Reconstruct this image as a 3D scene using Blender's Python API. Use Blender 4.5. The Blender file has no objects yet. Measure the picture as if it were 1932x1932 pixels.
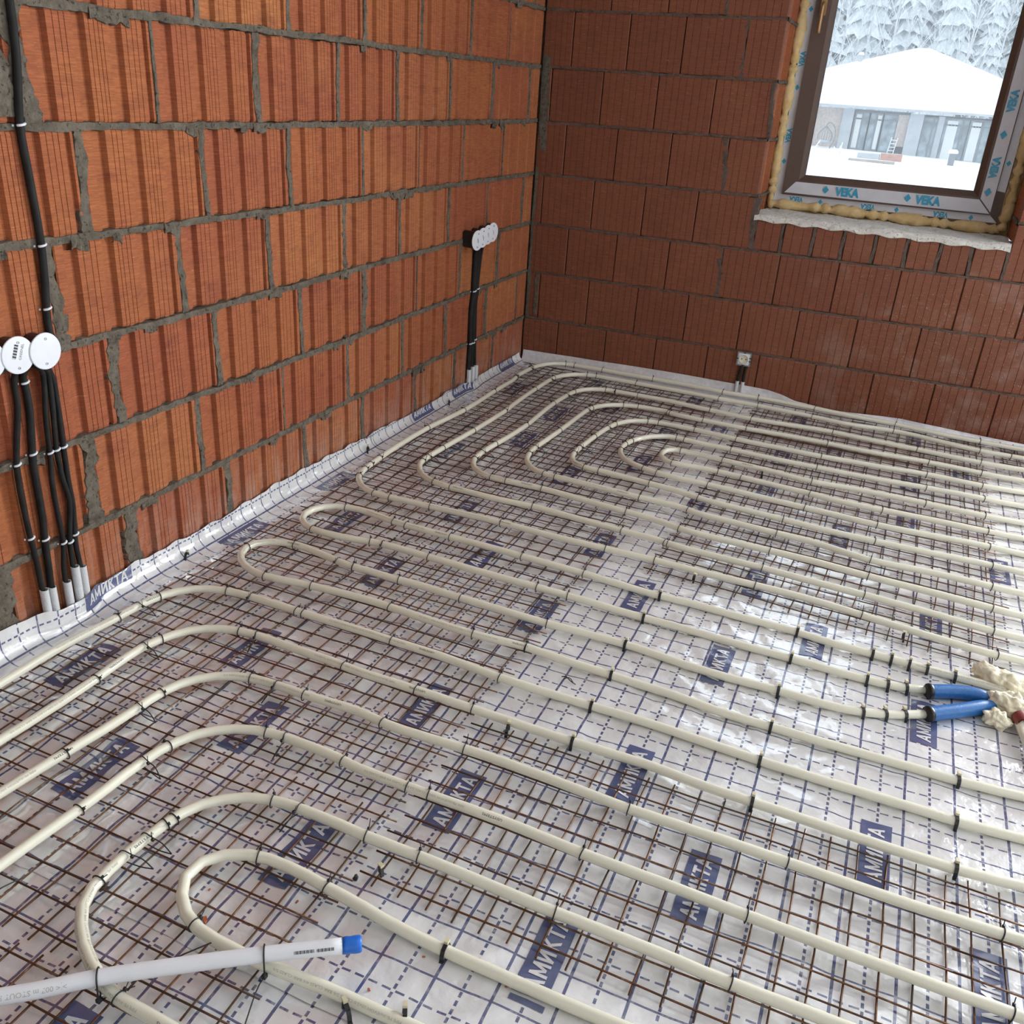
import bpy, math, random
import numpy as np
from mathutils import Vector, Matrix, Euler

rnd = random.Random(7)
scene = bpy.context.scene
COL = scene.collection
PI = math.pi

# ------------------------------------------------------------------ camera, world, light, exposure
cam_data = bpy.data.cameras.new('camera')
cam_data.sensor_width = 36.0
cam_data.sensor_fit = 'HORIZONTAL'
cam_data.lens = 36.0 * 1707.72 / 1932.0
cam_data.clip_start = 0.05
cam_data.clip_end = 400
cam = bpy.data.objects.new('camera', cam_data)
COL.objects.link(cam)
cam.location = (1.71241, -4.31357, 1.28114)
cam.rotation_euler = (Matrix.Rotation(math.radians(21.53436), 3, 'Z') @
                      Matrix.Rotation(math.radians(64.89352), 3, 'X') @
                      Matrix.Rotation(math.radians(4.02033), 3, 'Z')).to_euler()
scene.camera = cam

world = bpy.data.worlds.new('overcast_sky')
scene.world = world
world.use_nodes = True
bg = world.node_tree.nodes['Background']
bg.inputs['Color'].default_value = (0.90, 0.95, 1.0, 1)
bg.inputs['Strength'].default_value = 2.0

scene.view_settings.view_transform = 'Standard'
scene.view_settings.look = 'None'
scene.view_settings.gamma = 1.0
scene.view_settings.use_curve_mapping = False
scene.view_settings.exposure = 0.0
scene.cycles.use_denoising = True
scene.cycles.max_bounces = 8
scene.cycles.diffuse_bounces = 4
scene.cycles.sample_clamp_indirect = 6.0

def area_lamp(name, loc, rot, sx, sy, energy, color):
    l = bpy.data.lights.new(name, 'AREA')
    l.shape = 'RECTANGLE'; l.size = sx; l.size_y = sy
    l.energy = energy; l.color = color
    o = bpy.data.objects.new(name, l)
    o.location = loc; o.rotation_euler = rot
    COL.objects.link(o)
    return o
# boosted area lamp added outside an unseen back-wall opening to brighten the room
area_lamp('added_window_lamp', (4.15, 0.52, 1.30), (-PI/2, 0, 0), 2.1, 2.3, 430, (0.93, 0.97, 1.0))
# weaker fill lamp, added before an unseen opening in the right-hand wall
area_lamp('added_side_lamp', (5.75, -3.4, 1.45), (0, PI/2, 0), 1.7, 2.4, 30, (0.93, 0.97, 1.0))

# ------------------------------------------------------------------ helpers
def tag(o, label=None, cat=None, group=None, kind=None):
    if label: o['label'] = label
    if cat: o['category'] = cat
    if group: o['group'] = group
    if kind: o['kind'] = kind
    return o

def mesh(name, verts, faces, mats=(), smooth=False, mi=None, uv=None):
    me = bpy.data.meshes.new(name)
    me.from_pydata([tuple(v) for v in verts], [], faces)
    for m in (mats if isinstance(mats, (list, tuple)) else [mats]):
        me.materials.append(m)
    if mi is not None:
        me.polygons.foreach_set('material_index', mi)
    if smooth:
        me.polygons.foreach_set('use_smooth', [True] * len(me.polygons))
    if uv is not None:
        l = me.uv_layers.new(name='UVMap')
        idx = np.empty(len(me.loops), dtype=np.int32); me.loops.foreach_get('vertex_index', idx)
        l.data.foreach_set('uv', np.asarray(uv, dtype=np.float32)[idx].ravel())
    me.update()
    return me

def obj(name, me, parent=None, loc=(0, 0, 0), rot=(0, 0, 0), scale=None):
    o = bpy.data.objects.new(name, me)
    COL.objects.link(o)
    if parent is not None: o.parent = parent
    o.location = loc; o.rotation_euler = rot
    if scale: o.scale = scale
    return o

def empty(name, loc=(0, 0, 0), rot=(0, 0, 0)):
    o = bpy.data.objects.new(name, None)
    o.empty_display_size = 0.02
    COL.objects.link(o); o.location = loc; o.rotation_euler = rot
    return o

class MB:
    """collects shapes into one mesh"""
    def __init__(s): s.v = []; s.f = []; s.m = []
    def add(s, v, f, m=0):
        n = len(s.v); s.v += [tuple(x) for x in v]
        s.f += [tuple(i + n for i in q) for q in f]; s.m += [m] * len(f); return s
    def box(s, a, b, m=0, M=None):
        (x0, y0, z0), (x1, y1, z1) = a, b
        v = [(x0,y0,z0),(x1,y0,z0),(x1,y1,z0),(x0,y1,z0),(x0,y0,z1),(x1,y0,z1),(x1,y1,z1),(x0,y1,z1)]
        if M is not None: v = [tuple(M @ Vector(p)) for p in v]
        return s.add(v, [(0,3,2,1),(4,5,6,7),(0,1,5,4),(1,2,6,5),(2,3,7,6),(3,0,4,7)], m)
    def tube(s, pts, r, n=8, m=0, cap=True, flat=1.0):
        v, f = tube_geo(pts, r, n, cap, flat); return s.add(v, f, m)
    def build(s, name, mats, parent=None, smooth=False, loc=(0,0,0), rot=(0,0,0)):
        return obj(name, mesh(name, s.v, s.f, mats, smooth, s.m), parent, loc, rot)

def tube_geo(pts, r, n=8, cap=True, flat=1.0):
    P = [Vector(p) for p in pts]; N = len(P)
    R = r if isinstance(r, (list, tuple)) else [r] * N
    v = []; f = []
    up = Vector((0, 0, 1))
    prev = None
    for i in range(N):
        t = (P[min(i + 1, N - 1)] - P[max(i - 1, 0)]).normalized()
        if prev is None:
            a = up if abs(t.z) < 0.9 else Vector((1, 0, 0))
            s_ = t.cross(a).normalized()
        else:
            s_ = (prev - t * prev.dot(t)).normalized()
        prev = s_
        u_ = s_.cross(t)
        for k in range(n):
            a = 2 * PI * k / n
            v.append(P[i] + (s_ * math.cos(a) + u_ * math.sin(a) * flat) * R[i])
    for i in range(N - 1):
        for k in range(n):
            k2 = (k + 1) % n
            f.append((i*n + k, i*n + k2, (i+1)*n + k2, (i+1)*n + k))
    if cap:
        f.append(tuple(range(n))[::-1]); f.append(tuple((N-1)*n + k for k in range(n)))
    return v, f

def lathe(profile, n=24):
    """profile of (radius, height) about +z"""
    v = []; f = []
    for (r, h) in profile:
        for k in range(n):
            a = 2*PI*k/n; v.append((r*math.cos(a), r*math.sin(a), h))
    for i in range(len(profile) - 1):
        for k in range(n):
            k2 = (k+1) % n
            f.append((i*n+k, i*n+k2, (i+1)*n+k2, (i+1)*n+k))
    f.append(tuple(range(n))[::-1]); f.append(tuple((len(profile)-1)*n + k for k in range(n)))
    return v, f

def smooth_pts(pts, step=0.03):
    P = [Vector(p) for p in pts]
    Q = [P[0]*2 - P[1]] + P + [P[-1]*2 - P[-2]]
    out = []
    for i in range(1, len(Q) - 2):
        p0, p1, p2, p3 = Q[i-1:i+3]
        n = max(2, int((p2-p1).length/step))
        for k in range(n):
            t = k/n
            out.append(0.5*((2*p1) + (p2-p0)*t + (2*p0-5*p1+4*p2-p3)*t*t + (3*p1-p0-3*p2+p3)*t**3))
    out.append(P[-1]); return out

_font_cache = {}
def text_geo(s, size=1.0, align='LEFT', bold=0.0):
    """flat lettering as vertices and faces in the xy plane"""
    key = (s, align, bold)
    if key not in _font_cache:
        c = bpy.data.curves.new('txt', 'FONT')
        c.body = s; c.size = 1.0; c.align_x = align; c.resolution_u = 2; c.offset = bold
        o = bpy.data.objects.new('txt', c); COL.objects.link(o)
        bpy.context.view_layer.update()
        me = bpy.data.meshes.new_from_object(o)
        _font_cache[key] = ([tuple(v.co) for v in me.vertices], [tuple(p.vertices) for p in me.polygons])
        bpy.data.objects.remove(o); bpy.data.meshes.remove(me); bpy.data.curves.remove(c)
    v, f = _font_cache[key]
    return [(x*size, y*size, 0) for x, y, _ in v], f

ORD = ['', 'first', 'second', 'third', 'fourth', 'fifth', 'sixth', 'seventh', 'eighth', 'ninth', 'tenth', 'eleventh', 'twelfth',
       'thirteenth', 'fourteenth', 'fifteenth', 'sixteenth', 'seventeenth', 'eighteenth', 'nineteenth', 'twentieth', 'twenty-first',
       'twenty-second', 'twenty-third', 'twenty-fourth', 'twenty-fifth', 'twenty-sixth', 'twenty-seventh', 'twenty-eighth',
       'twenty-ninth', 'thirtieth', 'thirty-first', 'thirty-second', 'thirty-third', 'thirty-fourth']

# ------------------------------------------------------------------ materials
class NT:
    def __init__(s, name):
        s.m = bpy.data.materials.new(name); s.m.use_nodes = True
        s.t = s.m.node_tree; s.p = s.t.nodes['Principled BSDF']; s.out = s.t.nodes['Material Output']
    def n(s, typ, **kw):
        nd = s.t.nodes.new(typ)
        for k, v in kw.items():
            if k.startswith('i_'):
                key = k[2:].replace('_', ' ')
                nd.inputs[int(key) if key.isdigit() else key].default_value = v
            else: setattr(nd, k, v)
        return nd
    def l(s, a, b): s.t.links.new(a, b)
    def math(s, op, a, b=None, c=None):
        nd = s.t.nodes.new('ShaderNodeMath'); nd.operation = op
        for i, x in enumerate((a, b, c)):
            if x is None: continue
            if isinstance(x, (int, float)): nd.inputs[i].default_value = x
            else: s.l(x, nd.inputs[i])
        return nd.outputs[0]
    def noise(s, vec, scale, detail=3, rough=0.5, dim='3D'):
        nd = s.n('ShaderNodeTexNoise', i_Scale=scale, i_Detail=detail, i_Roughness=rough)
        if vec is not None: s.l(vec, nd.inputs['Vector'])
        return nd.outputs['Fac']
    def ramp(s, fac, stops):
        nd = s.n('ShaderNodeValToRGB'); e = nd.color_ramp.elements
        e[0].position, e[0].color = stops[0][0], (*stops[0][1], 1)
        e[1].position, e[1].color = stops[-1][0], (*stops[-1][1], 1)
        for p, c in stops[1:-1]:
            q = e.new(p); q.color = (*c, 1)
        s.l(fac, nd.inputs[0]); return nd.outputs[0]
    def maprange(s, v, a, b, c=0.0, d=1.0):
        nd = s.n('ShaderNodeMapRange'); s.l(v, nd.inputs[0])
        for i, x in enumerate((a, b, c, d)): nd.inputs[i+1].default_value = x
        return nd.outputs[0]
    def mix(s, fac, a, b, mode='MIX'):
        nd = s.n('ShaderNodeMix', data_type='RGBA', blend_type=mode)
        for sock, x in ((nd.inputs[0], fac), (nd.inputs[6], a), (nd.inputs[7], b)):
            if isinstance(x, (int, float)): sock.default_value = x
            elif isinstance(x, tuple): sock.default_value = (*x, 1)
            else: s.l(x, sock)
        return nd.outputs[2]
    def bump(s, h, strength=0.3, dist=0.002):
        nd = s.n('ShaderNodeBump', i_Strength=strength, i_Distance=dist)
        s.l(h, nd.inputs['Height']); s.l(nd.outputs[0], s.p.inputs['Normal']); return nd
    def coord(s, kind='Object'):
        return s.n('ShaderNodeTexCoord').outputs[kind]
    def shifted(s, vec):
        """object coordinates offset by a per-object random amount"""
        r = s.n('ShaderNodeObjectInfo').outputs['Random']
        k = s.n('ShaderNodeVectorMath', operation='SCALE'); k.inputs[0].default_value = (37.0, 61.0, 83.0); s.l(r, k.inputs['Scale'])
        a = s.n('ShaderNodeVectorMath', operation='ADD'); s.l(vec, a.inputs[0]); s.l(k.outputs[0], a.inputs[1])
        return a.outputs[0], r
    def mapped(s, vec, scale):
        nd = s.n('ShaderNodeMapping'); nd.inputs['Scale'].default_value = scale; s.l(vec, nd.inputs[0]); return nd.outputs[0]
    def set(s, **kw):
        for k, v in kw.items():
            i = s.p.inputs[k.replace('_', ' ')]
            if isinstance(v, tuple): i.default_value = (*v, 1) if len(v) == 3 else v
            elif isinstance(v, (int, float)): i.default_value = v
            else: s.l(v, i)
        return s

def plain(name, col, rough=0.5, metal=0.0, var=0.06, scale=40, bump=0.0, spec=0.5, **kw):
    t = NT(name); c = t.coord(); f = t.noise(c, scale, 3)
    a = tuple(max(0, x*(1-var)) for x in col); b = tuple(min(1, x*(1+var)) for x in col)
    t.set(Base_Color=t.ramp(f, [(0.3, a), (0.7, b)]), Roughness=rough, Metallic=metal, Specular_IOR_Level=spec, **kw)
    if bump: t.bump(t.noise(c, scale*2, 4), bump)
    return t.m

def brick_material(name, tones, wall):
    t = NT(name)
    c = t.coord(); s, r = t.shifted(c)
    big = t.noise(s, 5.0, 3); fine = t.noise(t.mapped(s, (1, 1, 14)), 26, 3, 0.6)
    grit = t.noise(s, 260, 2)
    mixv = t.math('ADD', t.math('MULTIPLY', r, 0.62), t.math('MULTIPLY', big, 0.38))
    base = t.ramp(mixv, [(0.12 + 0.76*i/(len(tones)-1), q) for i, q in enumerate(tones)])
    # horizontal drag marks from extrusion and darker fired patches
    patch = t.maprange(t.noise(t.mapped(s, (1, 1, 2.2)), 13, 4, 0.6), 0.54, 0.72)
    base = t.mix(t.math('MULTIPLY', patch, 0.42), base, (0.20, 0.052, 0.034))
    streak = t.maprange(fine, 0.40, 0.66, 0.80, 1.13)
    col = t.mix(1.0, base, streak, 'MULTIPLY')
    # pale scratches and cement smears
    sc = t.maprange(t.noise(t.mapped(s, (1, 1, 5)), 34, 2), 0.71, 0.77, 0, 0.45)
    col = t.mix(sc, col, (0.52, 0.28, 0.15))
    wz = t.coord('Generated')
    if wall == 'left':
        p = t.n('ShaderNodeNewGeometry').outputs['Position']; sp = t.n('ShaderNodeSeparateXYZ'); t.l(p, sp.inputs[0])
        low = t.maprange(sp.outputs['Z'], 0.26, 0.02)
        n2 = t.maprange(t.noise(t.mapped(p, (1, 1, 0.25)), 30, 4, 0.7), 0.40, 0.66)
        col = t.mix(t.math('MULTIPLY', t.math('MULTIPLY', low, n2), 0.38), col, (0.50, 0.42, 0.37))
        eff = t.maprange(t.noise(t.mapped(p, (1, 1, 0.8)), 9, 5, 0.7), 0.66, 0.76, 0, 0.35)
        col = t.mix(eff, col, (0.55, 0.38, 0.30))
        t.set(Roughness=0.82, Specular_IOR_Level=0.25)
        h = t.math('ADD', t.math('MULTIPLY', fine, 1.0), t.math('MULTIPLY', grit, 0.5))
        t.bump(h, 0.7, 0.0022)
    else:
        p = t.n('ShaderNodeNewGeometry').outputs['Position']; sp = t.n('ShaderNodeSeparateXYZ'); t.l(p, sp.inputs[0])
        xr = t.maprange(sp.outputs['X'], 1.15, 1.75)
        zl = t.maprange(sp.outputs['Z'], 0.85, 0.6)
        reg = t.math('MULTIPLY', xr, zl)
        # cement splashes dried on the lower right of the wall
        spk = t.n('ShaderNodeTexVoronoi', i_Scale=120.0); t.l(t.mapped(p, (1, 1, 0.75)), spk.inputs['Vector'])
        dots = t.maprange(spk.outputs['Distance'], 0.20, 0.12)
        thin = t.maprange(t.noise(p, 24, 3), 0.44, 0.60)
        spots = t.math('MULTIPLY', t.math('MULTIPLY', dots, thin), reg)
        col = t.mix(t.math('MULTIPLY', spots, 0.65), col, (0.66, 0.58, 0.50))
        pale_patch = t.math('MULTIPLY', t.maprange(t.noise(p, 5.5, 4, 0.65), 0.52, 0.68), reg)  # broad soft pale patches within the lower right region
        col = t.mix(t.math('MULTIPLY', pale_patch, 0.24), col, (0.52, 0.42, 0.38))
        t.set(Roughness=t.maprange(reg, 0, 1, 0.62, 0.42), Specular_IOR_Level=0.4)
        h = t.math('ADD', t.math('MULTIPLY', fine, 0.5), t.math('MULTIPLY', grit, 0.4))
        t.bump(h, 0.25, 0.0012)
    t.set(Base_Color=col)
    return t.m

M = {}
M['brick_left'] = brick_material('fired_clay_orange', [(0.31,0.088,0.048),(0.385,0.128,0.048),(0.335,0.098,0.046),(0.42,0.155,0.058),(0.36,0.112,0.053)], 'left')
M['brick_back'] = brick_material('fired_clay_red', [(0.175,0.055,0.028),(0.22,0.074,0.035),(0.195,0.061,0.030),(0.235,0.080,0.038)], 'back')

def mortar_mat(name, a, b):
    t = NT(name); c = t.coord('Object')
    n1 = t.noise(c, 45, 5, 0.65); n2 = t.noise(c, 11, 3)
    col = t.ramp(t.math('ADD', t.math('MULTIPLY', n1, 0.6), t.math('MULTIPLY', n2, 0.4)), [(0.34, a), (0.62, b)])
    pits = t.maprange(t.noise(c, 120, 2), 0.60, 0.68, 0, 0.7)
    t.set(Base_Color=t.mix(pits, col, tuple(x*0.35 for x in a)), Roughness=0.95, Specular_IOR_Level=0.1)
    t.bump(t.noise(c, 160, 4, 0.7), 0.9, 0.004)
    return t.m
M['mortar'] = mortar_mat('grey_mortar', (0.080,0.068,0.053), (0.185,0.158,0.124))
M['mortar_dark'] = mortar_mat('brown_mortar', (0.085,0.062,0.050), (0.16,0.12,0.10))
M['plaster'] = mortar_mat('pale_sill_mortar', (0.60,0.58,0.53), (0.80,0.78,0.73))
M['joint_dark'] = plain('joint_recess', (0.05,0.028,0.02), 0.95, var=0.3)
M['concrete'] = plain('screed', (0.35,0.33,0.31), 0.9, bump=0.3)
M['wall_plain'] = plain('plain_block_wall', (0.56,0.55,0.54), 0.9, var=0.1, scale=6, bump=0.3)
M['ceiling'] = plain('ceiling_boards', (0.66,0.66,0.67), 0.85, var=0.06, scale=4)

# foil printed with a blue centimetre grid (flat print, read from the sheet's own coordinates)
GX0, GY0, GP = 1.0940, -3.330, 0.09683
BLUE = (0.085, 0.105, 0.215)
def foil_mat():
    t = NT('printed_foil')
    uv = t.coord('UV'); s = t.n('ShaderNodeSeparateXYZ'); t.l(uv, s.inputs[0])
    u = t.math('MULTIPLY', t.math('SUBTRACT', s.outputs[0], GX0), 1/GP)
    v = t.math('MULTIPLY', s.outputs[1], 1/GP)
    def dist(c, off):
        f = t.math('FRACT', t.math('ADD', c, 0.5 + off + 200)); return t.math('ABSOLUTE', t.math('SUBTRACT', f, 0.5))
    def line(c, off, w): return t.math('LESS_THAN', dist(c, off), w)
    def dash(c, n, on):
        f = t.math('FRACT', t.math('ADD', t.math('MULTIPLY', c, n), 100.0))
        return t.math('LESS_THAN', t.math('ABSOLUTE', t.math('SUBTRACT', f, 0.5)), on/2)
    a = line(u, 0, 0.027)                                       # full lines across the room
    b = t.math('MULTIPLY', line(u, 0.5, 0.026), dash(v, 6, 0.62))
    c_ = line(v, 0, 0.020)
    d = t.math('MULTIPLY', line(v, 0.5, 0.021), dash(u, 4, 0.66))
    g = t.math('MAXIMUM', t.math('MAXIMUM', a, b), t.math('MAXIMUM', c_, d))
    p = t.coord('Object')
    wear = t.maprange(t.noise(p, 90, 2), 0.30, 0.5, 0.75, 1.0)
    dust = t.noise(p, 6, 4, 0.6)
    white = t.ramp(dust, [(0.35, (0.71,0.705,0.70)), (0.65, (0.81,0.81,0.81))])
    dirt = t.maprange(t.noise(p, 55, 4, 0.7), 0.67, 0.76, 0, 0.35)
    white = t.mix(dirt, white, (0.36,0.31,0.27))
    col = t.mix(t.math('MULTIPLY', g, wear), white, BLUE)
    t.set(Base_Color=col, Roughness=t.maprange(dust, 0.35, 0.7, 0.13, 0.30), Specular_IOR_Level=0.7, Metallic=0.06,
          Coat_Weight=1.0, Coat_Roughness=0.04, Coat_IOR=1.9)
    h = t.math('ADD', t.math('MULTIPLY', t.noise(p, 22, 3, 0.5), 1.0), t.math('MULTIPLY', t.noise(p, 75, 2), 0.22))
    t.bump(h, 0.55, 0.007)
    return t.m
M['foil'] = foil_mat()
def print_mat(name, col):
    t = NT(name); p = t.coord('Object')
    t.set(Base_Color=t.ramp(t.noise(p, 60, 3), [(0.3, tuple(x*0.9 for x in col)), (0.7, tuple(min(1, x*1.1) for x in col))]),
          Roughness=0.22, Specular_IOR_Level=0.7, Coat_Weight=0.8, Coat_Roughness=0.06, Coat_IOR=1.6)
    t.bump(t.noise(p, 22, 3), 0.35, 0.006)
    return t.m
M['print_blue'] = print_mat('print_blue', BLUE)
M['print_white'] = print_mat('print_white', (0.66,0.65,0.66))
M['foil_white'] = print_mat('plain_white_foil', (0.70,0.69,0.70))

def rust_mat():
    t = NT('rusty_wire'); c = t.coord(); s, r = t.shifted(c)
    n = t.noise(s, 70, 4, 0.65); n2 = t.noise(s, 14, 2)
    k = t.math('ADD', t.math('ADD', t.math('MULTIPLY', n, 0.5), t.math('MULTIPLY', n2, 0.3)), t.math('MULTIPLY', r, 0.2))
    t.set(Base_Color=t.ramp(k, [(0.30,(0.075,0.055,0.045)), (0.46,(0.095,0.050,0.028)), (0.58,(0.14,0.055,0.020)), (0.72,(0.30,0.22,0.15))]),
          Roughness=0.42, Metallic=0.55)
    t.bump(t.noise(s, 400, 2), 0.4, 0.0006)
    return t.m
M['wire'] = rust_mat()
M['pipe'] = plain('milky_plastic_pipe', (0.76,0.735,0.60), 0.24, var=0.025, scale=8, Coat_Weight=0.5, Coat_Roughness=0.08)
M['pipe_white'] = plain('white_plastic_pipe', (0.76,0.77,0.80), 0.36, var=0.02)
M['print_black'] = plain('black_ink', (0.02,0.02,0.02), 0.5)
M['print_grey'] = plain('faint_ink', (0.45,0.42,0.35), 0.5)
M['black_plastic'] = plain('black_plastic', (0.012,0.012,0.013), 0.4, var=0.2)
M['cream_tab'] = plain('cream_plastic', (0.62,0.56,0.38), 0.4)
M['cable'] = plain('dusty_black_cable', (0.013,0.012,0.011), 0.7, var=0.4, scale=30, spec=0.3)
M['white_plastic'] = plain('white_plastic', (0.74,0.76,0.80), 0.4, var=0.02)
M['conduit'] = plain('grey_conduit', (0.60,0.61,0.62), 0.45, var=0.04)
M['screw'] = plain('zinc_screw', (0.35,0.36,0.37), 0.35, metal=0.9)
M['blue_tape'] = plain('blue_tape', (0.01,0.13,0.55), 0.25, var=0.2, scale=25, bump=0.6)
M['blue_sleeve'] = plain('blue_foam_sleeve', (0.018,0.13,0.38), 0.36, var=0.12, scale=120, bump=0.35)
M['red_conduit'] = plain('red_conduit', (0.22,0.035,0.03), 0.45)
def foam_mat(name, a, b, dark):
    t = NT(name); p = t.coord()
    col = t.ramp(t.noise(p, 28, 4, 0.6), [(0.3, a), (0.7, b)])
    col = t.mix(t.maprange(t.noise(p, 18, 2), 0.6, 0.72, 0, 0.5), col, dark)
    t.set(Base_Color=col, Roughness=0.75, Specular_IOR_Level=0.25); t.bump(t.noise(p, 90, 4, 0.6), 0.6, 0.004); return t.m
M['foam_pale'] = foam_mat('pale_expanding_foam', (0.80,0.73,0.52), (0.88,0.84,0.68), (0.66,0.54,0.34))
M['foam_gold'] = foam_mat('yellowed_expanding_foam', (0.60,0.42,0.18), (0.74,0.56,0.30), (0.44,0.28,0.10))
M['frame_brown'] = plain('brown_window_profile', (0.095,0.052,0.036), 0.42, var=0.08, scale=60)
M['film'] = plain('protective_film', (0.62,0.62,0.66), 0.32, var=0.05, scale=20)
M['film_cyan'] = plain('film_print_cyan', (0.03,0.33,0.52), 0.35)
M['bronze'] = plain('bronze_handle', (0.42,0.25,0.12), 0.32, metal=0.6)
M['gasket'] = plain('black_gasket', (0.02,0.02,0.025), 0.5)
def glass_mat():
    t = NT('window_glass'); t.t.nodes.remove(t.p)
    tr = t.n('ShaderNodeBsdfTransparent'); gl = t.n('ShaderNodeBsdfGlossy', i_Roughness=0.02)
    df = t.n('ShaderNodeBsdfDiffuse'); df.inputs[0].default_value = (0.8, 0.85, 0.9, 1)
    tr.inputs[0].default_value = (0.93, 0.96, 0.97, 1)
    fr = t.n('ShaderNodeFresnel', i_IOR=1.45)
    m1 = t.n('ShaderNodeMixShader'); t.l(fr.outputs[0], m1.inputs[0]); t.l(tr.outputs[0], m1.inputs[1]); t.l(gl.outputs[0], m1.inputs[2])
    c = t.coord(); sp = t.n('ShaderNodeTexVoronoi', i_Scale=45.0); t.l(c, sp.inputs['Vector'])
    dots = t.math('MULTIPLY', t.maprange(sp.outputs['Distance'], 0.10, 0.05), t.maprange(t.noise(c, 18, 2), 0.5, 0.6))
    tl = t.n('ShaderNodeBsdfTranslucent'); tl.inputs[0].default_value = (0.85, 0.9, 0.95, 1)
    a = t.n('ShaderNodeAddShader'); 
    m2 = t.n('ShaderNodeMixShader'); t.l(t.math('ADD', t.math('MULTIPLY', dots, 0.4), 0.09), m2.inputs[0])  # specks, plus an even pale veil imitating the snowfall haze outside
    t.l(m1.outputs[0], m2.inputs[1]); t.l(tl.outputs[0], m2.inputs[2]); t.l(m2.outputs[0], t.out.inputs[0])
    return t.m
M['glass'] = glass_mat()
M['snow'] = plain('snow', (0.92,0.94,0.97), 0.9, var=0.03, scale=2, spec=0.1)
M['house_brick'] = plain('pale_house_brick', (0.44,0.38,0.35), 0.9, var=0.2, scale=9)
M['house_grey'] = plain('grey_house_render', (0.40,0.42,0.45), 0.85, var=0.08, scale=3)
M['house_frame'] = plain('dark_house_frame', (0.16,0.18,0.20), 0.5)
M['house_pane'] = plain('house_window_pane', (0.24,0.29,0.32), 0.12, var=0.45, scale=2.2)
M['curtain'] = plain('white_curtain', (0.66,0.68,0.68), 0.8, var=0.08)
M['bark'] = plain('frosted_bark', (0.50,0.50,0.52), 0.9, var=0.2, scale=6)
M['frost_haze'] = plain('frosted_hazy_twigs', (0.74,0.77,0.80), 0.9, var=0.15, scale=5)  # frost on the twigs, with snowfall haze painted into the pale colour
M['conifer'] = plain('snowy_hazy_needles', (0.60,0.64,0.67), 0.9, var=0.18, scale=4)  # snow on the needles; colour also lightened to imitate haze
M['wood'] = plain('weathered_boards', (0.35,0.30,0.27), 0.8, var=0.2, scale=3)
M['brick_red_stack'] = plain('stacked_red_bricks', (0.42,0.22,0.17), 0.85, var=0.2, scale=8)
M['chip'] = plain('brick_crumb', (0.42,0.12,0.06), 0.9, var=0.3)
M['pencil'] = plain('red_pencil', (0.13,0.03,0.02), 0.8)
# ------------------------------------------------------------------ room shell
H_C = 0.231
Z6 = 0.2186
def ZJ(k): return Z6 + (6 - k) * H_C      # height of the bed joint above course k
CEIL = 2.76
XR, YF = 5.9, -6.0

def struct(name, mb, mats, parent=None):
    o = mb.build(name, mats, parent)
    if parent is None: o['kind'] = 'structure'
    return o

struct('floor', MB().box((-0.4, YF-0.3, -0.2), (XR+0.3, 0.4, -0.016)), M['concrete'])
struct('ceiling', MB().box((-0.4, YF-0.3, CEIL), (XR+0.3, 0.45, CEIL+0.2)), M['ceiling'])
WL = struct('wall_left', MB().box((-0.38, YF, -0.02), (-0.022, 0.40, CEIL)), M['mortar'])
W1 = (1.071, 2.115, 0.833, 2.29)          # opening of the small window
W2 = (3.1, 5.2, 0.15, 2.45)               # wide opening beyond the frame
wb = MB(); D0, D1 = 0.016, 0.40
for a, b in (((-0.022, D0, -0.02), (W1[0]-0.034, D1, CEIL)), ((W1[0]-0.034, D0, -0.02), (W1[1]+0.034, D1, W1[2]-0.03)),
             ((W1[0]-0.034, D0, W1[3]), (W1[1]+0.034, D1, CEIL)), ((W1[1]+0.034, D0, -0.02), (W2[0], D1, CEIL)),
             ((W2[0], D0, -0.02), (W2[1], D1, W2[2])), ((W2[0], D0, W2[3]), (W2[1], D1, CEIL)), ((W2[1], D0, -0.02), (XR, D1, CEIL))):
    wb.box(a, b)
WB = struct('wall_back', wb, M['mortar_dark'])
wr = MB()
for a, b in (((XR, YF, -0.02), (XR+0.3, -4.3, CEIL)), ((XR, -4.3, -0.02), (XR+0.3, -2.5, 0.5)), ((XR, -4.3, 2.45), (XR+0.3, -2.5, CEIL)), ((XR, -2.5, -0.02), (XR+0.3, 0.4, CEIL))):
    wr.box(a, b)
struct('wall_right', wr, M['wall_plain'])
struct('wall_front', MB().box((-0.4, YF-0.3, -0.02), (XR+0.3, YF, CEIL)), M['wall_plain'])
w2 = empty('window_2', (0, 0, 0)); w2['kind'] = 'structure'
fr = MB()
for x in (W2[0], 4.15-0.035, W2[1]-0.07): fr.box((x, 0.20, W2[2]), (x+0.07, 0.28, W2[3]))
for z in (W2[2], W2[3]-0.07): fr.box((W2[0]+0.07, 0.20, z), (4.115, 0.28, z+0.07)); fr.box((4.185, 0.20, z), (W2[1]-0.07, 0.28, z+0.07))
fr.build('frame', M['frame_brown'], w2)

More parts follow.
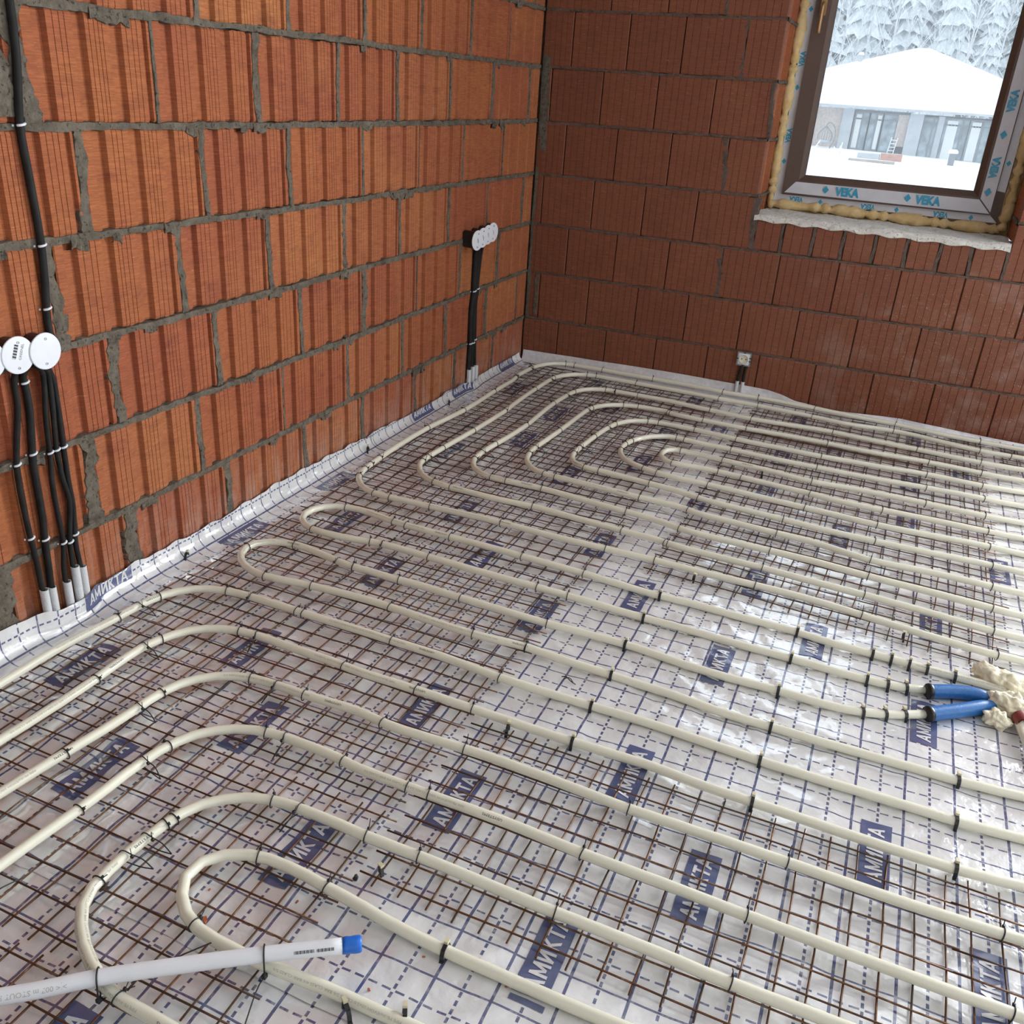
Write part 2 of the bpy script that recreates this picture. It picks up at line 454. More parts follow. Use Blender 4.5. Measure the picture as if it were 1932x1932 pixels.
# ------------------------------------------------------------------ clay blocks
def block_mesh(name, prof, w, h, depth, mat, r, chip=0.004):
    """front profile (t along the width, inset) swept up the height; the face looks along -y of its own frame before turning"""
    n = len(prof); zs = [-h/2, -h/2+0.006, h/2-0.006, h/2]
    v = []
    for zi, z in enumerate(zs):
        for (t, d) in prof:
            e = 0.0025 if zi in (0, 3) else 0.0
            jit = (r.random()-0.5)*chip if zi in (0, 3) else 0
            v.append((t, d + e, z + jit))
    f = []
    for j in range(3):
        for i in range(n-1):
            f.append((j*n+i, j*n+i+1, (j+1)*n+i+1, (j+1)*n+i))
    b = len(v)
    for z in (-h/2, h/2):
        v += [(prof[0][0], depth, z), (prof[-1][0], depth, z)]
    f.append((0, b, b+2, 3*n)[::-1]); f.append((n-1, b+1, b+3, 4*n-1))
    f.append(tuple(range(n))[::-1] + (b, b+1)); f.append(tuple(range(3*n, 4*n)) + (b+3, b+2))
    return mesh(name, v, f, mat)

def groove(prof, t, w=0.0022, d=0.0028):
    prof += [(t-w/2, 0.0), (t, d), (t+w/2, 0.0)]

def left_profile(w, r, deep):
    """toothed face: broad ribs, three square channels, fine scored lines"""
    D = 0.0125 * deep
    a = -w/2; p = [(a, 0.003), (a+0.003, 0.0)]
    def X(f): return a + f*w
    def scored(f0, f1, n):
        for i in range(n):
            groove(p, X(f0 + (f1-f0)*(i+0.5+0.3*(r.random()-0.5))/n))
    o = 0.02*(r.random()-0.5)
    if w > 0.25:
        p += [(X(.075+o), 0), (X(.082+o), D), (X(.165+o), D*1.05), (X(.178+o), 0)]
        scored(.20+o, .335+o, 3)
        p += [(X(.355+o), 0.0), (X(.385+o), D*0.55), (X(.397+o), D), (X(.448+o), D), (X(.460+o), 0)]
        scored(.475+o, .61+o, 4)
        p += [(X(.628+o), 0.0), (X(.668+o), D*0.5), (X(.682+o), D), (X(.738+o), D), (X(.750+o), 0)]
        scored(.765+o, .90+o, 3)
        p += [(X(.922+o), 0), (X(.928+o), D*0.8), (X(.958+o), D*0.8), (X(.964+o), 0)]
    elif w > 0.1:
        p += [(X(.30), 0), (X(.32), D), (X(.45), D), (X(.48), 0)]
        scored(.52, .9, 3)
    p += [(w/2-0.003, 0.0), (w/2, 0.003)]
    return p

def back_profile(w, r, n=7):
    a = -w/2; p = [(a, 0.004), (a+0.003, 0.0)]
    for i in range(n):
        groove(p, a + w*(i+1)/(n+1) + 0.004*(r.random()-0.5), 0.0026, 0.0026)
    p += [(w/2-0.003, 0.0), (w/2, 0.004)]
    return p

# head joints of the left wall, course by course: (y, width)
LJ = {0: [(-2.69,.02),(-2.306,.022),(-1.93,.020),(-1.53,.022),(-1.154,.024),(-0.754,.02),(-0.382,.010)],
      1: [(-3.24,.02),(-2.84,.05),(-2.465,.010),(-2.082,.026),(-1.685,.018),(-1.318,.022),(-0.917,.016),(-0.528,.028),(-0.127,.022)],
      2: [(-3.10,.02),(-2.719,.032),(-2.32,.020),(-1.95,.022),(-1.547,.016),(-1.158,.005),(-0.787,.020),(-0.385,.010)],
      3: [(-3.22,.02),(-2.837,.040),(-2.436,.024),(-2.065,.020),(-1.663,.026),(-1.294,.018),(-0.898,.022),(-0.529,.014),(-0.125,.022)],
      4: [(-3.08,.02),(-2.694,.036),(-2.323,.022),(-1.921,.022),(-1.546,.034),(-1.154,.006),(-0.781,.022),(-0.382,.026)],
      5: [(-3.20,.02),(-2.809,.046),(-2.42,.022),(-2.031,.009),(-1.654,.022),(-1.262,.018),(-0.894,.022),(-0.49,.028),(-0.124,.018)],
      6: [(-3.47,.02),(-3.091,.056),(-2.702,.044),(-2.319,.034),(-1.922,.022),(-1.557,.024),(-1.154,.024),(-0.792,.022),(-0.387,.024)]}
for k in range(-5, 0):
    LJ[k] = [(-0.125 - 0.385*i - (0.26 if k % 2 == 0 else 0), .018 + .01*rnd.random()) for i in range(9)]
for k in LJ:                                          # carry every course on towards the camera
    while min(y for y, _ in LJ[k]) > -3.75:
        LJ[k].append((min(y for y, _ in LJ[k]) - 0.385, .022))
rb = random.Random(11)
def ragged_strip(mb, p0, p1, w, side, out, r, seg=18, proud=0.003, tuck=0.020, wob=0.45):
    """an uneven ribbon of mortar from p0 to p1; side = direction of its width, out = away from the wall"""
    p0, p1, side, out = Vector(p0), Vector(p1), Vector(side), Vector(out)
    v = []; f = []
    la, lb = 0.0, 0.0; c = r.random()*9
    for i in range(seg+1):
        t = i/seg; c0 = p0.lerp(p1, t)
        la = 0.6*la + 0.4*(r.random()*2-1)*1.6; lb = 0.6*lb + 0.4*(r.random()*2-1)*1.6
        drift = math.sin(t*5+c)*0.14*w
        a = -w/2*(1 + wob*la) + drift; b = w/2*(1 + wob*lb) + drift
        if b - a < 0.15*w: b = a + 0.15*w
        hp = proud*(0.3 + 0.9*r.random())
        v += [c0 + side*a - out*tuck, c0 + side*(a+0.12*(b-a)) + out*hp*0.7, c0 + side*((a+b)/2) + out*hp*(0.6+0.6*r.random()),
              c0 + side*(b-0.12*(b-a)) + out*hp*0.7, c0 + side*b - out*tuck]
    for i in range(seg):
        for k in range(4):
            f.append((i*5+k, i*5+k+1, (i+1)*5+k+1, (i+1)*5+k))
    mb.add(v, f)

for k in range(-4, 7):
    zt, zb = ZJ(k) - 0.007, ZJ(k+1) + 0.007
    ys = sorted([y for y, _ in LJ[k]] + [0.0])
    prev = max(-3.95, ys[0] - 0.38)
    if ys[0] <= -3.95: prev = ys.pop(0)
    wid = dict(LJ[k])
    for y in ys:
        g0 = wid.get(prev, 0.02)*0.30; g1 = wid.get(y, 0.01)*0.30
        w = (y - g1) - (prev + g0)
        if w > 0.04:
            deep = 1.0 if (prev+y)/2 < -0.95 else (0.75 if (prev+y)/2 < -0.5 else 0.35)
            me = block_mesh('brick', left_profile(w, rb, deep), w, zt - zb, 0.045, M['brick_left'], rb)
            # turn the face to look along +x
            obj('brick', me, WL, ((rb.random()-0.5)*0.0045, (prev + g0 + y - g1)/2, (zt+zb)/2), (0, (rb.random()-0.5)*0.012, PI/2))
        prev = y
    for (y, w) in LJ[k]:
        if y < -3.7: continue
        mb = MB(); ragged_strip(mb, (0.0, y, zb-0.002), (0.0, y, zt+0.002), w*1.15, (0, 1, 0), (1, 0, 0), rb, 20, 0.0035, wob=0.5)
        mb.build('mortar_joint', M['mortar'], WL)
    mb = MB(); ragged_strip(mb, (0.0, -3.9, ZJ(k)), (0.0, -0.004, ZJ(k)), 0.0215, (0, 0, 1), (1, 0, 0), rb, 240, 0.005, wob=0.40)
    for _ in range(10):                              # squeezed-out lumps and runs
        y = -3.8 + 3.7*rb.random(); L = 0.02 + 0.04*rb.random(); w_ = 0.012 + .02*rb.random()
        ragged_strip(mb, (0.001, y - w_, ZJ(k)-0.011), (0.001, y + w_, ZJ(k)-0.012), 0.012 + L*0.35, (0, 0, 1), (1, 0, 0), rb, 8, 0.006)
    mb.build('mortar_bed', M['mortar'], WL)
# cement filled into the chased corner behind the rising cable and down the room corner
mb = MB()
ragged_strip(mb, (0.003, -2.895, ZJ(2)+0.02), (0.003, -2.905, ZJ(0)), 0.085, (0, 1, 0), (1, 0, 0), rb, 24, 0.004)
mb.build('mortar_patch', M['mortar'], WL)
mb = MB()
ragged_strip(mb, (0.004, -0.004, 0.0), (0.004, -0.004, CEIL), 0.024, (0.7, -0.7, 0), (0.7, -0.7, 0), rb, 90, 0.004)
ragged_strip(mb, (0.03, -0.001, 1.02), (0.03, -0.001, 1.42), 0.05, (1, 0, 0), (0, -1, 0), rb, 20, 0.003)
ragged_strip(mb, (0.012, -0.001, 0.22), (0.014, -0.001, 0.94), 0.02, (1, 0, 0), (0, -1, 0), rb, 30, 0.003)
ragged_strip(mb, (0.055, -0.001, 0.24), (0.06, -0.001, 0.44), 0.022, (1, 0, 0), (0, -1, 0), rb, 14, 0.003)
mb.build('corner_mortar', M['mortar'], WL)

# back wall: dry butted blocks, a few of them with filled head joints
BJ = {-1: [.308,.564,.814,1.07], 0: [.144,.404,.65,.915], 1: [.056,.304,.56,.814], 2: [.147,.398,.653,.909],
      3: [.052,.31,.56,.807,1.079], 4: [.201,.449,.706,.958,1.214,1.47,1.726,1.98,2.224], 5: [.073,.331,.582,.83,1.089,1.343,1.597,1.861,2.115],
      6: [.19,.445,.703,.958,1.204,1.461,1.715,1.974,2.232]}
WET = {(0,.915):.03, (1,1.07):.02, (2,.909):.028, (3,1.079):.034, (4,.958):.03, (-1,.814):.02}
for k in range(-4, 7):
    zt, zb = ZJ(k) - 0.005, ZJ(k+1) + 0.005
    base = BJ.get(k, [0.19 + 0.128*(k % 2) + 0.255*i for i in range(4)])
    xs = [x for x in base]
    lim = 2.95
    if k >= 4:
        while xs[-1] + 0.255 < lim: xs.append(xs[-1] + 0.255)
        spans = [(a, b) for a, b in zip([0.0] + xs, xs + [lim])]
    else:
        xl = [x for x in xs if x < W1[0]-0.02]
        spans = [(a, b) for a, b in zip([0.0] + xl, xl + [W1[0]])]
        xr_ = [2.115 + (0.14 if k % 2 else 0.255) + 0.255*i for i in range(3)]
        spans += [(a, b) for a, b in zip([W1[1]] + xr_[:-1], xr_)]
        if k < -3: spans = [(0.255*i, 0.255*(i+1)) for i in range(11)]
    if k == 3:
        h = [1.079, 1.204, 1.338, 1.465, 1.596, 1.725, 1.855, 1.978, 2.112]
        for a, b in zip(h[:-1], h[1:]):
            w = b - a - 0.016
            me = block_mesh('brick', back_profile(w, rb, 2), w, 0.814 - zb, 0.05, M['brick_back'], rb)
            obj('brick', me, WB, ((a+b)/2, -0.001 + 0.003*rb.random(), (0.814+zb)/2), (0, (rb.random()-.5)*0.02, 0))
        for x in h:
            mb = MB(); ragged_strip(mb, (x, 0.002, zb), (x, 0.002, 0.815), 0.018, (1, 0, 0), (0, -1, 0), rb, 10, 0.002)
            mb.build('mortar_joint', M['mortar_dark'], WB)
        spans = [s_ for s_ in spans if s_[1] <= 1.08 or s_[0] >= 2.11]
    for a, b in spans:
        w = b - a - 0.0035
        if w < 0.025: continue
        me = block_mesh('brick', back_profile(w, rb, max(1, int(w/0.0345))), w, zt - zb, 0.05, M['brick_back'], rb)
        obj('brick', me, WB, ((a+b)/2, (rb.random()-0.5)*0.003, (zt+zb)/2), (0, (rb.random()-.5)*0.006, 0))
    for (kk, x), w in WET.items():
        if kk == k:
            mb = MB(); ragged_strip(mb, (x, 0.001, zb), (x-0.01, 0.001, zt), w, (1, 0, 0), (0, -1, 0), rb, 16, 0.003)
            mb.build('mortar_joint', M['mortar_dark'], WB)
    for (x0, x1) in ([(0.0, W1[0]), (W1[1], 2.95)] if -3 <= k <= 3 else [(0.0, 2.95)]):
        mb = MB(); ragged_strip(mb, (x0, 0.003, ZJ(k)), (x1, 0.003, ZJ(k)), 0.0135, (0, 0, 1), (0, -1, 0), rb, int(70*(x1-x0)), 0.002, wob=0.35)
        mb.build('mortar_bed', M['mortar_dark'], WB)
# toothed ends of the blocks showing in the window reveals
for side, x in ((1, W1[0]), (-1, W1[1])):
    for k in range(-2, 4):
        zt, zb = min(ZJ(k), W1[3]) - 0.005, max(ZJ(k+1), W1[2]-0.01) + 0.005
        if zt - zb < 0.03: continue
        p = [(-0.143, 0.004), (-0.140, 0)]
        for t in (-0.100, -0.062, -0.024, 0.014):
            p += [(t-0.016, 0), (t-0.013, 0.016), (t+0.012, 0.016), (t+0.015, 0)]
        p += [(0.04, 0), (0.044, 0.006), (0.136, 0.006), (0.143, 0.01)]
        me = block_mesh('brick', p, 0.286, zt - zb, 0.045, M['brick_left'], rb)
        # face of the left reveal looks along +x, of the right one along -x
        obj('brick', me, WB, (x, 0.196, (zt+zb)/2), (0, 0, PI/2 if side > 0 else -PI/2))
        if zb > W1[2] + 0.03:
            mb = MB(); ragged_strip(mb, (x, 0.004, ZJ(k+1)), (x, 0.32, ZJ(k+1)), 0.016, (0, 0, 1), (side, 0, 0), rb, 14, 0.005)
            mb.build('mortar_bed', M['mortar'], WB)
# pale bed of mortar levelled on the sill
sv = []; sf = []; nx, ny = 60, 12
for j in range(ny+1):
    for i in range(nx+1):
        x = W1[0] + (W1[1]-W1[0])*i/nx
        t = j/ny
        if t < 0.3:
            y = -0.006 + 0.004*rb.random(); z = 0.812 + 0.004*math.sin(i*0.9) + (0.026*(t/0.3))
        else:
            y = -0.004 + 0.33*((t-0.3)/0.7); z = 0.838 + 0.004*rb.random() + 0.003*math.sin(i*0.5+j)
        z -= 0.012*(i/nx)
        sv.append((x, y, z))
for j in range(ny):
    for i in range(nx):
        a = j*(nx+1)+i; sf.append((a, a+1, a+nx+2, a+nx+1))
so = obj('trim_1', mesh('trim_1', sv, sf, M['plaster']))
so['kind'] = 'structure'

# ------------------------------------------------------------------ window_1 in the back wall
WIN = empty('window_1', (1.58, 0.33, 0.86)); WIN['kind'] = 'structure'
wm = Matrix.Translation((1.58, 0.33, 0.86))
def wpart(mb, name, mats, smooth=False, parent=None):
    o = mb.build(name, mats, parent or WIN, smooth)
    if parent is None: o.location = (-1.58, -0.33, -0.86)
    return o
X0, X1, Z0, Z1 = 1.093, 2.066, 0.868, 2.245          # outer frame
yF = 0.325                                           # room face of the outer frame
fw, sw, bw = 0.038, 0.066, 0.022                     # frame face, sash face, bead
def ring(mb, x0, x1, z0, z1, w, ya, yb, bevel=0.0):
    """four mitred profiles"""
    for (p, q, r_, s_) in (((x0,z0),(x1,z0),(x1-w,z0+w),(x0+w,z0+w)), ((x1,z0),(x1,z1),(x1-w,z1-w),(x1-w,z0+w)),
                          ((x1,z1),(x0,z1),(x0+w,z1-w),(x1-w,z1-w)), ((x0,z1),(x0,z0),(x0+w,z0+w),(x0+w,z1-w))):
        v = [(p[0],ya,p[1]),(q[0],ya,q[1]),(r_[0],ya+bevel,r_[1]),(s_[0],ya+bevel,s_[1])]
        v += [(a,yb,b) for a,b in (p,q,r_,s_)]
        mb.add(v, [(0,1,2,3),(7,6,5,4),(0,4,5,1),(1,5,6,2),(2,6,7,3),(3,7,4,0)])
f = MB(); ring(f, X0, X1, Z0, Z1, fw+0.02, yF, yF+0.07); FRAME = wpart(f, 'frame', M['frame_brown'])
xs0, xs1, zs0, zs1 = X0+fw, X1-fw, Z0+fw+0.003, Z1-fw
f = MB(); ring(f, xs0, xs1, zs0, zs1, sw, yF-0.018, yF+0.06, 0.006); SASH = wpart(f, 'sash', M['frame_brown'])
f = MB(); ring(f, xs0+sw, xs1-sw, zs0+sw, zs1-sw, bw, yF-0.012, yF+0.03, 0.016); wpart(f, 'glazing_bead', M['frame_brown'])
f = MB(); ring(f, xs0+sw+bw-0.002, xs1-sw-bw+0.002, zs0+sw+bw-0.002, zs1-sw-bw+0.002, 0.004, yF+0.006, yF+0.012); wpart(f, 'gasket', M['gasket'])
gx0, gx1, gz0, gz1 = xs0+sw+bw-0.004, xs1-sw-bw+0.004, zs0+sw+bw-0.004, zs1-sw-bw+0.004
wpart(MB().box((gx0, yF+0.012, gz0), (gx1, yF+0.016, gz1)), 'pane', M['glass'])
# protective film on the profiles with its cyan lettering
def film(name, quad, y, parent):
    (xa, za), (xb, zb), (xc, zc), (xd, zd) = quad
    mb = MB(); e = 0.0012
    mb.add([(xa,y-e,za),(xb,y-e,zb),(xc,y-e,zc),(xd,y-e,zd),(xa,y,za),(xb,y,zb),(xc,y,zc),(xd,y,zd)],
           [(0,1,2,3),(0,4,5,1),(1,5,6,2),(2,6,7,3),(3,7,4,0)])
    return wpart(mb, name, M['film'])
m_ = 0.004
# film follows the sloped sash face, so its inner edge sits 6 mm back
def sash_film(quad):
    ya, yb = yF-0.0192, yF-0.0135
    mb = MB(); v = [(quad[0][0],ya,quad[0][1]),(quad[1][0],ya,quad[1][1]),(quad[2][0],yb,quad[2][1]),(quad[3][0],yb,quad[3][1])]
    v += [(x, y+0.0012, z) for x, y, z in v]
    mb.add(v, [(0,1,2,3),(0,4,5,1),(1,5,6,2),(2,6,7,3),(3,7,4,0)])
    return wpart(mb, 'sash_film', M['film'])
FB = film('frame_film', ((X0+m_,Z0+m_*2),(X1-m_,Z0+m_*2),(X1-fw,Z0+fw),(X0+fw,Z0+fw)), yF, FRAME)
FL = film('frame_film', ((X0+m_,Z1-m_),(X0+m_,Z0+m_*2),(X0+fw,Z0+fw),(X0+fw,Z1-fw)), yF, FRAME)
FR_ = film('frame_film', ((X1-m_,Z0+0.135),(X1-m_,Z1-m_),(X1-fw,Z1-fw),(X1-fw,Z0+0.14)), yF, FRAME)
SB = sash_film(((xs0+0.012,zs0+0.008),(xs1-0.006,zs0+0.004),(xs1-sw+0.006,zs0+sw-0.008),(xs0+0.055,zs0+sw-0.008)))
SR = sash_film(((xs1-0.004,zs0+0.010),(xs1-0.004,zs1-0.01),(xs1-sw+0.010,zs1-sw),(xs1-sw+0.010,zs0+sw-0.004)))
def film_text(parent, items, y):
    mb = MB()
    for (kind, x, z, size, rot) in items:
        if kind == 'd':
            v = [(-.5,0,0),(0,-.62,0),(.5,0,0),(0,.62,0)]; v = [(a*size, b*size, 0) for a, b, _ in v]; ff = [(0,1,2,3)]
        else:
            v, ff = text_geo('VEKA', size, 'CENTER', 0.05); v = [(a*0.82, b - size*0.35, 0) for a, b, _ in v]
            if kind == 'm': cut = 0
        c, s = math.cos(rot), math.sin(rot)
        mb.add([(x + a*c - b*s, y, z + a*s + b*c) for a, b, _ in v], ff)
    o = mb.build('film_lettering', M['film_cyan'], parent); return o
yb_ = yF - 0.0016
film_text(FB, [('t',1.20,Z0+.020,.030,PI),('d',1.31,Z0+.021,.02,0),('t',1.52,Z0+.020,.030,PI),('d',1.645,Z0+.021,.02,0),('t',1.83,Z0+.020,.030,PI),('d',1.955,Z0+.021,.02,0)], yb_)
film_text(FL, [('t',X0+.021,1.475,.030,PI/2),('d',X0+.021,1.36,.02,0),('t',X0+.021,1.16,.030,PI/2),('d',X0+.021,1.05,.02,0),('t',X0+.021,1.79,.030,PI/2),('d',X0+.021,1.67,.02,0)], yb_)
film_text(FR_, [('t',X1-.021,1.57,.030,PI/2),('d',X1-.021,1.46,.02,0),('t',X1-.021,1.78,.030,PI/2),('d',X1-.021,1.12,.02,0)], yb_)
ys_ = yF - 0.0205
film_text(SB, [('d',1.325,zs0+.036,.028,0),('t',1.42,zs0+.034,.050,0),('d',1.68,zs0+.036,.028,0),('t',1.765,zs0+.034,.050,0)], ys_)
film_text(SR, [('t',xs1-.034,1.36,.042,PI/2),('d',xs1-.034,1.23,.028,0),('t',xs1-.034,1.10,.042,PI/2),('d',xs1-.034,1.0,.028,0),('t',xs1-.034,1.62,.042,PI/2)], ys_)
# handle
HND = wpart(MB().box((1.155, yF-0.030, 1.645), (1.181, yF-0.0165, 1.715)), 'handle', M['bronze'])
mb = MB(); mb.tube(smooth_pts([(1.168,yF-.028,1.685),(1.168,yF-.05,1.688),(1.168,yF-.060,1.675),(1.168,yF-.062,1.63),(1.168,yF-.058,1.575)], .01), 0.008, 8)
mb.build('handle_lever', M['bronze'], HND, True)
# foam bead squeezed out round the frame
def foam_bead(pts, r0):
    P = smooth_pts(pts, 0.012); R = [r0*(0.8 + 0.3*math.sin(i*0.9+3*math.sin(i*.31)) + 0.25*rb.random()) for i in range(len(P))]
    Q = [p + Vector(((rb.random()-.5)*.004, (rb.random()-.5)*.004, (rb.random()-.5)*.004)) for p in P]
    mb = MB(); mb.tube(Q, R, 9); return wpart(mb, 'foam_seam', M['foam_gold'], True)
foam_bead([(1.082, 0.325, 2.2), (1.083, 0.322, 1.7), (1.080, 0.32, 1.3), (1.083, 0.32, 0.90), (1.086, 0.318, 0.862)], 0.021)
foam_bead([(1.080, 0.315, 0.860), (1.3, 0.318, 0.862), (1.62, 0.315, 0.856), (1.9, 0.318, 0.852), (2.08, 0.316, 0.850)], 0.022)
foam_bead([(2.086, 0.315, 0.850), (2.092, 0.32, 0.95), (2.088, 0.32, 1.2), (2.09, 0.32, 1.7), (2.09, 0.32, 2.2)], 0.022)
f = MB(); ring(f, W1[0]-0.008, W1[1]+0.008, W1[2]-0.02, W1[3]+0.02, 0.075, yF+0.012, yF+0.05); wpart(f, 'foam_filling', M['foam_gold'])
wpart(MB().box((X1-0.012, yF+0.005, 0.90), (X1+0.006, yF+0.03, 1.0)), 'shim', M['bronze'])
# ------------------------------------------------------------------ printed foil on the floor, turned up against the walls
def hgt(x, y):
    x = np.asarray(x, float); y = np.asarray(y, float); s, tp = np.sin, 2*PI
    h = 0.0014*s(tp*(x*5.3 + 0.35*s(tp*y*2.1) + y*1.7)) + 0.0011*s(tp*(y*7.1 + 0.4*s(tp*x*3.3) - x*2.3)) \
      + 0.0007*s(tp*(x*13 + 0.5*s(tp*y*5.2))) + 0.0006*s(tp*(y*15.5 - x*6 + 0.4*s(tp*x*4.7)))
    mid = np.exp(-((x-1.6)/0.45)**2 - ((y+2.4)/0.42)**2)
    h = h + mid*(0.0016*s(tp*(x*9 + y*12 + 0.6*s(tp*x*6.1))) + 0.0013*s(tp*(x*19 - y*15 + 0.5*s(tp*y*8.3))))
    left = 1/(1 + np.exp((x - 1.0)*9))
    h = h*(0.75 + 0.75*left)
    # long pulled creases in the bare strip in the middle of the room
    for (cx, cy, L, W, ang, a) in ((1.45,-2.22,.30,.011,-.78,.006), (1.55,-2.18,.32,.013,-.86,.007), (1.66,-2.2,.30,.012,-.95,.006), (1.78,-2.27,.26,.012,-1.0,.005),
                                   (1.40,-2.42,.28,.012,-.5,.004), (1.62,-2.44,.30,.012,-.35,.004), (1.55,-2.62,.30,.016,-.2,.005), (1.30,-3.3,.12,.02,.3,.004),
                                   (1.75,-3.1,.25,.016,-.4,.004), (1.45,-2.95,.25,.014,-.5,.004), (1.9,-2.95,.22,.014,-.35,.003), (1.60,-1.95,.25,.012,-.25,.004),
                                   (1.22,-2.66,.16,.012,-.9,.004), (1.5,-1.2,.3,.02,-.3,.003), (1.7,-.8,.3,.02,-.2,.003), (0.3,-2.3,.2,.02,1.2,.003), (0.45,-1.75,.35,.02,-.25,.004), (1.15,-2.05,.2,.012,-.6,.004), (1.9,-2.52,.3,.012,-.3,.005), (1.35,-2.55,.3,.010,-.45,.005), (1.7,-2.72,.3,.010,-.3,.004), (2.0,-2.1,.2,.012,-.7,.004)):
        c, s2 = math.cos(ang), math.sin(ang)
        t = (x-cx)*c + (y-cy)*s2; n = -(x-cx)*s2 + (y-cy)*c
        h = h + a*np.exp(-(t/L)**2*1.5)*np.exp(-np.abs(n)/W)
    return 0.0052*np.tanh(h/0.0052)
def top_z(y):
    y = np.asarray(y, float)
    base = np.interp(y, [-5.4,-3.13,-2.95,-2.72,-2.5,-2.38,-2.09,-1.79,-1.52,-1.44,-1.2,-1.04,-.86,-.63,-.39,-.17,-.09,0],
                     [.085,.084,.064,.065,.056,.053,.066,.061,.052,.057,.041,.038,.052,.044,.037,.022,.04,.03])
    return base + 0.003*np.sin(y*41) + 0.002*np.sin(y*83+1)
XB = 0.060                                            # where the floor starts to curve up
AX, AZ = 0.052, 0.040                                 # reach and height of the curve
_q = np.linspace(0, PI/2, 40); _ex = XB - AX*np.sin(_q); _ez = AZ*(1 - np.cos(_q))
_el = np.r_[0, np.cumsum(np.hypot(np.diff(_ex), np.diff(_ez)))]
ARC = _el[-1]
def surf(u, v, off=0.0):
    """point of the foil for its flat coordinates u (across the room) and v (along the left wall)"""
    u = np.asarray(u, float); v = np.asarray(v, float)
    s = np.clip(XB - u, 0, None)
    bx = np.where(u >= XB, u, np.where(s <= ARC, np.interp(s, _el, _ex), XB - AX - 0.0))
    bz = np.where(u >= XB, 0, np.where(s <= ARC, np.interp(s, _el, _ez), AZ + (s - ARC)))
    flat = np.clip((u - 0.02)/0.06, 0.15, 1)
    h = hgt(np.maximum(u, 0.02), v)*flat
    a = np.clip(s/ARC, 0, 1)*PI/2
    wav = 0.0028*np.sin(v*29 + 2*np.sin(v*7))*np.clip(s/ARC, 0, 1)
    bulge = 0.022*(np.exp(-(np.abs((v + 2.947)/0.085))**4) + np.exp(-(np.abs((v + 0.635)/0.065))**4))*np.clip(s/ARC, 0, 1)
    x = bx + (h + off)*np.sin(a) + np.abs(wav) + bulge; z = bz + (h + off)*np.cos(a)
    return np.stack([x, v + 0*u, z], -1)
STRIPS = [('nearest', -5.6, -3.52, 0.0000, 0.03), ('second', -3.55, -2.50, 0.0009, 0.012), ('third', -2.535, -1.49, 0.0, 0.012), ('farthest', -1.52, -0.055, 0.0009, 0.012)]
FOIL = []
STRIP_LABEL = {'nearest': 'white foil sheet with blue grid under the free white pipe end, nearest the camera',
               'second': 'white foil sheet with blue grid under the two large hairpin bends of pipe',
               'third': 'white foil sheet with blue grid running to the blue foam sleeves',
               'farthest': 'white foil sheet with blue grid along the window wall'}
for name, v0, v1, off, dv in STRIPS:
    nv = int((v1-v0)/dv)
    V = np.linspace(v0, v1, nv)
    ufloor = np.r_[np.arange(XB, 2.5, 0.0125), np.arange(2.5, XR-0.05, 0.06)]
    tt = np.linspace(0, 1, 15)[:-1]
    rows = []; uvs = []
    for v in V:
        umin = XB - (ARC + max(0.004, float(top_z(v)) - AZ))
        uu = np.r_[umin + (XB - umin)*tt, ufloor]
        if name == 'second' or name == 'farthest':
            lift = off
        e = max(0.0, 1 - min(v - v0, v1 - v)/0.03)
        rows.append(surf(uu, np.full_like(uu, v), off + (0.0012*e*(1 + np.sin(uu*17 + v0*3)) if v - v0 < 0.04 and off > 0 else 0)))
        uvs.append(np.stack([uu, np.full_like(uu, v) - (GY0 if v1 < -2.4 else -2.473)], -1))
    nu = len(uu); Vt = np.concatenate(rows); U = np.concatenate(uvs)
    i = np.arange(nv-1)[:, None]*nu + np.arange(nu-1)[None, :]
    F = np.stack([i, i+1, i+nu+1, i+nu], -1).reshape(-1, 4)
    me = bpy.data.meshes.new('foil_sheet')
    me.vertices.add(len(Vt)); me.vertices.foreach_set('co', Vt.astype(np.float32).ravel())
    me.loops.add(F.size); me.loops.foreach_set('vertex_index', F.astype(np.int32).ravel())
    me.polygons.add(len(F)); me.polygons.foreach_set('loop_start', np.arange(0, F.size, 4, dtype=np.int32))
    me.polygons.foreach_set('use_smooth', np.ones(len(F), dtype=bool))
    l = me.uv_layers.new(name='UVMap'); l.data.foreach_set('uv', U[F.ravel()].astype(np.float32).ravel())
    me.materials.append(M['foil']); me.update(); me.validate()
    o = obj('foil_sheet', me); tag(o, STRIP_LABEL[name], 'foil', 'printed foil sheets on the floor')
    FOIL.append((v0, v1, off, o))

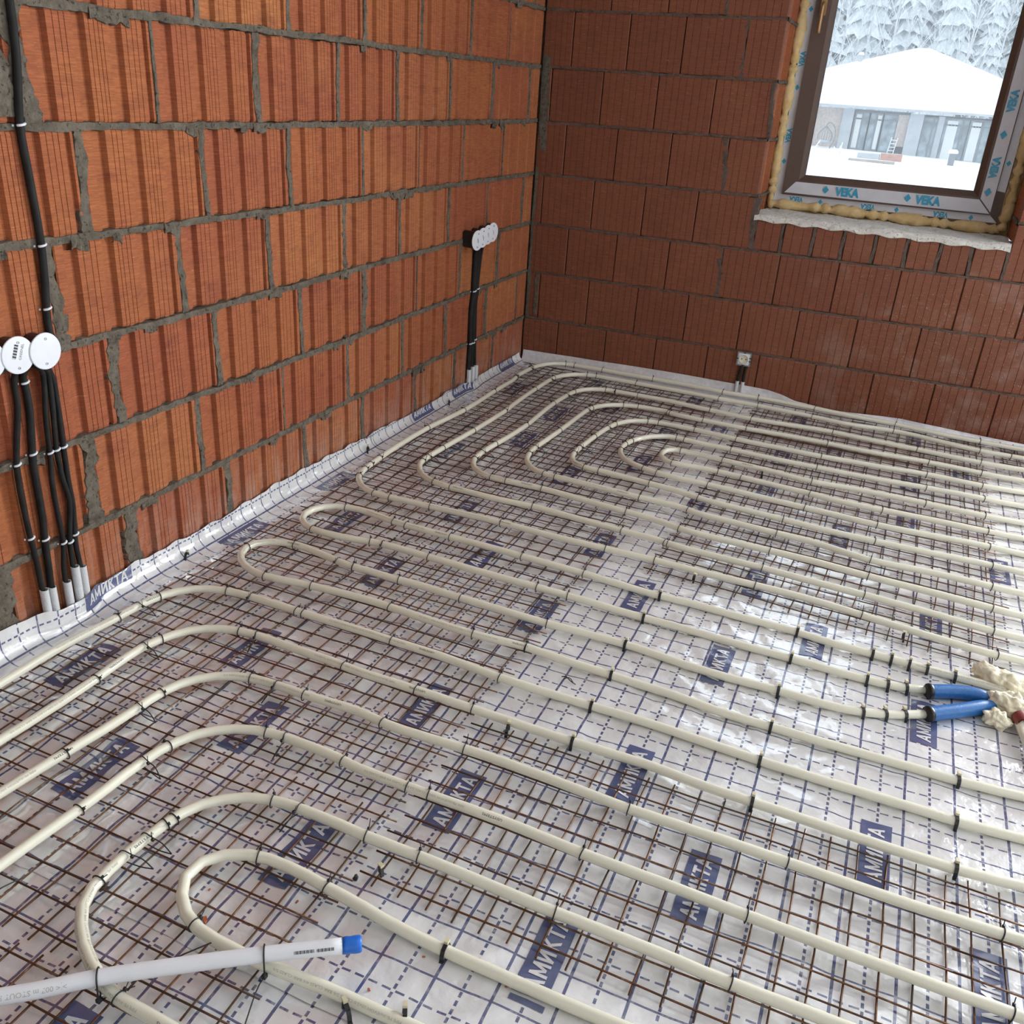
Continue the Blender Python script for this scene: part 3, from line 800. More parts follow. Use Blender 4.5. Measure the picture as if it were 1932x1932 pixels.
# the trade name printed on the foil: blue blocks with white letters
def strokes():
    T_ = 0.20; out = []
    def st(x0, y0, x1, y1, t=T_):
        d = Vector((x1-x0, y1-y0)).normalized(); n = Vector((-d.y, d.x))*t/2
        # strokes keep flat ends on the base and cap lines
        if abs(d.y) > 0.3:
            w = t/abs(d.y)/2*1.0
            out.append([(x0-w, y0), (x0+w, y0), (x1+w, y1), (x1-w, y1)])
        else:
            out.append([(x0, y0-t/2), (x1, y1-t/2), (x1, y1+t/2), (x0, y0+t/2)])
    x = 0
    def A(x): st(x+.1,0,x+.42,1); st(x+.74,0,x+.42,1); st(x+.24,.30,x+.60,.30,.15); return .95
    def Mm(x): st(x+.1,0,x+.1,1); st(x+.1,1,x+.45,.15,.17); st(x+.45,.15,x+.8,1,.17); st(x+.8,0,x+.8,1); return 1.05
    def I(x): st(x+.1,0,x+.1,1); st(x+.1,.05,x+.62,.95,.18); st(x+.62,0,x+.62,1); return .87
    def K(x): st(x+.1,0,x+.1,1); st(x+.2,.48,x+.60,1,.19); st(x+.28,.52,x+.64,0,.19); return .80
    def Tt(x): st(x+.38,0,x+.38,1); st(x+.02,.91,x+.74,.91,.18); return .78
    for fn in (A, Mm, I, K, Tt, A): x += fn(x)
    return out, x
STR, STW = strokes()
BLOCKS = []
for y, x0 in ((-.235,.483), (-.52,.184), (-.745,.478), (-1.11,.477), (-1.38,.277), (-1.855,.078), (-2.095,.272), (-2.335,.064),
              (-2.823,.4645), (-3.06,.173), (-3.305,.4645), (-3.785,.365)):
    n0 = -1 if x0 > 0.45 else 0
    for i in range(n0, 6):
        BLOCKS.append((x0 + 0.484*i, y))
def strip_of(y):
    best = None
    for v0, v1, off, o in FOIL:
        if v0 <= y <= v1 and (best is None or off > best[0]): best = (off, o)
    return best
BL, BWID = 0.174, 0.058
for (bx, by) in BLOCKS:
    if bx > 2.75: continue
    off, so_ = strip_of(by)
    nu, nv = 7, 15
    uu, vv = np.meshgrid(np.linspace(bx-BWID/2, bx+BWID/2, nu), np.linspace(by-BL/2, by+BL/2, nv))
    if bx < 0.05:
        lim = XB - (ARC + np.maximum(0.004, top_z(vv) - AZ)); uu = np.maximum(uu, lim)
    P_ = surf(uu, vv, off + 0.0012).reshape(-1, 3)
    F_ = [(j*nu+i, j*nu+i+1, (j+1)*nu+i+1, (j+1)*nu+i) for j in range(nv-1) for i in range(nu-1)]
    b = obj('print_block', mesh('print_block', P_, F_, M['print_blue'], True), so_)
    v = []; f_ = []
    k = 0.150/STW; hh = 0.031
    for q in STR:
        a0, a1, b1, b0 = [np.array(c) for c in q]
        n = len(v)
        for j in range(5):
            for i in range(2):
                c = (a0*(1-i) + a1*i)*(1-j/4) + (b0*(1-i) + b1*i)*(j/4)
                vy = by - 0.075 + c[0]*k; ux = bx + hh/2 - c[1]*hh
                if bx < 0.05: ux = max(ux, float(XB - (ARC + max(0.004, float(top_z(vy)) - AZ))))
                v.append(surf(ux, vy, off + 0.0021))
        f_ += [(n+2*j, n+2*j+1, n+2*j+3, n+2*j+2) for j in range(4)]
    obj('print_letters', mesh('print_letters', np.array(v), f_, M['print_white'], True), b)

# a block of print of which the overlapping sheet leaves only one edge showing
uu, vv = np.meshgrid(np.linspace(1.405, 1.464, 6), np.linspace(-3.410, -3.399, 3))
P_ = surf(uu, vv, 0.0012 + strip_of(-3.404)[0]).reshape(-1, 3)
obj('print_block', mesh('print_block', P_, [(j*6+i, j*6+i+1, (j+1)*6+i+1, (j+1)*6+i) for j in range(2) for i in range(5)], M['print_blue'], True), strip_of(-3.404)[1])

# plain white strip turned up at the foot of the back wall
sx = np.arange(0.012, 3.05, 0.02); prof = []
zt_ = np.interp(sx, [0,.76,1.0,1.16,1.27,1.34,1.40,1.48,1.59,1.87,2.1,2.38,3.1], [.05,.064,.063,.062,.060,.049,.030,.024,.018,.034,.024,.016,.018])
V_ = []; nP = 9
for x, zt in zip(sx, zt_):
    for j in range(nP):
        t = j/(nP-1)
        if t < 0.4: y = -0.075 + (0.055)*(t/0.4); z = 0.0035 + 0.002*math.sin(x*30)*(1-t)
        else:
            q = (t-0.4)/0.6; y = -0.020 + 0.013*math.sin(q*PI/2); z = 0.0035 + (zt-0.0035)*q**1.3
        V_.append((x, y + 0.0015*math.sin(x*21+j), z))
F_ = [(i*nP+j, (i+1)*nP+j, (i+1)*nP+j+1, i*nP+j+1) for i in range(len(sx)-1) for j in range(nP-1)]
o = obj('edge_strip', mesh('edge_strip', V_, F_, M['foil_white'], True))
tag(o, 'plain white foil strip turned up at the foot of the window wall', 'foil strip')

# ------------------------------------------------------------------ rusty welded mesh
rw = random.Random(5)
WR = 0.0019
def wire_meshes(L, n=4):
    out = []
    for k in range(n):
        N = 14; ph = rw.random()*6; a = 0.0012; b = 0.0008
        pts = [(-L/2 + L*i/N, a*math.sin(i*0.8+ph) + 0.0004*(rw.random()-.5), b*math.sin(i*1.1+ph*2)) for i in range(N+1)]
        v, f = tube_geo(pts, WR, 5)
        out.append(mesh('wire', v, f, M['wire'], True))
    return out
LX, LY = 0.985, 0.503
WX, WY = wire_meshes(LX), wire_meshes(LY)
def wire_sheet(label, x0, y_low, nx=19, ny=10, px=0.0517, py=0.0515, rot=0.0, first=0.006, xw=None, clip_y=-0.012, dz=0.0):
    """x0, y_low: the lower left end of its wires; wires along the room's width lie on top"""
    root = empty('wire_mesh', (x0, y_low, 0.0), (0, 0, rot))
    tag(root, label, 'wire mesh', 'rusty wire mesh sheets under the pipes')
    for j in range(ny):
        y = j*py + (rw.random()-.5)*0.003
        if y_low + y > clip_y: continue
        obj('wire', WX[rw.randrange(4)], root, (LX/2 + (rw.random()-.5)*0.012, y, 0.0112 + dz + 0.0006*rw.random()), (rw.random()*6, 0, (rw.random()-.5)*0.002))
    for i in range(nx):
        x = first + i*px + (rw.random()-.5)*0.004
        top = y_low - 0.02 + LY
        s_ = 1.0 if top < clip_y+0.02 else max(0.3, (clip_y + 0.02 - (y_low - 0.02))/LY)
        o = obj('wire', WY[rw.randrange(4)], root, (x, -0.02 + LY*s_/2 + (rw.random()-.5)*0.006, 0.0078 + dz), (rw.random()*6, 0, PI/2 + (rw.random()-.5)*0.006))
        if s_ < 1: o.scale = (s_, 1, 1)
    return root
for i, (x0, y) in enumerate(((.108,-.565), (.106,-1.080), (.104,-1.590), (.112,-2.107), (.100,-2.626), (.084,-3.120), (.086,-3.636))):
    wire_sheet('rusty welded mesh sheet along the left wall, %s from the window wall' % ORD[i+1], x0, y, rot=(-.004, .002, -.002, -.006, -.004, -.003, .0)[i], first=0.022 if i == 6 else 0.015)
wire_sheet('rusty welded mesh sheet under the free white pipe end, nearest the camera', -0.06, -4.146, rot=0.0, dz=0.0)
for i, (x0, y, r_) in enumerate(((1.232,-.520,-.022), (1.225,-.945,-.014), (1.222,-1.455,-.024), (1.214,-1.945,-.062))):
    wire_sheet('rusty welded mesh sheet right of the bare strip, %s from the window wall' % ORD[i+1], x0, y, rot=r_, first=0.018)
wire_sheet('rusty welded mesh sheet at the front right, beside the two hairpin bends', 1.072, -3.304, rot=-0.006, first=0.037)
wire_sheet('rusty welded mesh sheet at the front right, cut off by the frame edge', 2.052, -3.312, rot=-0.004, first=0.026, dz=0.0035)
wire_sheet('rusty welded mesh sheet in the far right corner by the window wall', 2.272, -0.362, nx=10, rot=-0.01, first=0.012)

# traced centre lines of the pipes (metres), with the distances along them of ties (t), slack ties (l) and clips (c)
PIPES = {
'C1': dict(p=[(3.372,-0.132,0.024),(3.331,-0.131,0.024),(3.291,-0.131,0.024),(3.251,-0.130,0.024),(3.211,-0.129,0.024),(3.171,-0.128,0.024),(3.131,-0.128,0.024),(3.090,-0.127,0.024),(3.050,-0.126,0.024),(3.010,-0.125,0.024),(2.970,-0.125,0.024),(2.930,-0.124,0.024),(2.890,-0.123,0.024),(2.849,-0.122,0.024),(2.809,-0.121,0.024),(2.769,-0.121,0.024),(2.729,-0.120,0.024),(2.689,-0.119,0.024),(2.649,-0.118,0.024),(2.608,-0.118,0.024),(2.568,-0.117,0.024),(2.528,-0.116,0.024),(2.488,-0.115,0.024),(2.448,-0.115,0.024),(2.407,-0.114,0.024),(2.367,-0.113,0.024),(2.327,-0.113,0.024),(2.287,-0.112,0.024),(2.247,-0.111,0.024),(2.207,-0.110,0.024),(2.166,-0.109,0.024),(2.126,-0.108,0.024),(2.086,-0.106,0.024),(2.046,-0.103,0.024),(2.006,-0.099,0.024),(1.966,-0.094,0.024),(1.927,-0.088,0.024),(1.887,-0.082,0.024),(1.847,-0.077,0.024),(1.807,-0.074,0.024),(1.767,-0.072,0.024),(1.727,-0.070,0.024),(1.686,-0.067,0.024),(1.646,-0.065,0.024),(1.606,-0.061,0.024),(1.566,-0.058,0.024),(1.526,-0.054,0.024),(1.486,-0.051,0.024),(1.446,-0.048,0.024),(1.406,-0.046,0.024),(1.366,-0.044,0.024),(1.326,-0.042,0.024),(1.286,-0.041,0.024),(1.245,-0.041,0.024),(1.205,-0.043,0.024),(1.165,-0.045,0.024),(1.125,-0.048,0.024),(1.085,-0.049,0.024),(1.045,-0.048,0.024),(1.005,-0.045,0.024),(0.965,-0.042,0.024),(0.925,-0.039,0.024),(0.884,-0.037,0.024),(0.844,-0.036,0.024),(0.804,-0.036,0.024),(0.764,-0.036,0.024),(0.724,-0.036,0.024),(0.684,-0.036,0.024),(0.643,-0.036,0.024),(0.603,-0.036,0.024),(0.563,-0.036,0.024),(0.523,-0.036,0.024),(0.483,-0.036,0.024),(0.442,-0.036,0.024),(0.402,-0.036,0.024),(0.362,-0.036,0.024),(0.322,-0.037,0.024),(0.282,-0.042,0.024),(0.244,-0.055,0.024),(0.211,-0.077,0.024),(0.185,-0.107,0.024),(0.166,-0.143,0.024),(0.154,-0.181,0.024),(0.147,-0.221,0.024),(0.144,-0.261,0.024),(0.142,-0.301,0.024),(0.140,-0.341,0.024),(0.139,-0.381,0.024),(0.145,-0.421,0.024),(0.150,-0.460,0.024),(0.151,-0.501,0.024),(0.150,-0.541,0.024),(0.149,-0.581,0.024),(0.148,-0.621,0.024),(0.148,-0.661,0.024),(0.148,-0.701,0.024),(0.148,-0.742,0.024),(0.149,-0.782,0.024),(0.149,-0.822,0.024),(0.150,-0.862,0.024),(0.150,-0.902,0.024),(0.149,-0.943,0.024),(0.148,-0.983,0.024),(0.145,-1.023,0.024),(0.142,-1.063,0.024),(0.138,-1.103,0.024),(0.134,-1.143,0.024),(0.129,-1.183,0.024),(0.125,-1.223,0.024),(0.122,-1.263,0.024),(0.120,-1.303,0.024),(0.119,-1.343,0.024),(0.118,-1.383,0.024),(0.118,-1.423,0.024),(0.118,-1.464,0.024),(0.119,-1.504,0.024),(0.120,-1.544,0.024),(0.121,-1.584,0.024),(0.123,-1.624,0.024),(0.125,-1.664,0.024),(0.128,-1.704,0.024),(0.131,-1.744,0.024),(0.137,-1.784,0.024),(0.149,-1.822,0.024),(0.169,-1.857,0.024),(0.197,-1.886,0.024),(0.230,-1.908,0.024),(0.268,-1.920,0.024),(0.308,-1.923,0.024),(0.348,-1.922,0.024),(0.389,-1.920,0.024),(0.429,-1.919,0.024),(0.469,-1.918,0.024),(0.509,-1.916,0.024),(0.549,-1.915,0.024),(0.589,-1.913,0.024),(0.629,-1.911,0.024),(0.670,-1.909,0.024),(0.710,-1.908,0.024),(0.750,-1.909,0.024),(0.790,-1.911,0.024),(0.830,-1.912,0.024),(0.870,-1.914,0.024),(0.911,-1.914,0.024),(0.951,-1.914,0.024),(0.991,-1.914,0.024),(1.031,-1.913,0.024),(1.071,-1.912,0.024),(1.111,-1.911,0.024),(1.152,-1.910,0.024),(1.192,-1.909,0.024),(1.232,-1.908,0.024),(1.272,-1.909,0.024),(1.312,-1.910,0.024),(1.352,-1.911,0.024),(1.393,-1.911,0.024),(1.433,-1.911,0.024),(1.473,-1.911,0.024),(1.513,-1.910,0.024),(1.553,-1.910,0.024),(1.594,-1.910,0.024),(1.634,-1.911,0.024),(1.674,-1.912,0.024),(1.714,-1.914,0.023),(1.754,-1.917,0.022),(1.794,-1.920,0.021),(1.834,-1.925,0.020),(1.874,-1.930,0.020),(1.914,-1.935,0.020),(1.954,-1.940,0.020),(1.993,-1.946,0.020),(2.033,-1.950,0.020),(2.073,-1.954,0.020),(2.113,-1.957,0.020),(2.153,-1.958,0.019),(2.193,-1.954,0.018),(2.233,-1.947,0.015),(2.272,-1.938,0.014),(2.312,-1.930,0.013),(2.351,-1.922,0.013),(2.390,-1.914,0.012),(2.430,-1.906,0.012),(2.469,-1.898,0.012),(2.508,-1.890,0.012),(2.548,-1.882,0.012),(2.587,-1.874,0.012),(2.627,-1.866,0.012),(2.666,-1.858,0.013),(2.705,-1.849,0.013),(2.745,-1.841,0.013),(2.784,-1.833,0.013),(2.823,-1.825,0.013),(2.863,-1.817,0.013),(2.902,-1.809,0.014),(2.941,-1.801,0.014),(2.981,-1.793,0.014),(3.020,-1.785,0.014),(3.060,-1.777,0.014),(3.099,-1.769,0.014),(3.138,-1.761,0.014),(3.178,-1.752,0.014),(3.217,-1.744,0.015)],
  t=[1.173, 1.521, 1.876, 2.138, 2.306, 2.656, 2.918, 3.066, 3.112, 3.331, 3.521, 3.53, 3.789, 4.105, 4.383, 4.757, 4.827, 4.874, 4.941, 5.101, 5.163, 5.311, 5.562, 5.913, 6.067, 6.368, 6.665, 7.008], l=[3.356], c=[]),
'C2': dict(p=[(3.362,-0.203,0.024),(3.322,-0.204,0.024),(3.282,-0.206,0.024),(3.242,-0.207,0.024),(3.202,-0.208,0.024),(3.162,-0.209,0.024),(3.122,-0.211,0.024),(3.082,-0.212,0.024),(3.042,-0.213,0.024),(3.002,-0.214,0.024),(2.962,-0.216,0.024),(2.922,-0.217,0.024),(2.882,-0.218,0.024),(2.842,-0.219,0.024),(2.802,-0.221,0.024),(2.762,-0.222,0.024),(2.722,-0.223,0.024),(2.682,-0.225,0.024),(2.642,-0.226,0.024),(2.602,-0.227,0.024),(2.562,-0.228,0.024),(2.522,-0.230,0.024),(2.482,-0.231,0.024),(2.442,-0.232,0.024),(2.402,-0.233,0.024),(2.362,-0.235,0.024),(2.322,-0.237,0.024),(2.282,-0.239,0.024),(2.242,-0.240,0.024),(2.202,-0.239,0.024),(2.162,-0.235,0.024),(2.123,-0.229,0.024),(2.084,-0.221,0.024),(2.044,-0.212,0.024),(2.005,-0.204,0.024),(1.966,-0.195,0.024),(1.927,-0.187,0.024),(1.888,-0.181,0.024),(1.848,-0.179,0.024),(1.808,-0.181,0.024),(1.768,-0.187,0.024),(1.729,-0.194,0.024),(1.689,-0.199,0.024),(1.649,-0.201,0.024),(1.609,-0.198,0.024),(1.569,-0.193,0.024),(1.530,-0.188,0.024),(1.490,-0.183,0.024),(1.450,-0.180,0.024),(1.410,-0.178,0.024),(1.370,-0.176,0.024),(1.330,-0.173,0.024),(1.290,-0.170,0.024),(1.250,-0.168,0.024),(1.210,-0.167,0.024),(1.170,-0.167,0.024),(1.130,-0.167,0.024),(1.090,-0.168,0.024),(1.050,-0.167,0.024),(1.010,-0.166,0.024),(0.970,-0.164,0.024),(0.930,-0.162,0.024),(0.890,-0.161,0.024),(0.850,-0.160,0.024),(0.810,-0.160,0.024),(0.770,-0.160,0.024),(0.730,-0.160,0.024),(0.690,-0.160,0.024),(0.650,-0.160,0.024),(0.610,-0.160,0.024),(0.570,-0.160,0.024),(0.530,-0.160,0.024),(0.490,-0.160,0.024),(0.450,-0.163,0.024),(0.411,-0.172,0.024),(0.376,-0.191,0.024),(0.347,-0.218,0.024),(0.324,-0.251,0.024),(0.308,-0.288,0.024),(0.299,-0.326,0.024),(0.296,-0.366,0.024),(0.295,-0.406,0.024),(0.295,-0.446,0.024),(0.294,-0.486,0.024),(0.293,-0.526,0.024),(0.292,-0.566,0.024),(0.292,-0.606,0.024),(0.292,-0.646,0.024),(0.293,-0.686,0.024),(0.294,-0.726,0.024),(0.295,-0.766,0.024),(0.296,-0.806,0.024),(0.298,-0.846,0.024),(0.299,-0.886,0.024),(0.299,-0.927,0.024),(0.298,-0.967,0.024),(0.297,-1.007,0.024),(0.296,-1.047,0.024),(0.294,-1.087,0.024),(0.293,-1.127,0.024),(0.291,-1.166,0.024),(0.289,-1.206,0.024),(0.286,-1.246,0.024),(0.284,-1.286,0.024),(0.281,-1.326,0.024),(0.278,-1.366,0.024),(0.275,-1.406,0.024),(0.273,-1.446,0.024),(0.270,-1.486,0.024),(0.268,-1.526,0.024),(0.268,-1.566,0.024),(0.273,-1.606,0.024),(0.288,-1.643,0.024),(0.310,-1.676,0.024),(0.339,-1.704,0.024),(0.373,-1.724,0.024),(0.411,-1.736,0.024),(0.451,-1.741,0.024),(0.491,-1.744,0.024),(0.531,-1.746,0.024),(0.571,-1.748,0.024),(0.611,-1.750,0.024),(0.651,-1.749,0.024),(0.691,-1.747,0.024),(0.731,-1.744,0.024),(0.771,-1.740,0.024),(0.810,-1.742,0.024),(0.850,-1.746,0.024),(0.890,-1.749,0.024),(0.930,-1.753,0.024),(0.970,-1.756,0.024),(1.010,-1.760,0.024),(1.050,-1.762,0.024),(1.090,-1.765,0.024),(1.130,-1.766,0.024),(1.170,-1.768,0.024),(1.210,-1.770,0.024),(1.249,-1.778,0.024),(1.289,-1.783,0.024),(1.329,-1.785,0.024),(1.369,-1.786,0.024),(1.409,-1.787,0.024),(1.449,-1.788,0.024),(1.489,-1.789,0.024),(1.529,-1.790,0.024),(1.569,-1.793,0.024),(1.608,-1.795,0.024),(1.648,-1.798,0.024),(1.688,-1.800,0.024),(1.728,-1.802,0.024),(1.768,-1.804,0.024),(1.808,-1.806,0.024),(1.848,-1.808,0.024),(1.888,-1.811,0.024),(1.928,-1.814,0.024),(1.968,-1.817,0.024),(2.008,-1.821,0.024),(2.048,-1.826,0.024),(2.087,-1.831,0.024),(2.127,-1.835,0.024),(2.167,-1.836,0.023),(2.207,-1.831,0.020),(2.246,-1.823,0.017),(2.285,-1.814,0.015),(2.324,-1.805,0.014),(2.363,-1.796,0.013),(2.402,-1.788,0.013),(2.441,-1.779,0.013),(2.480,-1.770,0.013),(2.519,-1.762,0.013),(2.558,-1.753,0.013),(2.597,-1.745,0.013),(2.637,-1.736,0.013),(2.676,-1.727,0.013),(2.715,-1.719,0.013),(2.754,-1.710,0.014),(2.793,-1.701,0.014),(2.832,-1.693,0.014),(2.871,-1.684,0.014),(2.910,-1.676,0.015),(2.949,-1.667,0.015),(2.988,-1.658,0.015),(3.027,-1.650,0.015),(3.066,-1.641,0.015),(3.106,-1.633,0.016),(3.145,-1.624,0.016),(3.184,-1.615,0.016),(3.223,-1.607,0.016)],
  t=[1.05, 1.169, 1.52, 1.869, 2.116, 2.297, 2.7, 2.904, 2.949, 3.15, 3.37, 3.732, 4.027, 4.266, 4.421, 4.624, 4.695, 5.001, 5.319, 5.464, 5.473, 5.769, 6.063, 6.403], l=[3.195, 4.377], c=[]),
'C3': dict(p=[(3.349,-0.318,0.024),(3.309,-0.321,0.024),(3.269,-0.323,0.024),(3.229,-0.326,0.024),(3.189,-0.329,0.024),(3.149,-0.332,0.024),(3.109,-0.335,0.024),(3.069,-0.337,0.024),(3.029,-0.340,0.024),(2.989,-0.343,0.024),(2.949,-0.346,0.024),(2.909,-0.348,0.024),(2.869,-0.351,0.024),(2.829,-0.354,0.024),(2.789,-0.357,0.024),(2.749,-0.359,0.024),(2.709,-0.362,0.024),(2.669,-0.365,0.024),(2.629,-0.368,0.024),(2.589,-0.371,0.024),(2.549,-0.373,0.024),(2.509,-0.376,0.024),(2.469,-0.379,0.024),(2.429,-0.382,0.024),(2.389,-0.384,0.024),(2.349,-0.387,0.024),(2.309,-0.391,0.024),(2.269,-0.394,0.024),(2.229,-0.396,0.024),(2.189,-0.397,0.024),(2.149,-0.395,0.024),(2.109,-0.392,0.024),(2.069,-0.388,0.024),(2.029,-0.384,0.024),(1.989,-0.380,0.024),(1.949,-0.376,0.024),(1.909,-0.374,0.024),(1.869,-0.372,0.024),(1.829,-0.370,0.024),(1.789,-0.368,0.024),(1.749,-0.366,0.024),(1.709,-0.363,0.024),(1.669,-0.360,0.024),(1.629,-0.356,0.024),(1.589,-0.354,0.024),(1.549,-0.355,0.024),(1.509,-0.358,0.024),(1.469,-0.362,0.024),(1.429,-0.366,0.024),(1.389,-0.371,0.024),(1.349,-0.375,0.024),(1.310,-0.378,0.024),(1.269,-0.380,0.024),(1.229,-0.379,0.024),(1.189,-0.376,0.024),(1.150,-0.371,0.024),(1.110,-0.366,0.024),(1.070,-0.363,0.024),(1.030,-0.360,0.024),(0.990,-0.356,0.024),(0.950,-0.351,0.024),(0.910,-0.346,0.024),(0.870,-0.343,0.024),(0.830,-0.342,0.024),(0.790,-0.342,0.024),(0.750,-0.343,0.024),(0.710,-0.343,0.024),(0.670,-0.344,0.024),(0.630,-0.345,0.024),(0.590,-0.349,0.024),(0.551,-0.359,0.024),(0.516,-0.379,0.024),(0.489,-0.408,0.024),(0.469,-0.443,0.024),(0.458,-0.481,0.024),(0.451,-0.521,0.024),(0.448,-0.561,0.024),(0.445,-0.601,0.024),(0.443,-0.641,0.024),(0.441,-0.681,0.024),(0.440,-0.721,0.024),(0.440,-0.761,0.024),(0.441,-0.801,0.024),(0.443,-0.841,0.024),(0.444,-0.881,0.024),(0.445,-0.921,0.024),(0.446,-0.961,0.024),(0.446,-1.001,0.024),(0.446,-1.041,0.024),(0.444,-1.082,0.024),(0.442,-1.122,0.024),(0.439,-1.162,0.024),(0.436,-1.202,0.024),(0.432,-1.241,0.024),(0.427,-1.281,0.024),(0.423,-1.321,0.024),(0.421,-1.361,0.024),(0.419,-1.401,0.024),(0.421,-1.441,0.024),(0.428,-1.481,0.024),(0.444,-1.518,0.024),(0.467,-1.550,0.024),(0.500,-1.573,0.024),(0.537,-1.586,0.024),(0.577,-1.590,0.024),(0.617,-1.590,0.024),(0.657,-1.588,0.024),(0.698,-1.587,0.024),(0.738,-1.587,0.024),(0.778,-1.589,0.024),(0.818,-1.593,0.024),(0.857,-1.597,0.024),(0.897,-1.602,0.024),(0.937,-1.606,0.024),(0.977,-1.610,0.024),(1.017,-1.614,0.024),(1.057,-1.617,0.024),(1.097,-1.620,0.024),(1.137,-1.625,0.024),(1.176,-1.632,0.024),(1.215,-1.642,0.024),(1.254,-1.652,0.024),(1.294,-1.657,0.024),(1.334,-1.659,0.024),(1.374,-1.660,0.024),(1.414,-1.660,0.024),(1.454,-1.660,0.024),(1.494,-1.661,0.024),(1.534,-1.661,0.024),(1.574,-1.660,0.024),(1.614,-1.661,0.024),(1.654,-1.662,0.024),(1.694,-1.665,0.024),(1.734,-1.669,0.024),(1.774,-1.673,0.024),(1.814,-1.677,0.024),(1.854,-1.680,0.024),(1.894,-1.683,0.024),(1.934,-1.684,0.024),(1.974,-1.686,0.024),(2.014,-1.688,0.024),(2.054,-1.691,0.024),(2.094,-1.695,0.024),(2.134,-1.697,0.024),(2.174,-1.697,0.023),(2.214,-1.694,0.020),(2.254,-1.688,0.017),(2.294,-1.682,0.015),(2.333,-1.676,0.014),(2.373,-1.671,0.013),(2.413,-1.665,0.013),(2.452,-1.659,0.013),(2.492,-1.653,0.013),(2.532,-1.647,0.013),(2.571,-1.642,0.013),(2.611,-1.636,0.013),(2.651,-1.630,0.013),(2.690,-1.624,0.013),(2.730,-1.619,0.013),(2.770,-1.613,0.014),(2.809,-1.607,0.014),(2.849,-1.601,0.014),(2.889,-1.595,0.014),(2.928,-1.590,0.015),(2.968,-1.584,0.015),(3.008,-1.578,0.015),(3.047,-1.572,0.015),(3.087,-1.566,0.015),(3.127,-1.561,0.016),(3.166,-1.555,0.016),(3.206,-1.549,0.016),(3.246,-1.543,0.016)],
  t=[1.16, 1.404, 1.746, 2.093, 2.281, 2.626, 2.733, 2.78, 2.954, 3.172, 3.496, 3.769, 3.952, 4.14, 4.198, 4.334, 4.65, 4.843, 5.136, 5.431, 5.771], l=[2.733, 3.03, 3.882], c=[]),
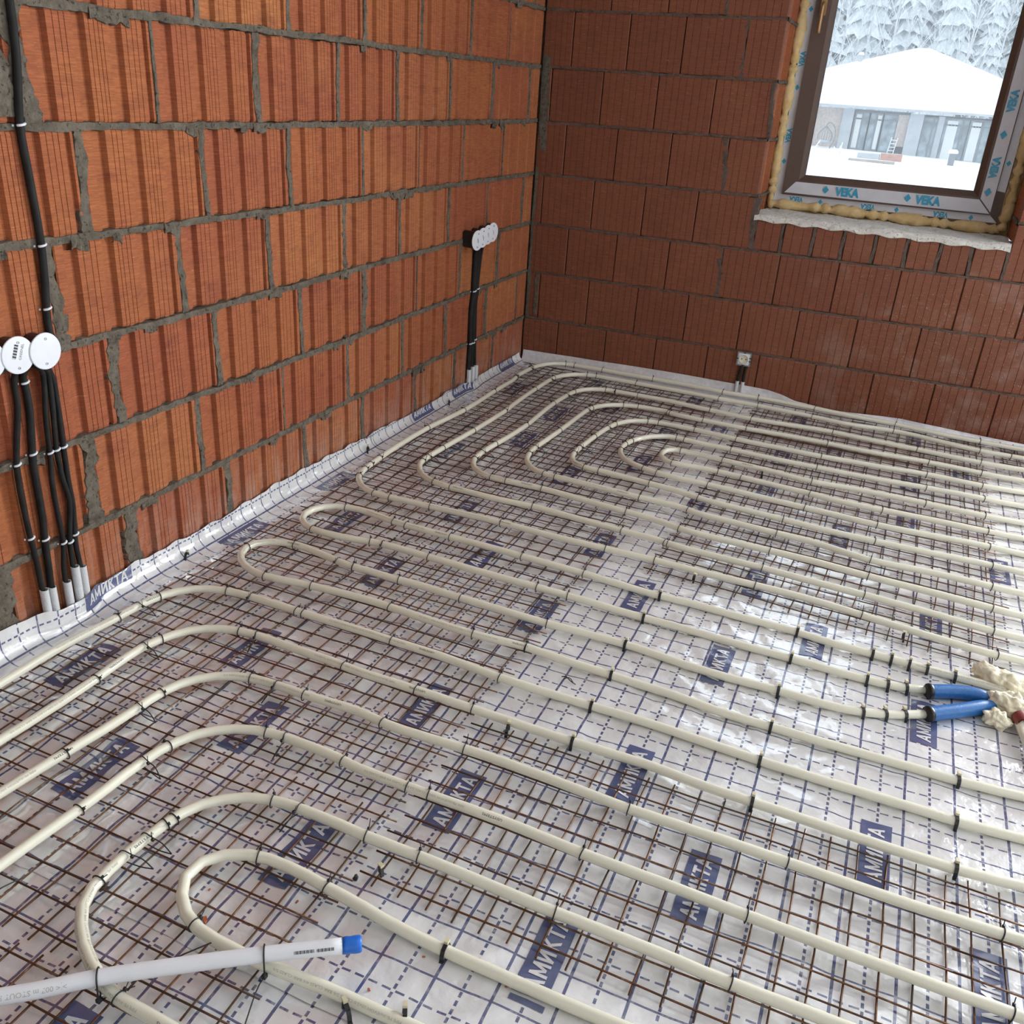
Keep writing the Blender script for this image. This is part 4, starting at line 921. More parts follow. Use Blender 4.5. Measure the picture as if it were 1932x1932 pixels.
'C4': dict(p=[(3.339,-0.392,0.016),(3.300,-0.397,0.016),(3.260,-0.401,0.016),(3.220,-0.405,0.016),(3.180,-0.409,0.016),(3.140,-0.414,0.016),(3.100,-0.418,0.016),(3.060,-0.422,0.015),(3.021,-0.427,0.015),(2.981,-0.431,0.015),(2.941,-0.435,0.015),(2.901,-0.439,0.015),(2.861,-0.444,0.015),(2.821,-0.448,0.015),(2.781,-0.452,0.015),(2.742,-0.457,0.015),(2.702,-0.461,0.015),(2.662,-0.465,0.015),(2.622,-0.469,0.015),(2.582,-0.474,0.015),(2.542,-0.478,0.015),(2.502,-0.482,0.015),(2.463,-0.487,0.015),(2.423,-0.491,0.015),(2.383,-0.495,0.016),(2.343,-0.500,0.016),(2.303,-0.504,0.017),(2.263,-0.509,0.018),(2.223,-0.513,0.019),(2.183,-0.515,0.020),(2.143,-0.516,0.021),(2.103,-0.516,0.022),(2.063,-0.516,0.023),(2.023,-0.516,0.023),(1.983,-0.516,0.024),(1.943,-0.518,0.024),(1.903,-0.521,0.024),(1.863,-0.523,0.024),(1.823,-0.525,0.024),(1.783,-0.525,0.024),(1.743,-0.525,0.024),(1.703,-0.524,0.024),(1.663,-0.523,0.024),(1.622,-0.521,0.024),(1.582,-0.520,0.024),(1.542,-0.518,0.024),(1.502,-0.518,0.024),(1.462,-0.517,0.024),(1.422,-0.518,0.024),(1.382,-0.520,0.024),(1.342,-0.522,0.024),(1.302,-0.524,0.024),(1.262,-0.526,0.024),(1.222,-0.526,0.024),(1.182,-0.526,0.024),(1.142,-0.525,0.024),(1.102,-0.524,0.024),(1.062,-0.523,0.024),(1.021,-0.522,0.024),(0.981,-0.520,0.024),(0.942,-0.513,0.024),(0.904,-0.500,0.024),(0.864,-0.497,0.024),(0.824,-0.500,0.024),(0.785,-0.505,0.024),(0.745,-0.513,0.024),(0.708,-0.527,0.024),(0.674,-0.549,0.024),(0.645,-0.576,0.024),(0.622,-0.609,0.024),(0.607,-0.646,0.024),(0.599,-0.685,0.024),(0.596,-0.725,0.024),(0.595,-0.765,0.024),(0.593,-0.805,0.024),(0.592,-0.845,0.024),(0.591,-0.885,0.024),(0.590,-0.926,0.024),(0.588,-0.966,0.024),(0.587,-1.006,0.024),(0.585,-1.046,0.024),(0.582,-1.086,0.024),(0.580,-1.126,0.024),(0.577,-1.166,0.024),(0.575,-1.206,0.024),(0.574,-1.246,0.024),(0.576,-1.286,0.024),(0.582,-1.326,0.024),(0.593,-1.364,0.024),(0.612,-1.399,0.024),(0.639,-1.429,0.024),(0.673,-1.449,0.024),(0.712,-1.459,0.024),(0.751,-1.463,0.024),(0.792,-1.464,0.024),(0.832,-1.466,0.024),(0.872,-1.468,0.024),(0.912,-1.470,0.024),(0.952,-1.473,0.024),(0.992,-1.475,0.024),(1.032,-1.477,0.024),(1.072,-1.479,0.024),(1.112,-1.479,0.024),(1.152,-1.480,0.024),(1.192,-1.482,0.024),(1.231,-1.489,0.024),(1.269,-1.502,0.024),(1.309,-1.506,0.024),(1.349,-1.508,0.024),(1.389,-1.510,0.024),(1.429,-1.513,0.024),(1.469,-1.516,0.024),(1.509,-1.519,0.024),(1.549,-1.521,0.024),(1.589,-1.522,0.024),(1.629,-1.524,0.024),(1.669,-1.529,0.024),(1.708,-1.536,0.024),(1.747,-1.546,0.024),(1.786,-1.555,0.024),(1.826,-1.561,0.024),(1.866,-1.562,0.024),(1.906,-1.560,0.024),(1.946,-1.556,0.024),(1.986,-1.553,0.024),(2.026,-1.551,0.024),(2.066,-1.551,0.024),(2.106,-1.552,0.024),(2.146,-1.552,0.024),(2.186,-1.550,0.022),(2.226,-1.545,0.019),(2.265,-1.538,0.017),(2.305,-1.531,0.015),(2.344,-1.524,0.014),(2.384,-1.517,0.013),(2.423,-1.510,0.013),(2.463,-1.503,0.013),(2.502,-1.496,0.013),(2.542,-1.489,0.013),(2.581,-1.482,0.013),(2.621,-1.475,0.013),(2.660,-1.468,0.013),(2.700,-1.461,0.013),(2.739,-1.454,0.014),(2.779,-1.447,0.014),(2.818,-1.440,0.014),(2.858,-1.433,0.014),(2.897,-1.426,0.014),(2.937,-1.419,0.015),(2.976,-1.413,0.015),(3.016,-1.406,0.015),(3.055,-1.399,0.015),(3.095,-1.392,0.015),(3.134,-1.385,0.016),(3.173,-1.378,0.016),(3.213,-1.371,0.016),(3.252,-1.364,0.016)],
  t=[1.155, 1.35, 1.745, 2.082, 2.269, 2.42, 2.432, 2.57, 2.636, 2.805, 3.159, 3.465, 3.673, 3.718, 4.039, 4.214, 4.517, 4.815, 5.161], l=[2.848, 3.396], c=[]),
'C5': dict(p=[(3.305,-0.372,0.012),(3.266,-0.382,0.012),(3.228,-0.392,0.012),(3.189,-0.402,0.012),(3.150,-0.412,0.011),(3.111,-0.422,0.011),(3.072,-0.432,0.011),(3.034,-0.442,0.011),(2.995,-0.452,0.011),(2.956,-0.462,0.011),(2.917,-0.472,0.011),(2.878,-0.482,0.010),(2.840,-0.492,0.010),(2.801,-0.502,0.010),(2.762,-0.512,0.010),(2.723,-0.522,0.010),(2.685,-0.532,0.010),(2.646,-0.542,0.010),(2.607,-0.553,0.010),(2.568,-0.563,0.010),(2.529,-0.573,0.010),(2.491,-0.583,0.010),(2.452,-0.593,0.010),(2.413,-0.603,0.010),(2.374,-0.613,0.011),(2.335,-0.623,0.012),(2.297,-0.634,0.014),(2.258,-0.644,0.016),(2.219,-0.653,0.018),(2.180,-0.660,0.020),(2.140,-0.663,0.021),(2.100,-0.664,0.022),(2.060,-0.664,0.023),(2.020,-0.664,0.024),(1.980,-0.666,0.024),(1.940,-0.670,0.024),(1.900,-0.675,0.024),(1.860,-0.679,0.024),(1.820,-0.682,0.024),(1.780,-0.684,0.024),(1.740,-0.685,0.024),(1.700,-0.686,0.024),(1.660,-0.690,0.024),(1.620,-0.693,0.024),(1.580,-0.695,0.024),(1.540,-0.695,0.024),(1.500,-0.694,0.024),(1.460,-0.693,0.024),(1.420,-0.691,0.024),(1.380,-0.690,0.024),(1.340,-0.689,0.024),(1.300,-0.688,0.024),(1.260,-0.685,0.024),(1.220,-0.681,0.024),(1.180,-0.676,0.024),(1.140,-0.671,0.024),(1.101,-0.667,0.024),(1.061,-0.664,0.024),(1.020,-0.664,0.024),(0.980,-0.664,0.024),(0.940,-0.666,0.024),(0.901,-0.670,0.024),(0.862,-0.680,0.024),(0.826,-0.698,0.024),(0.797,-0.726,0.024),(0.776,-0.759,0.024),(0.760,-0.796,0.024),(0.751,-0.835,0.024),(0.745,-0.875,0.024),(0.740,-0.914,0.024),(0.737,-0.954,0.024),(0.733,-0.994,0.024),(0.730,-1.034,0.024),(0.728,-1.074,0.024),(0.726,-1.114,0.024),(0.724,-1.154,0.024),(0.724,-1.194,0.024),(0.728,-1.234,0.024),(0.741,-1.272,0.024),(0.765,-1.303,0.024),(0.802,-1.318,0.024),(0.842,-1.322,0.024),(0.882,-1.323,0.024),(0.922,-1.326,0.024),(0.962,-1.329,0.024),(1.002,-1.333,0.024),(1.042,-1.337,0.024),(1.081,-1.341,0.024),(1.121,-1.345,0.024),(1.161,-1.351,0.024),(1.200,-1.360,0.024),(1.239,-1.371,0.024),(1.278,-1.379,0.024),(1.318,-1.383,0.024),(1.358,-1.386,0.024),(1.398,-1.389,0.024),(1.438,-1.391,0.024),(1.478,-1.393,0.024),(1.517,-1.396,0.024),(1.557,-1.399,0.024),(1.597,-1.402,0.024),(1.637,-1.406,0.024),(1.677,-1.409,0.024),(1.717,-1.411,0.024),(1.757,-1.411,0.024),(1.797,-1.410,0.024),(1.837,-1.410,0.024),(1.878,-1.409,0.024),(1.918,-1.409,0.024),(1.958,-1.409,0.024),(1.998,-1.408,0.024),(2.038,-1.405,0.024),(2.078,-1.401,0.023),(2.117,-1.397,0.022),(2.157,-1.392,0.021),(2.197,-1.389,0.019),(2.237,-1.387,0.018),(2.277,-1.385,0.016),(2.317,-1.384,0.015),(2.357,-1.382,0.015),(2.397,-1.381,0.015),(2.437,-1.379,0.015),(2.477,-1.378,0.014),(2.517,-1.376,0.014),(2.557,-1.375,0.014),(2.597,-1.373,0.014),(2.638,-1.371,0.014),(2.678,-1.370,0.015),(2.718,-1.368,0.015),(2.758,-1.367,0.015),(2.798,-1.365,0.015),(2.838,-1.364,0.015),(2.878,-1.362,0.015),(2.918,-1.361,0.015),(2.958,-1.359,0.015),(2.998,-1.357,0.015),(3.038,-1.356,0.015),(3.078,-1.354,0.016),(3.118,-1.353,0.016),(3.158,-1.351,0.016),(3.198,-1.350,0.016),(3.238,-1.348,0.016),(3.278,-1.346,0.016)],
  t=[1.154, 1.353, 1.749, 2.091, 2.271, 2.428, 2.475, 2.64, 2.838, 2.991, 3.057, 3.207, 3.265, 3.463, 3.652, 3.949, 4.244, 4.595], l=[2.706, 2.991], c=[]),
'C6': dict(p=[(3.309,-0.595,0.012),(3.270,-0.602,0.012),(3.230,-0.609,0.012),(3.191,-0.617,0.012),(3.151,-0.624,0.011),(3.112,-0.631,0.011),(3.072,-0.638,0.011),(3.033,-0.646,0.011),(2.993,-0.653,0.011),(2.954,-0.660,0.011),(2.914,-0.667,0.010),(2.875,-0.675,0.010),(2.835,-0.682,0.010),(2.796,-0.689,0.010),(2.756,-0.696,0.010),(2.717,-0.703,0.010),(2.677,-0.711,0.010),(2.638,-0.718,0.010),(2.598,-0.725,0.009),(2.559,-0.732,0.010),(2.519,-0.740,0.010),(2.480,-0.747,0.010),(2.440,-0.754,0.010),(2.401,-0.761,0.010),(2.361,-0.769,0.011),(2.322,-0.776,0.012),(2.282,-0.783,0.014),(2.243,-0.791,0.016),(2.203,-0.797,0.019),(2.163,-0.802,0.021),(2.123,-0.806,0.022),(2.083,-0.809,0.023),(2.043,-0.812,0.023),(2.003,-0.815,0.024),(1.963,-0.818,0.024),(1.923,-0.822,0.024),(1.883,-0.825,0.024),(1.843,-0.828,0.024),(1.803,-0.830,0.024),(1.763,-0.832,0.024),(1.723,-0.832,0.024),(1.683,-0.833,0.024),(1.642,-0.832,0.024),(1.602,-0.832,0.024),(1.562,-0.832,0.024),(1.522,-0.832,0.024),(1.482,-0.832,0.024),(1.442,-0.831,0.024),(1.402,-0.829,0.024),(1.361,-0.827,0.024),(1.321,-0.824,0.024),(1.281,-0.822,0.024),(1.241,-0.820,0.024),(1.201,-0.819,0.024),(1.161,-0.819,0.024),(1.121,-0.817,0.024),(1.081,-0.814,0.024),(1.041,-0.809,0.024),(1.001,-0.811,0.024),(0.966,-0.830,0.024),(0.935,-0.856,0.024),(0.910,-0.887,0.024),(0.890,-0.922,0.024),(0.876,-0.959,0.024),(0.868,-0.999,0.024),(0.866,-1.039,0.024),(0.872,-1.078,0.024),(0.885,-1.116,0.024),(0.907,-1.150,0.024),(0.937,-1.177,0.024),(0.972,-1.196,0.024),(1.009,-1.211,0.024),(1.048,-1.221,0.024),(1.087,-1.229,0.024),(1.127,-1.233,0.024),(1.167,-1.234,0.024),(1.207,-1.234,0.024),(1.248,-1.235,0.024),(1.288,-1.237,0.024),(1.328,-1.239,0.024),(1.368,-1.242,0.024),(1.408,-1.244,0.024),(1.448,-1.247,0.024),(1.488,-1.250,0.024),(1.528,-1.252,0.024),(1.568,-1.255,0.024),(1.608,-1.257,0.024),(1.648,-1.259,0.024),(1.688,-1.261,0.024),(1.729,-1.264,0.024),(1.769,-1.267,0.024),(1.809,-1.269,0.024),(1.849,-1.270,0.024),(1.889,-1.270,0.024),(1.929,-1.268,0.024),(1.969,-1.266,0.024),(2.009,-1.263,0.024),(2.049,-1.259,0.023),(2.089,-1.255,0.023),(2.129,-1.249,0.022),(2.169,-1.244,0.020),(2.208,-1.238,0.018),(2.248,-1.232,0.015),(2.288,-1.227,0.012),(2.328,-1.221,0.011),(2.368,-1.216,0.010),(2.407,-1.210,0.010),(2.447,-1.204,0.009),(2.487,-1.199,0.009),(2.527,-1.193,0.009),(2.566,-1.188,0.009),(2.606,-1.182,0.009),(2.646,-1.176,0.009),(2.686,-1.171,0.009),(2.725,-1.165,0.010),(2.765,-1.160,0.010),(2.805,-1.154,0.010),(2.845,-1.149,0.010),(2.885,-1.143,0.010),(2.924,-1.137,0.010),(2.964,-1.132,0.011),(3.004,-1.126,0.011),(3.044,-1.121,0.011),(3.083,-1.115,0.011),(3.123,-1.109,0.011),(3.163,-1.104,0.012),(3.203,-1.098,0.012),(3.242,-1.093,0.012),(3.282,-1.087,0.012)],
  t=[1.14, 1.341, 1.737, 2.072, 2.265, 2.3, 2.519, 2.57, 2.64, 2.842, 2.9, 3.094, 3.44, 3.68, 4.031], l=[], c=[]),
'C7': dict(p=[(3.289,-0.727,0.012),(3.250,-0.736,0.012),(3.210,-0.745,0.012),(3.171,-0.753,0.012),(3.131,-0.762,0.011),(3.092,-0.771,0.011),(3.053,-0.780,0.011),(3.013,-0.789,0.011),(2.974,-0.797,0.011),(2.935,-0.806,0.011),(2.895,-0.815,0.010),(2.856,-0.824,0.010),(2.817,-0.833,0.010),(2.777,-0.841,0.010),(2.738,-0.850,0.010),(2.698,-0.859,0.010),(2.659,-0.868,0.010),(2.620,-0.877,0.009),(2.580,-0.885,0.009),(2.541,-0.894,0.009),(2.502,-0.903,0.010),(2.462,-0.912,0.010),(2.423,-0.921,0.010),(2.384,-0.929,0.010),(2.344,-0.938,0.011),(2.305,-0.947,0.012),(2.266,-0.957,0.015),(2.226,-0.965,0.017),(2.187,-0.972,0.019),(2.146,-0.976,0.021),(2.106,-0.979,0.022),(2.066,-0.980,0.023),(2.026,-0.980,0.023),(1.985,-0.980,0.024),(1.945,-0.980,0.024),(1.905,-0.979,0.024),(1.864,-0.979,0.024),(1.824,-0.979,0.024),(1.784,-0.979,0.024),(1.743,-0.980,0.024),(1.703,-0.983,0.024),(1.663,-0.988,0.024),(1.623,-0.992,0.024),(1.582,-0.992,0.024),(1.542,-0.989,0.024),(1.502,-0.983,0.024),(1.463,-0.976,0.024),(1.423,-0.971,0.024),(1.383,-0.967,0.024),(1.342,-0.964,0.024),(1.302,-0.961,0.024),(1.262,-0.958,0.024),(1.222,-0.954,0.024),(1.182,-0.951,0.024),(1.141,-0.948,0.024),(1.101,-0.947,0.024),(1.061,-0.950,0.024),(1.030,-0.974,0.024),(1.022,-1.013,0.024),(1.029,-1.052,0.024),(1.052,-1.084,0.024),(1.090,-1.097,0.024),(1.130,-1.093,0.024),(1.170,-1.088,0.024),(1.210,-1.086,0.024),(1.251,-1.087,0.024),(1.291,-1.089,0.024),(1.331,-1.093,0.024),(1.371,-1.098,0.024),(1.411,-1.102,0.024),(1.451,-1.105,0.024),(1.492,-1.108,0.024),(1.532,-1.111,0.024),(1.572,-1.113,0.024),(1.612,-1.118,0.024),(1.652,-1.124,0.024),(1.692,-1.129,0.024),(1.732,-1.131,0.024),(1.773,-1.132,0.024),(1.813,-1.131,0.024),(1.853,-1.129,0.024),(1.894,-1.128,0.024),(1.934,-1.127,0.024),(1.974,-1.125,0.024),(2.014,-1.124,0.024),(2.055,-1.122,0.023),(2.095,-1.121,0.023),(2.135,-1.118,0.021),(2.175,-1.114,0.020),(2.215,-1.108,0.018),(2.255,-1.100,0.015),(2.294,-1.091,0.013),(2.334,-1.082,0.011),(2.373,-1.074,0.010),(2.412,-1.065,0.010),(2.452,-1.056,0.010),(2.491,-1.048,0.009),(2.531,-1.039,0.009),(2.570,-1.031,0.009),(2.609,-1.022,0.009),(2.649,-1.014,0.009),(2.688,-1.005,0.009),(2.728,-0.997,0.010),(2.767,-0.988,0.010),(2.807,-0.980,0.010),(2.846,-0.971,0.010),(2.885,-0.963,0.010),(2.925,-0.954,0.011),(2.964,-0.946,0.011),(3.004,-0.937,0.011),(3.043,-0.929,0.011),(3.083,-0.920,0.011),(3.122,-0.912,0.011),(3.161,-0.903,0.012),(3.201,-0.894,0.012),(3.240,-0.886,0.012),(3.280,-0.877,0.012)],
  t=[1.132, 1.33, 1.727, 2.069, 2.239, 2.449, 2.625, 2.715, 2.967, 3.215, 3.557], l=[], c=[]),
'U1': dict(p=[(3.222,-2.203,0.012),(3.182,-2.199,0.012),(3.142,-2.196,0.012),(3.102,-2.192,0.012),(3.062,-2.189,0.012),(3.022,-2.186,0.012),(2.982,-2.182,0.012),(2.942,-2.179,0.012),(2.902,-2.175,0.012),(2.862,-2.172,0.012),(2.822,-2.168,0.012),(2.782,-2.165,0.012),(2.742,-2.161,0.012),(2.702,-2.158,0.012),(2.661,-2.155,0.012),(2.621,-2.151,0.012),(2.581,-2.148,0.012),(2.541,-2.144,0.012),(2.501,-2.141,0.012),(2.461,-2.137,0.012),(2.421,-2.134,0.012),(2.381,-2.131,0.012),(2.341,-2.127,0.012),(2.301,-2.124,0.012),(2.261,-2.120,0.012),(2.221,-2.117,0.012),(2.181,-2.113,0.012),(2.141,-2.110,0.012),(2.101,-2.109,0.012),(2.061,-2.109,0.012),(2.021,-2.109,0.012),(1.981,-2.108,0.012),(1.941,-2.105,0.012),(1.901,-2.104,0.012),(1.860,-2.104,0.012),(1.820,-2.104,0.012),(1.780,-2.103,0.012),(1.740,-2.100,0.012),(1.700,-2.095,0.012),(1.660,-2.091,0.012),(1.620,-2.090,0.012),(1.580,-2.090,0.012),(1.540,-2.090,0.012),(1.500,-2.090,0.012),(1.460,-2.089,0.012),(1.419,-2.087,0.012),(1.379,-2.086,0.012),(1.339,-2.088,0.012),(1.299,-2.089,0.012),(1.259,-2.090,0.013),(1.219,-2.090,0.014),(1.179,-2.089,0.016),(1.138,-2.088,0.017),(1.098,-2.087,0.019),(1.058,-2.087,0.020),(1.018,-2.087,0.021),(0.978,-2.087,0.022),(0.938,-2.087,0.023),(0.897,-2.087,0.024),(0.857,-2.086,0.024),(0.817,-2.084,0.024),(0.777,-2.083,0.024),(0.737,-2.082,0.024),(0.697,-2.081,0.024),(0.657,-2.081,0.024),(0.616,-2.080,0.024),(0.576,-2.080,0.024),(0.536,-2.079,0.024),(0.496,-2.079,0.024),(0.456,-2.077,0.024),(0.416,-2.073,0.024),(0.376,-2.066,0.024),(0.337,-2.059,0.024),(0.297,-2.056,0.024),(0.257,-2.061,0.024),(0.219,-2.073,0.024),(0.187,-2.098,0.024),(0.169,-2.133,0.024),(0.167,-2.172,0.024),(0.184,-2.209,0.024),(0.214,-2.234,0.024),(0.252,-2.247,0.024),(0.292,-2.251,0.024),(0.332,-2.248,0.024),(0.372,-2.244,0.024),(0.411,-2.237,0.024),(0.450,-2.228,0.024),(0.490,-2.225,0.024),(0.531,-2.225,0.024),(0.571,-2.226,0.024),(0.611,-2.227,0.024),(0.651,-2.228,0.024),(0.691,-2.230,0.024),(0.731,-2.231,0.024),(0.771,-2.233,0.024),(0.811,-2.234,0.024),(0.852,-2.235,0.024),(0.892,-2.235,0.024),(0.932,-2.235,0.024),(0.972,-2.234,0.024),(1.012,-2.233,0.022),(1.052,-2.231,0.021),(1.092,-2.229,0.019),(1.133,-2.228,0.018),(1.173,-2.227,0.016),(1.213,-2.227,0.014),(1.253,-2.226,0.013),(1.293,-2.226,0.012),(1.333,-2.225,0.012),(1.374,-2.225,0.012),(1.414,-2.226,0.012),(1.454,-2.227,0.012),(1.494,-2.229,0.012),(1.534,-2.230,0.012),(1.574,-2.231,0.012),(1.614,-2.231,0.012),(1.655,-2.231,0.012),(1.695,-2.232,0.012),(1.735,-2.233,0.012),(1.775,-2.235,0.012),(1.815,-2.236,0.012),(1.855,-2.235,0.012),(1.895,-2.233,0.012),(1.935,-2.228,0.012),(1.974,-2.218,0.012),(2.012,-2.205,0.012)],
  t=[2.157, 2.351, 2.594, 2.749, 2.795, 2.981, 3.245, 3.442, 3.639, 3.984, 4.074], l=[3.485], c=[1.158, 1.223, 1.265, 1.309, 1.355, 1.548, 1.927, 4.292, 4.682, 4.867, 4.915, 4.958]),
'U2': dict(p=[(2.012,-2.308,0.012),(1.978,-2.329,0.012),(1.943,-2.348,0.012),(1.906,-2.365,0.012),(1.868,-2.378,0.012),(1.829,-2.387,0.012),(1.789,-2.391,0.012),(1.749,-2.391,0.012),(1.709,-2.390,0.012),(1.669,-2.389,0.012),(1.628,-2.390,0.012),(1.588,-2.392,0.012),(1.548,-2.394,0.012),(1.508,-2.394,0.012),(1.468,-2.392,0.012),(1.428,-2.388,0.011),(1.388,-2.383,0.011),(1.348,-2.379,0.011),(1.308,-2.376,0.012),(1.268,-2.376,0.013),(1.227,-2.378,0.014),(1.187,-2.381,0.015),(1.147,-2.385,0.017),(1.107,-2.389,0.019),(1.067,-2.392,0.020),(1.027,-2.393,0.021),(0.987,-2.394,0.022),(0.947,-2.394,0.023),(0.907,-2.393,0.023),(0.866,-2.393,0.024),(0.826,-2.392,0.024),(0.786,-2.391,0.024),(0.746,-2.389,0.024),(0.706,-2.387,0.024),(0.665,-2.387,0.024),(0.625,-2.389,0.024),(0.585,-2.389,0.024),(0.545,-2.387,0.024),(0.505,-2.387,0.024),(0.465,-2.386,0.024),(0.425,-2.381,0.024),(0.385,-2.373,0.024),(0.346,-2.365,0.024),(0.306,-2.358,0.024),(0.266,-2.356,0.024),(0.227,-2.363,0.024),(0.190,-2.379,0.024),(0.162,-2.407,0.024),(0.154,-2.445,0.024),(0.167,-2.483,0.024),(0.193,-2.513,0.024),(0.227,-2.535,0.024),(0.265,-2.547,0.024),(0.305,-2.551,0.024),(0.345,-2.547,0.024),(0.385,-2.541,0.024),(0.424,-2.535,0.024),(0.464,-2.531,0.024),(0.504,-2.528,0.024),(0.545,-2.525,0.024),(0.585,-2.523,0.024),(0.625,-2.523,0.024),(0.665,-2.524,0.024),(0.705,-2.527,0.024),(0.745,-2.529,0.024),(0.785,-2.532,0.024),(0.825,-2.534,0.024),(0.866,-2.536,0.024),(0.906,-2.536,0.024),(0.946,-2.534,0.023),(0.986,-2.530,0.022),(1.026,-2.524,0.021),(1.066,-2.520,0.020),(1.106,-2.521,0.018),(1.146,-2.522,0.017),(1.186,-2.522,0.015),(1.226,-2.522,0.014),(1.267,-2.522,0.013),(1.307,-2.523,0.012),(1.347,-2.524,0.011),(1.387,-2.525,0.011),(1.427,-2.527,0.012),(1.467,-2.530,0.012),(1.507,-2.534,0.012),(1.548,-2.538,0.012),(1.588,-2.540,0.012),(1.628,-2.540,0.012),(1.668,-2.539,0.012),(1.708,-2.539,0.012),(1.748,-2.539,0.012),(1.789,-2.540,0.012),(1.829,-2.539,0.012),(1.869,-2.538,0.012),(1.909,-2.537,0.012),(1.949,-2.536,0.012),(1.990,-2.535,0.012),(2.030,-2.535,0.012),(2.070,-2.534,0.012),(2.110,-2.531,0.012),(2.150,-2.528,0.012),(2.190,-2.523,0.012),(2.230,-2.519,0.012),(2.270,-2.515,0.012),(2.310,-2.511,0.012),(2.350,-2.508,0.012),(2.390,-2.504,0.012),(2.430,-2.500,0.012),(2.470,-2.496,0.012),(2.510,-2.492,0.012),(2.550,-2.488,0.012),(2.590,-2.484,0.012),(2.630,-2.480,0.012),(2.670,-2.476,0.012),(2.710,-2.472,0.012),(2.750,-2.468,0.012),(2.790,-2.464,0.012),(2.830,-2.460,0.012),(2.870,-2.456,0.012),(2.910,-2.452,0.012),(2.950,-2.449,0.012),(2.990,-2.445,0.012),(3.030,-2.441,0.012),(3.070,-2.437,0.012),(3.110,-2.433,0.012),(3.150,-2.429,0.012),(3.190,-2.425,0.012)],
  t=[0.958, 1.209, 1.402, 1.55, 1.55, 1.773, 1.92, 2.123, 2.264, 2.505, 2.752, 2.893, 2.893], l=[1.603], c=[0.066, 0.113, 0.165, 0.359, 0.746, 3.118, 3.502, 3.893]),
'U3': dict(p=[(0.106,-3.520,0.024),(0.105,-3.480,0.024),(0.105,-3.439,0.024),(0.104,-3.399,0.024),(0.104,-3.359,0.024),(0.103,-3.319,0.024),(0.103,-3.279,0.024),(0.102,-3.239,0.024),(0.101,-3.199,0.024),(0.101,-3.159,0.024),(0.100,-3.119,0.024),(0.101,-3.079,0.024),(0.103,-3.039,0.024),(0.107,-2.999,0.024),(0.111,-2.959,0.024),(0.116,-2.919,0.024),(0.119,-2.879,0.024),(0.123,-2.839,0.024),(0.128,-2.799,0.024),(0.139,-2.761,0.024),(0.159,-2.726,0.024),(0.187,-2.698,0.024),(0.221,-2.678,0.024),(0.260,-2.666,0.024),(0.299,-2.660,0.024),(0.339,-2.658,0.024),(0.379,-2.658,0.024),(0.419,-2.658,0.024),(0.460,-2.658,0.024),(0.500,-2.659,0.024),(0.540,-2.659,0.024),(0.580,-2.659,0.024),(0.620,-2.659,0.024),(0.660,-2.659,0.024),(0.700,-2.659,0.024),(0.740,-2.660,0.024),(0.780,-2.661,0.024),(0.820,-2.661,0.024),(0.860,-2.661,0.024),(0.901,-2.662,0.024),(0.941,-2.664,0.023),(0.981,-2.666,0.022),(1.021,-2.668,0.021),(1.061,-2.669,0.020),(1.101,-2.669,0.019),(1.141,-2.667,0.017),(1.181,-2.665,0.015),(1.221,-2.663,0.014),(1.261,-2.661,0.013),(1.301,-2.659,0.012),(1.341,-2.658,0.012),(1.381,-2.658,0.012),(1.421,-2.658,0.012),(1.461,-2.659,0.012),(1.501,-2.661,0.012),(1.541,-2.663,0.012),(1.582,-2.665,0.012),(1.622,-2.667,0.012),(1.662,-2.668,0.012),(1.702,-2.669,0.012),(1.742,-2.669,0.012),(1.782,-2.670,0.012),(1.822,-2.670,0.012),(1.862,-2.669,0.012),(1.902,-2.669,0.012),(1.942,-2.668,0.012),(1.982,-2.668,0.012),(2.022,-2.668,0.012),(2.063,-2.668,0.012),(2.103,-2.666,0.012),(2.143,-2.663,0.012),(2.183,-2.659,0.012),(2.222,-2.656,0.012),(2.262,-2.653,0.012),(2.302,-2.650,0.012),(2.342,-2.646,0.012),(2.382,-2.643,0.012),(2.422,-2.640,0.012),(2.462,-2.637,0.012),(2.502,-2.634,0.012),(2.542,-2.630,0.012),(2.582,-2.627,0.012),(2.622,-2.624,0.012),(2.662,-2.621,0.012),(2.702,-2.618,0.012),(2.742,-2.614,0.012),(2.782,-2.611,0.012),(2.822,-2.608,0.012),(2.862,-2.605,0.012),(2.902,-2.602,0.012),(2.942,-2.598,0.012),(2.982,-2.595,0.012),(3.022,-2.592,0.012),(3.062,-2.589,0.012),(3.102,-2.586,0.012),(3.142,-2.583,0.012),(3.182,-2.579,0.012)],
  t=[0.624, 0.75, 0.928, 1.145, 1.167, 1.427, 1.725], l=[0.688, 1.005], c=[1.952, 2.336, 2.724]),
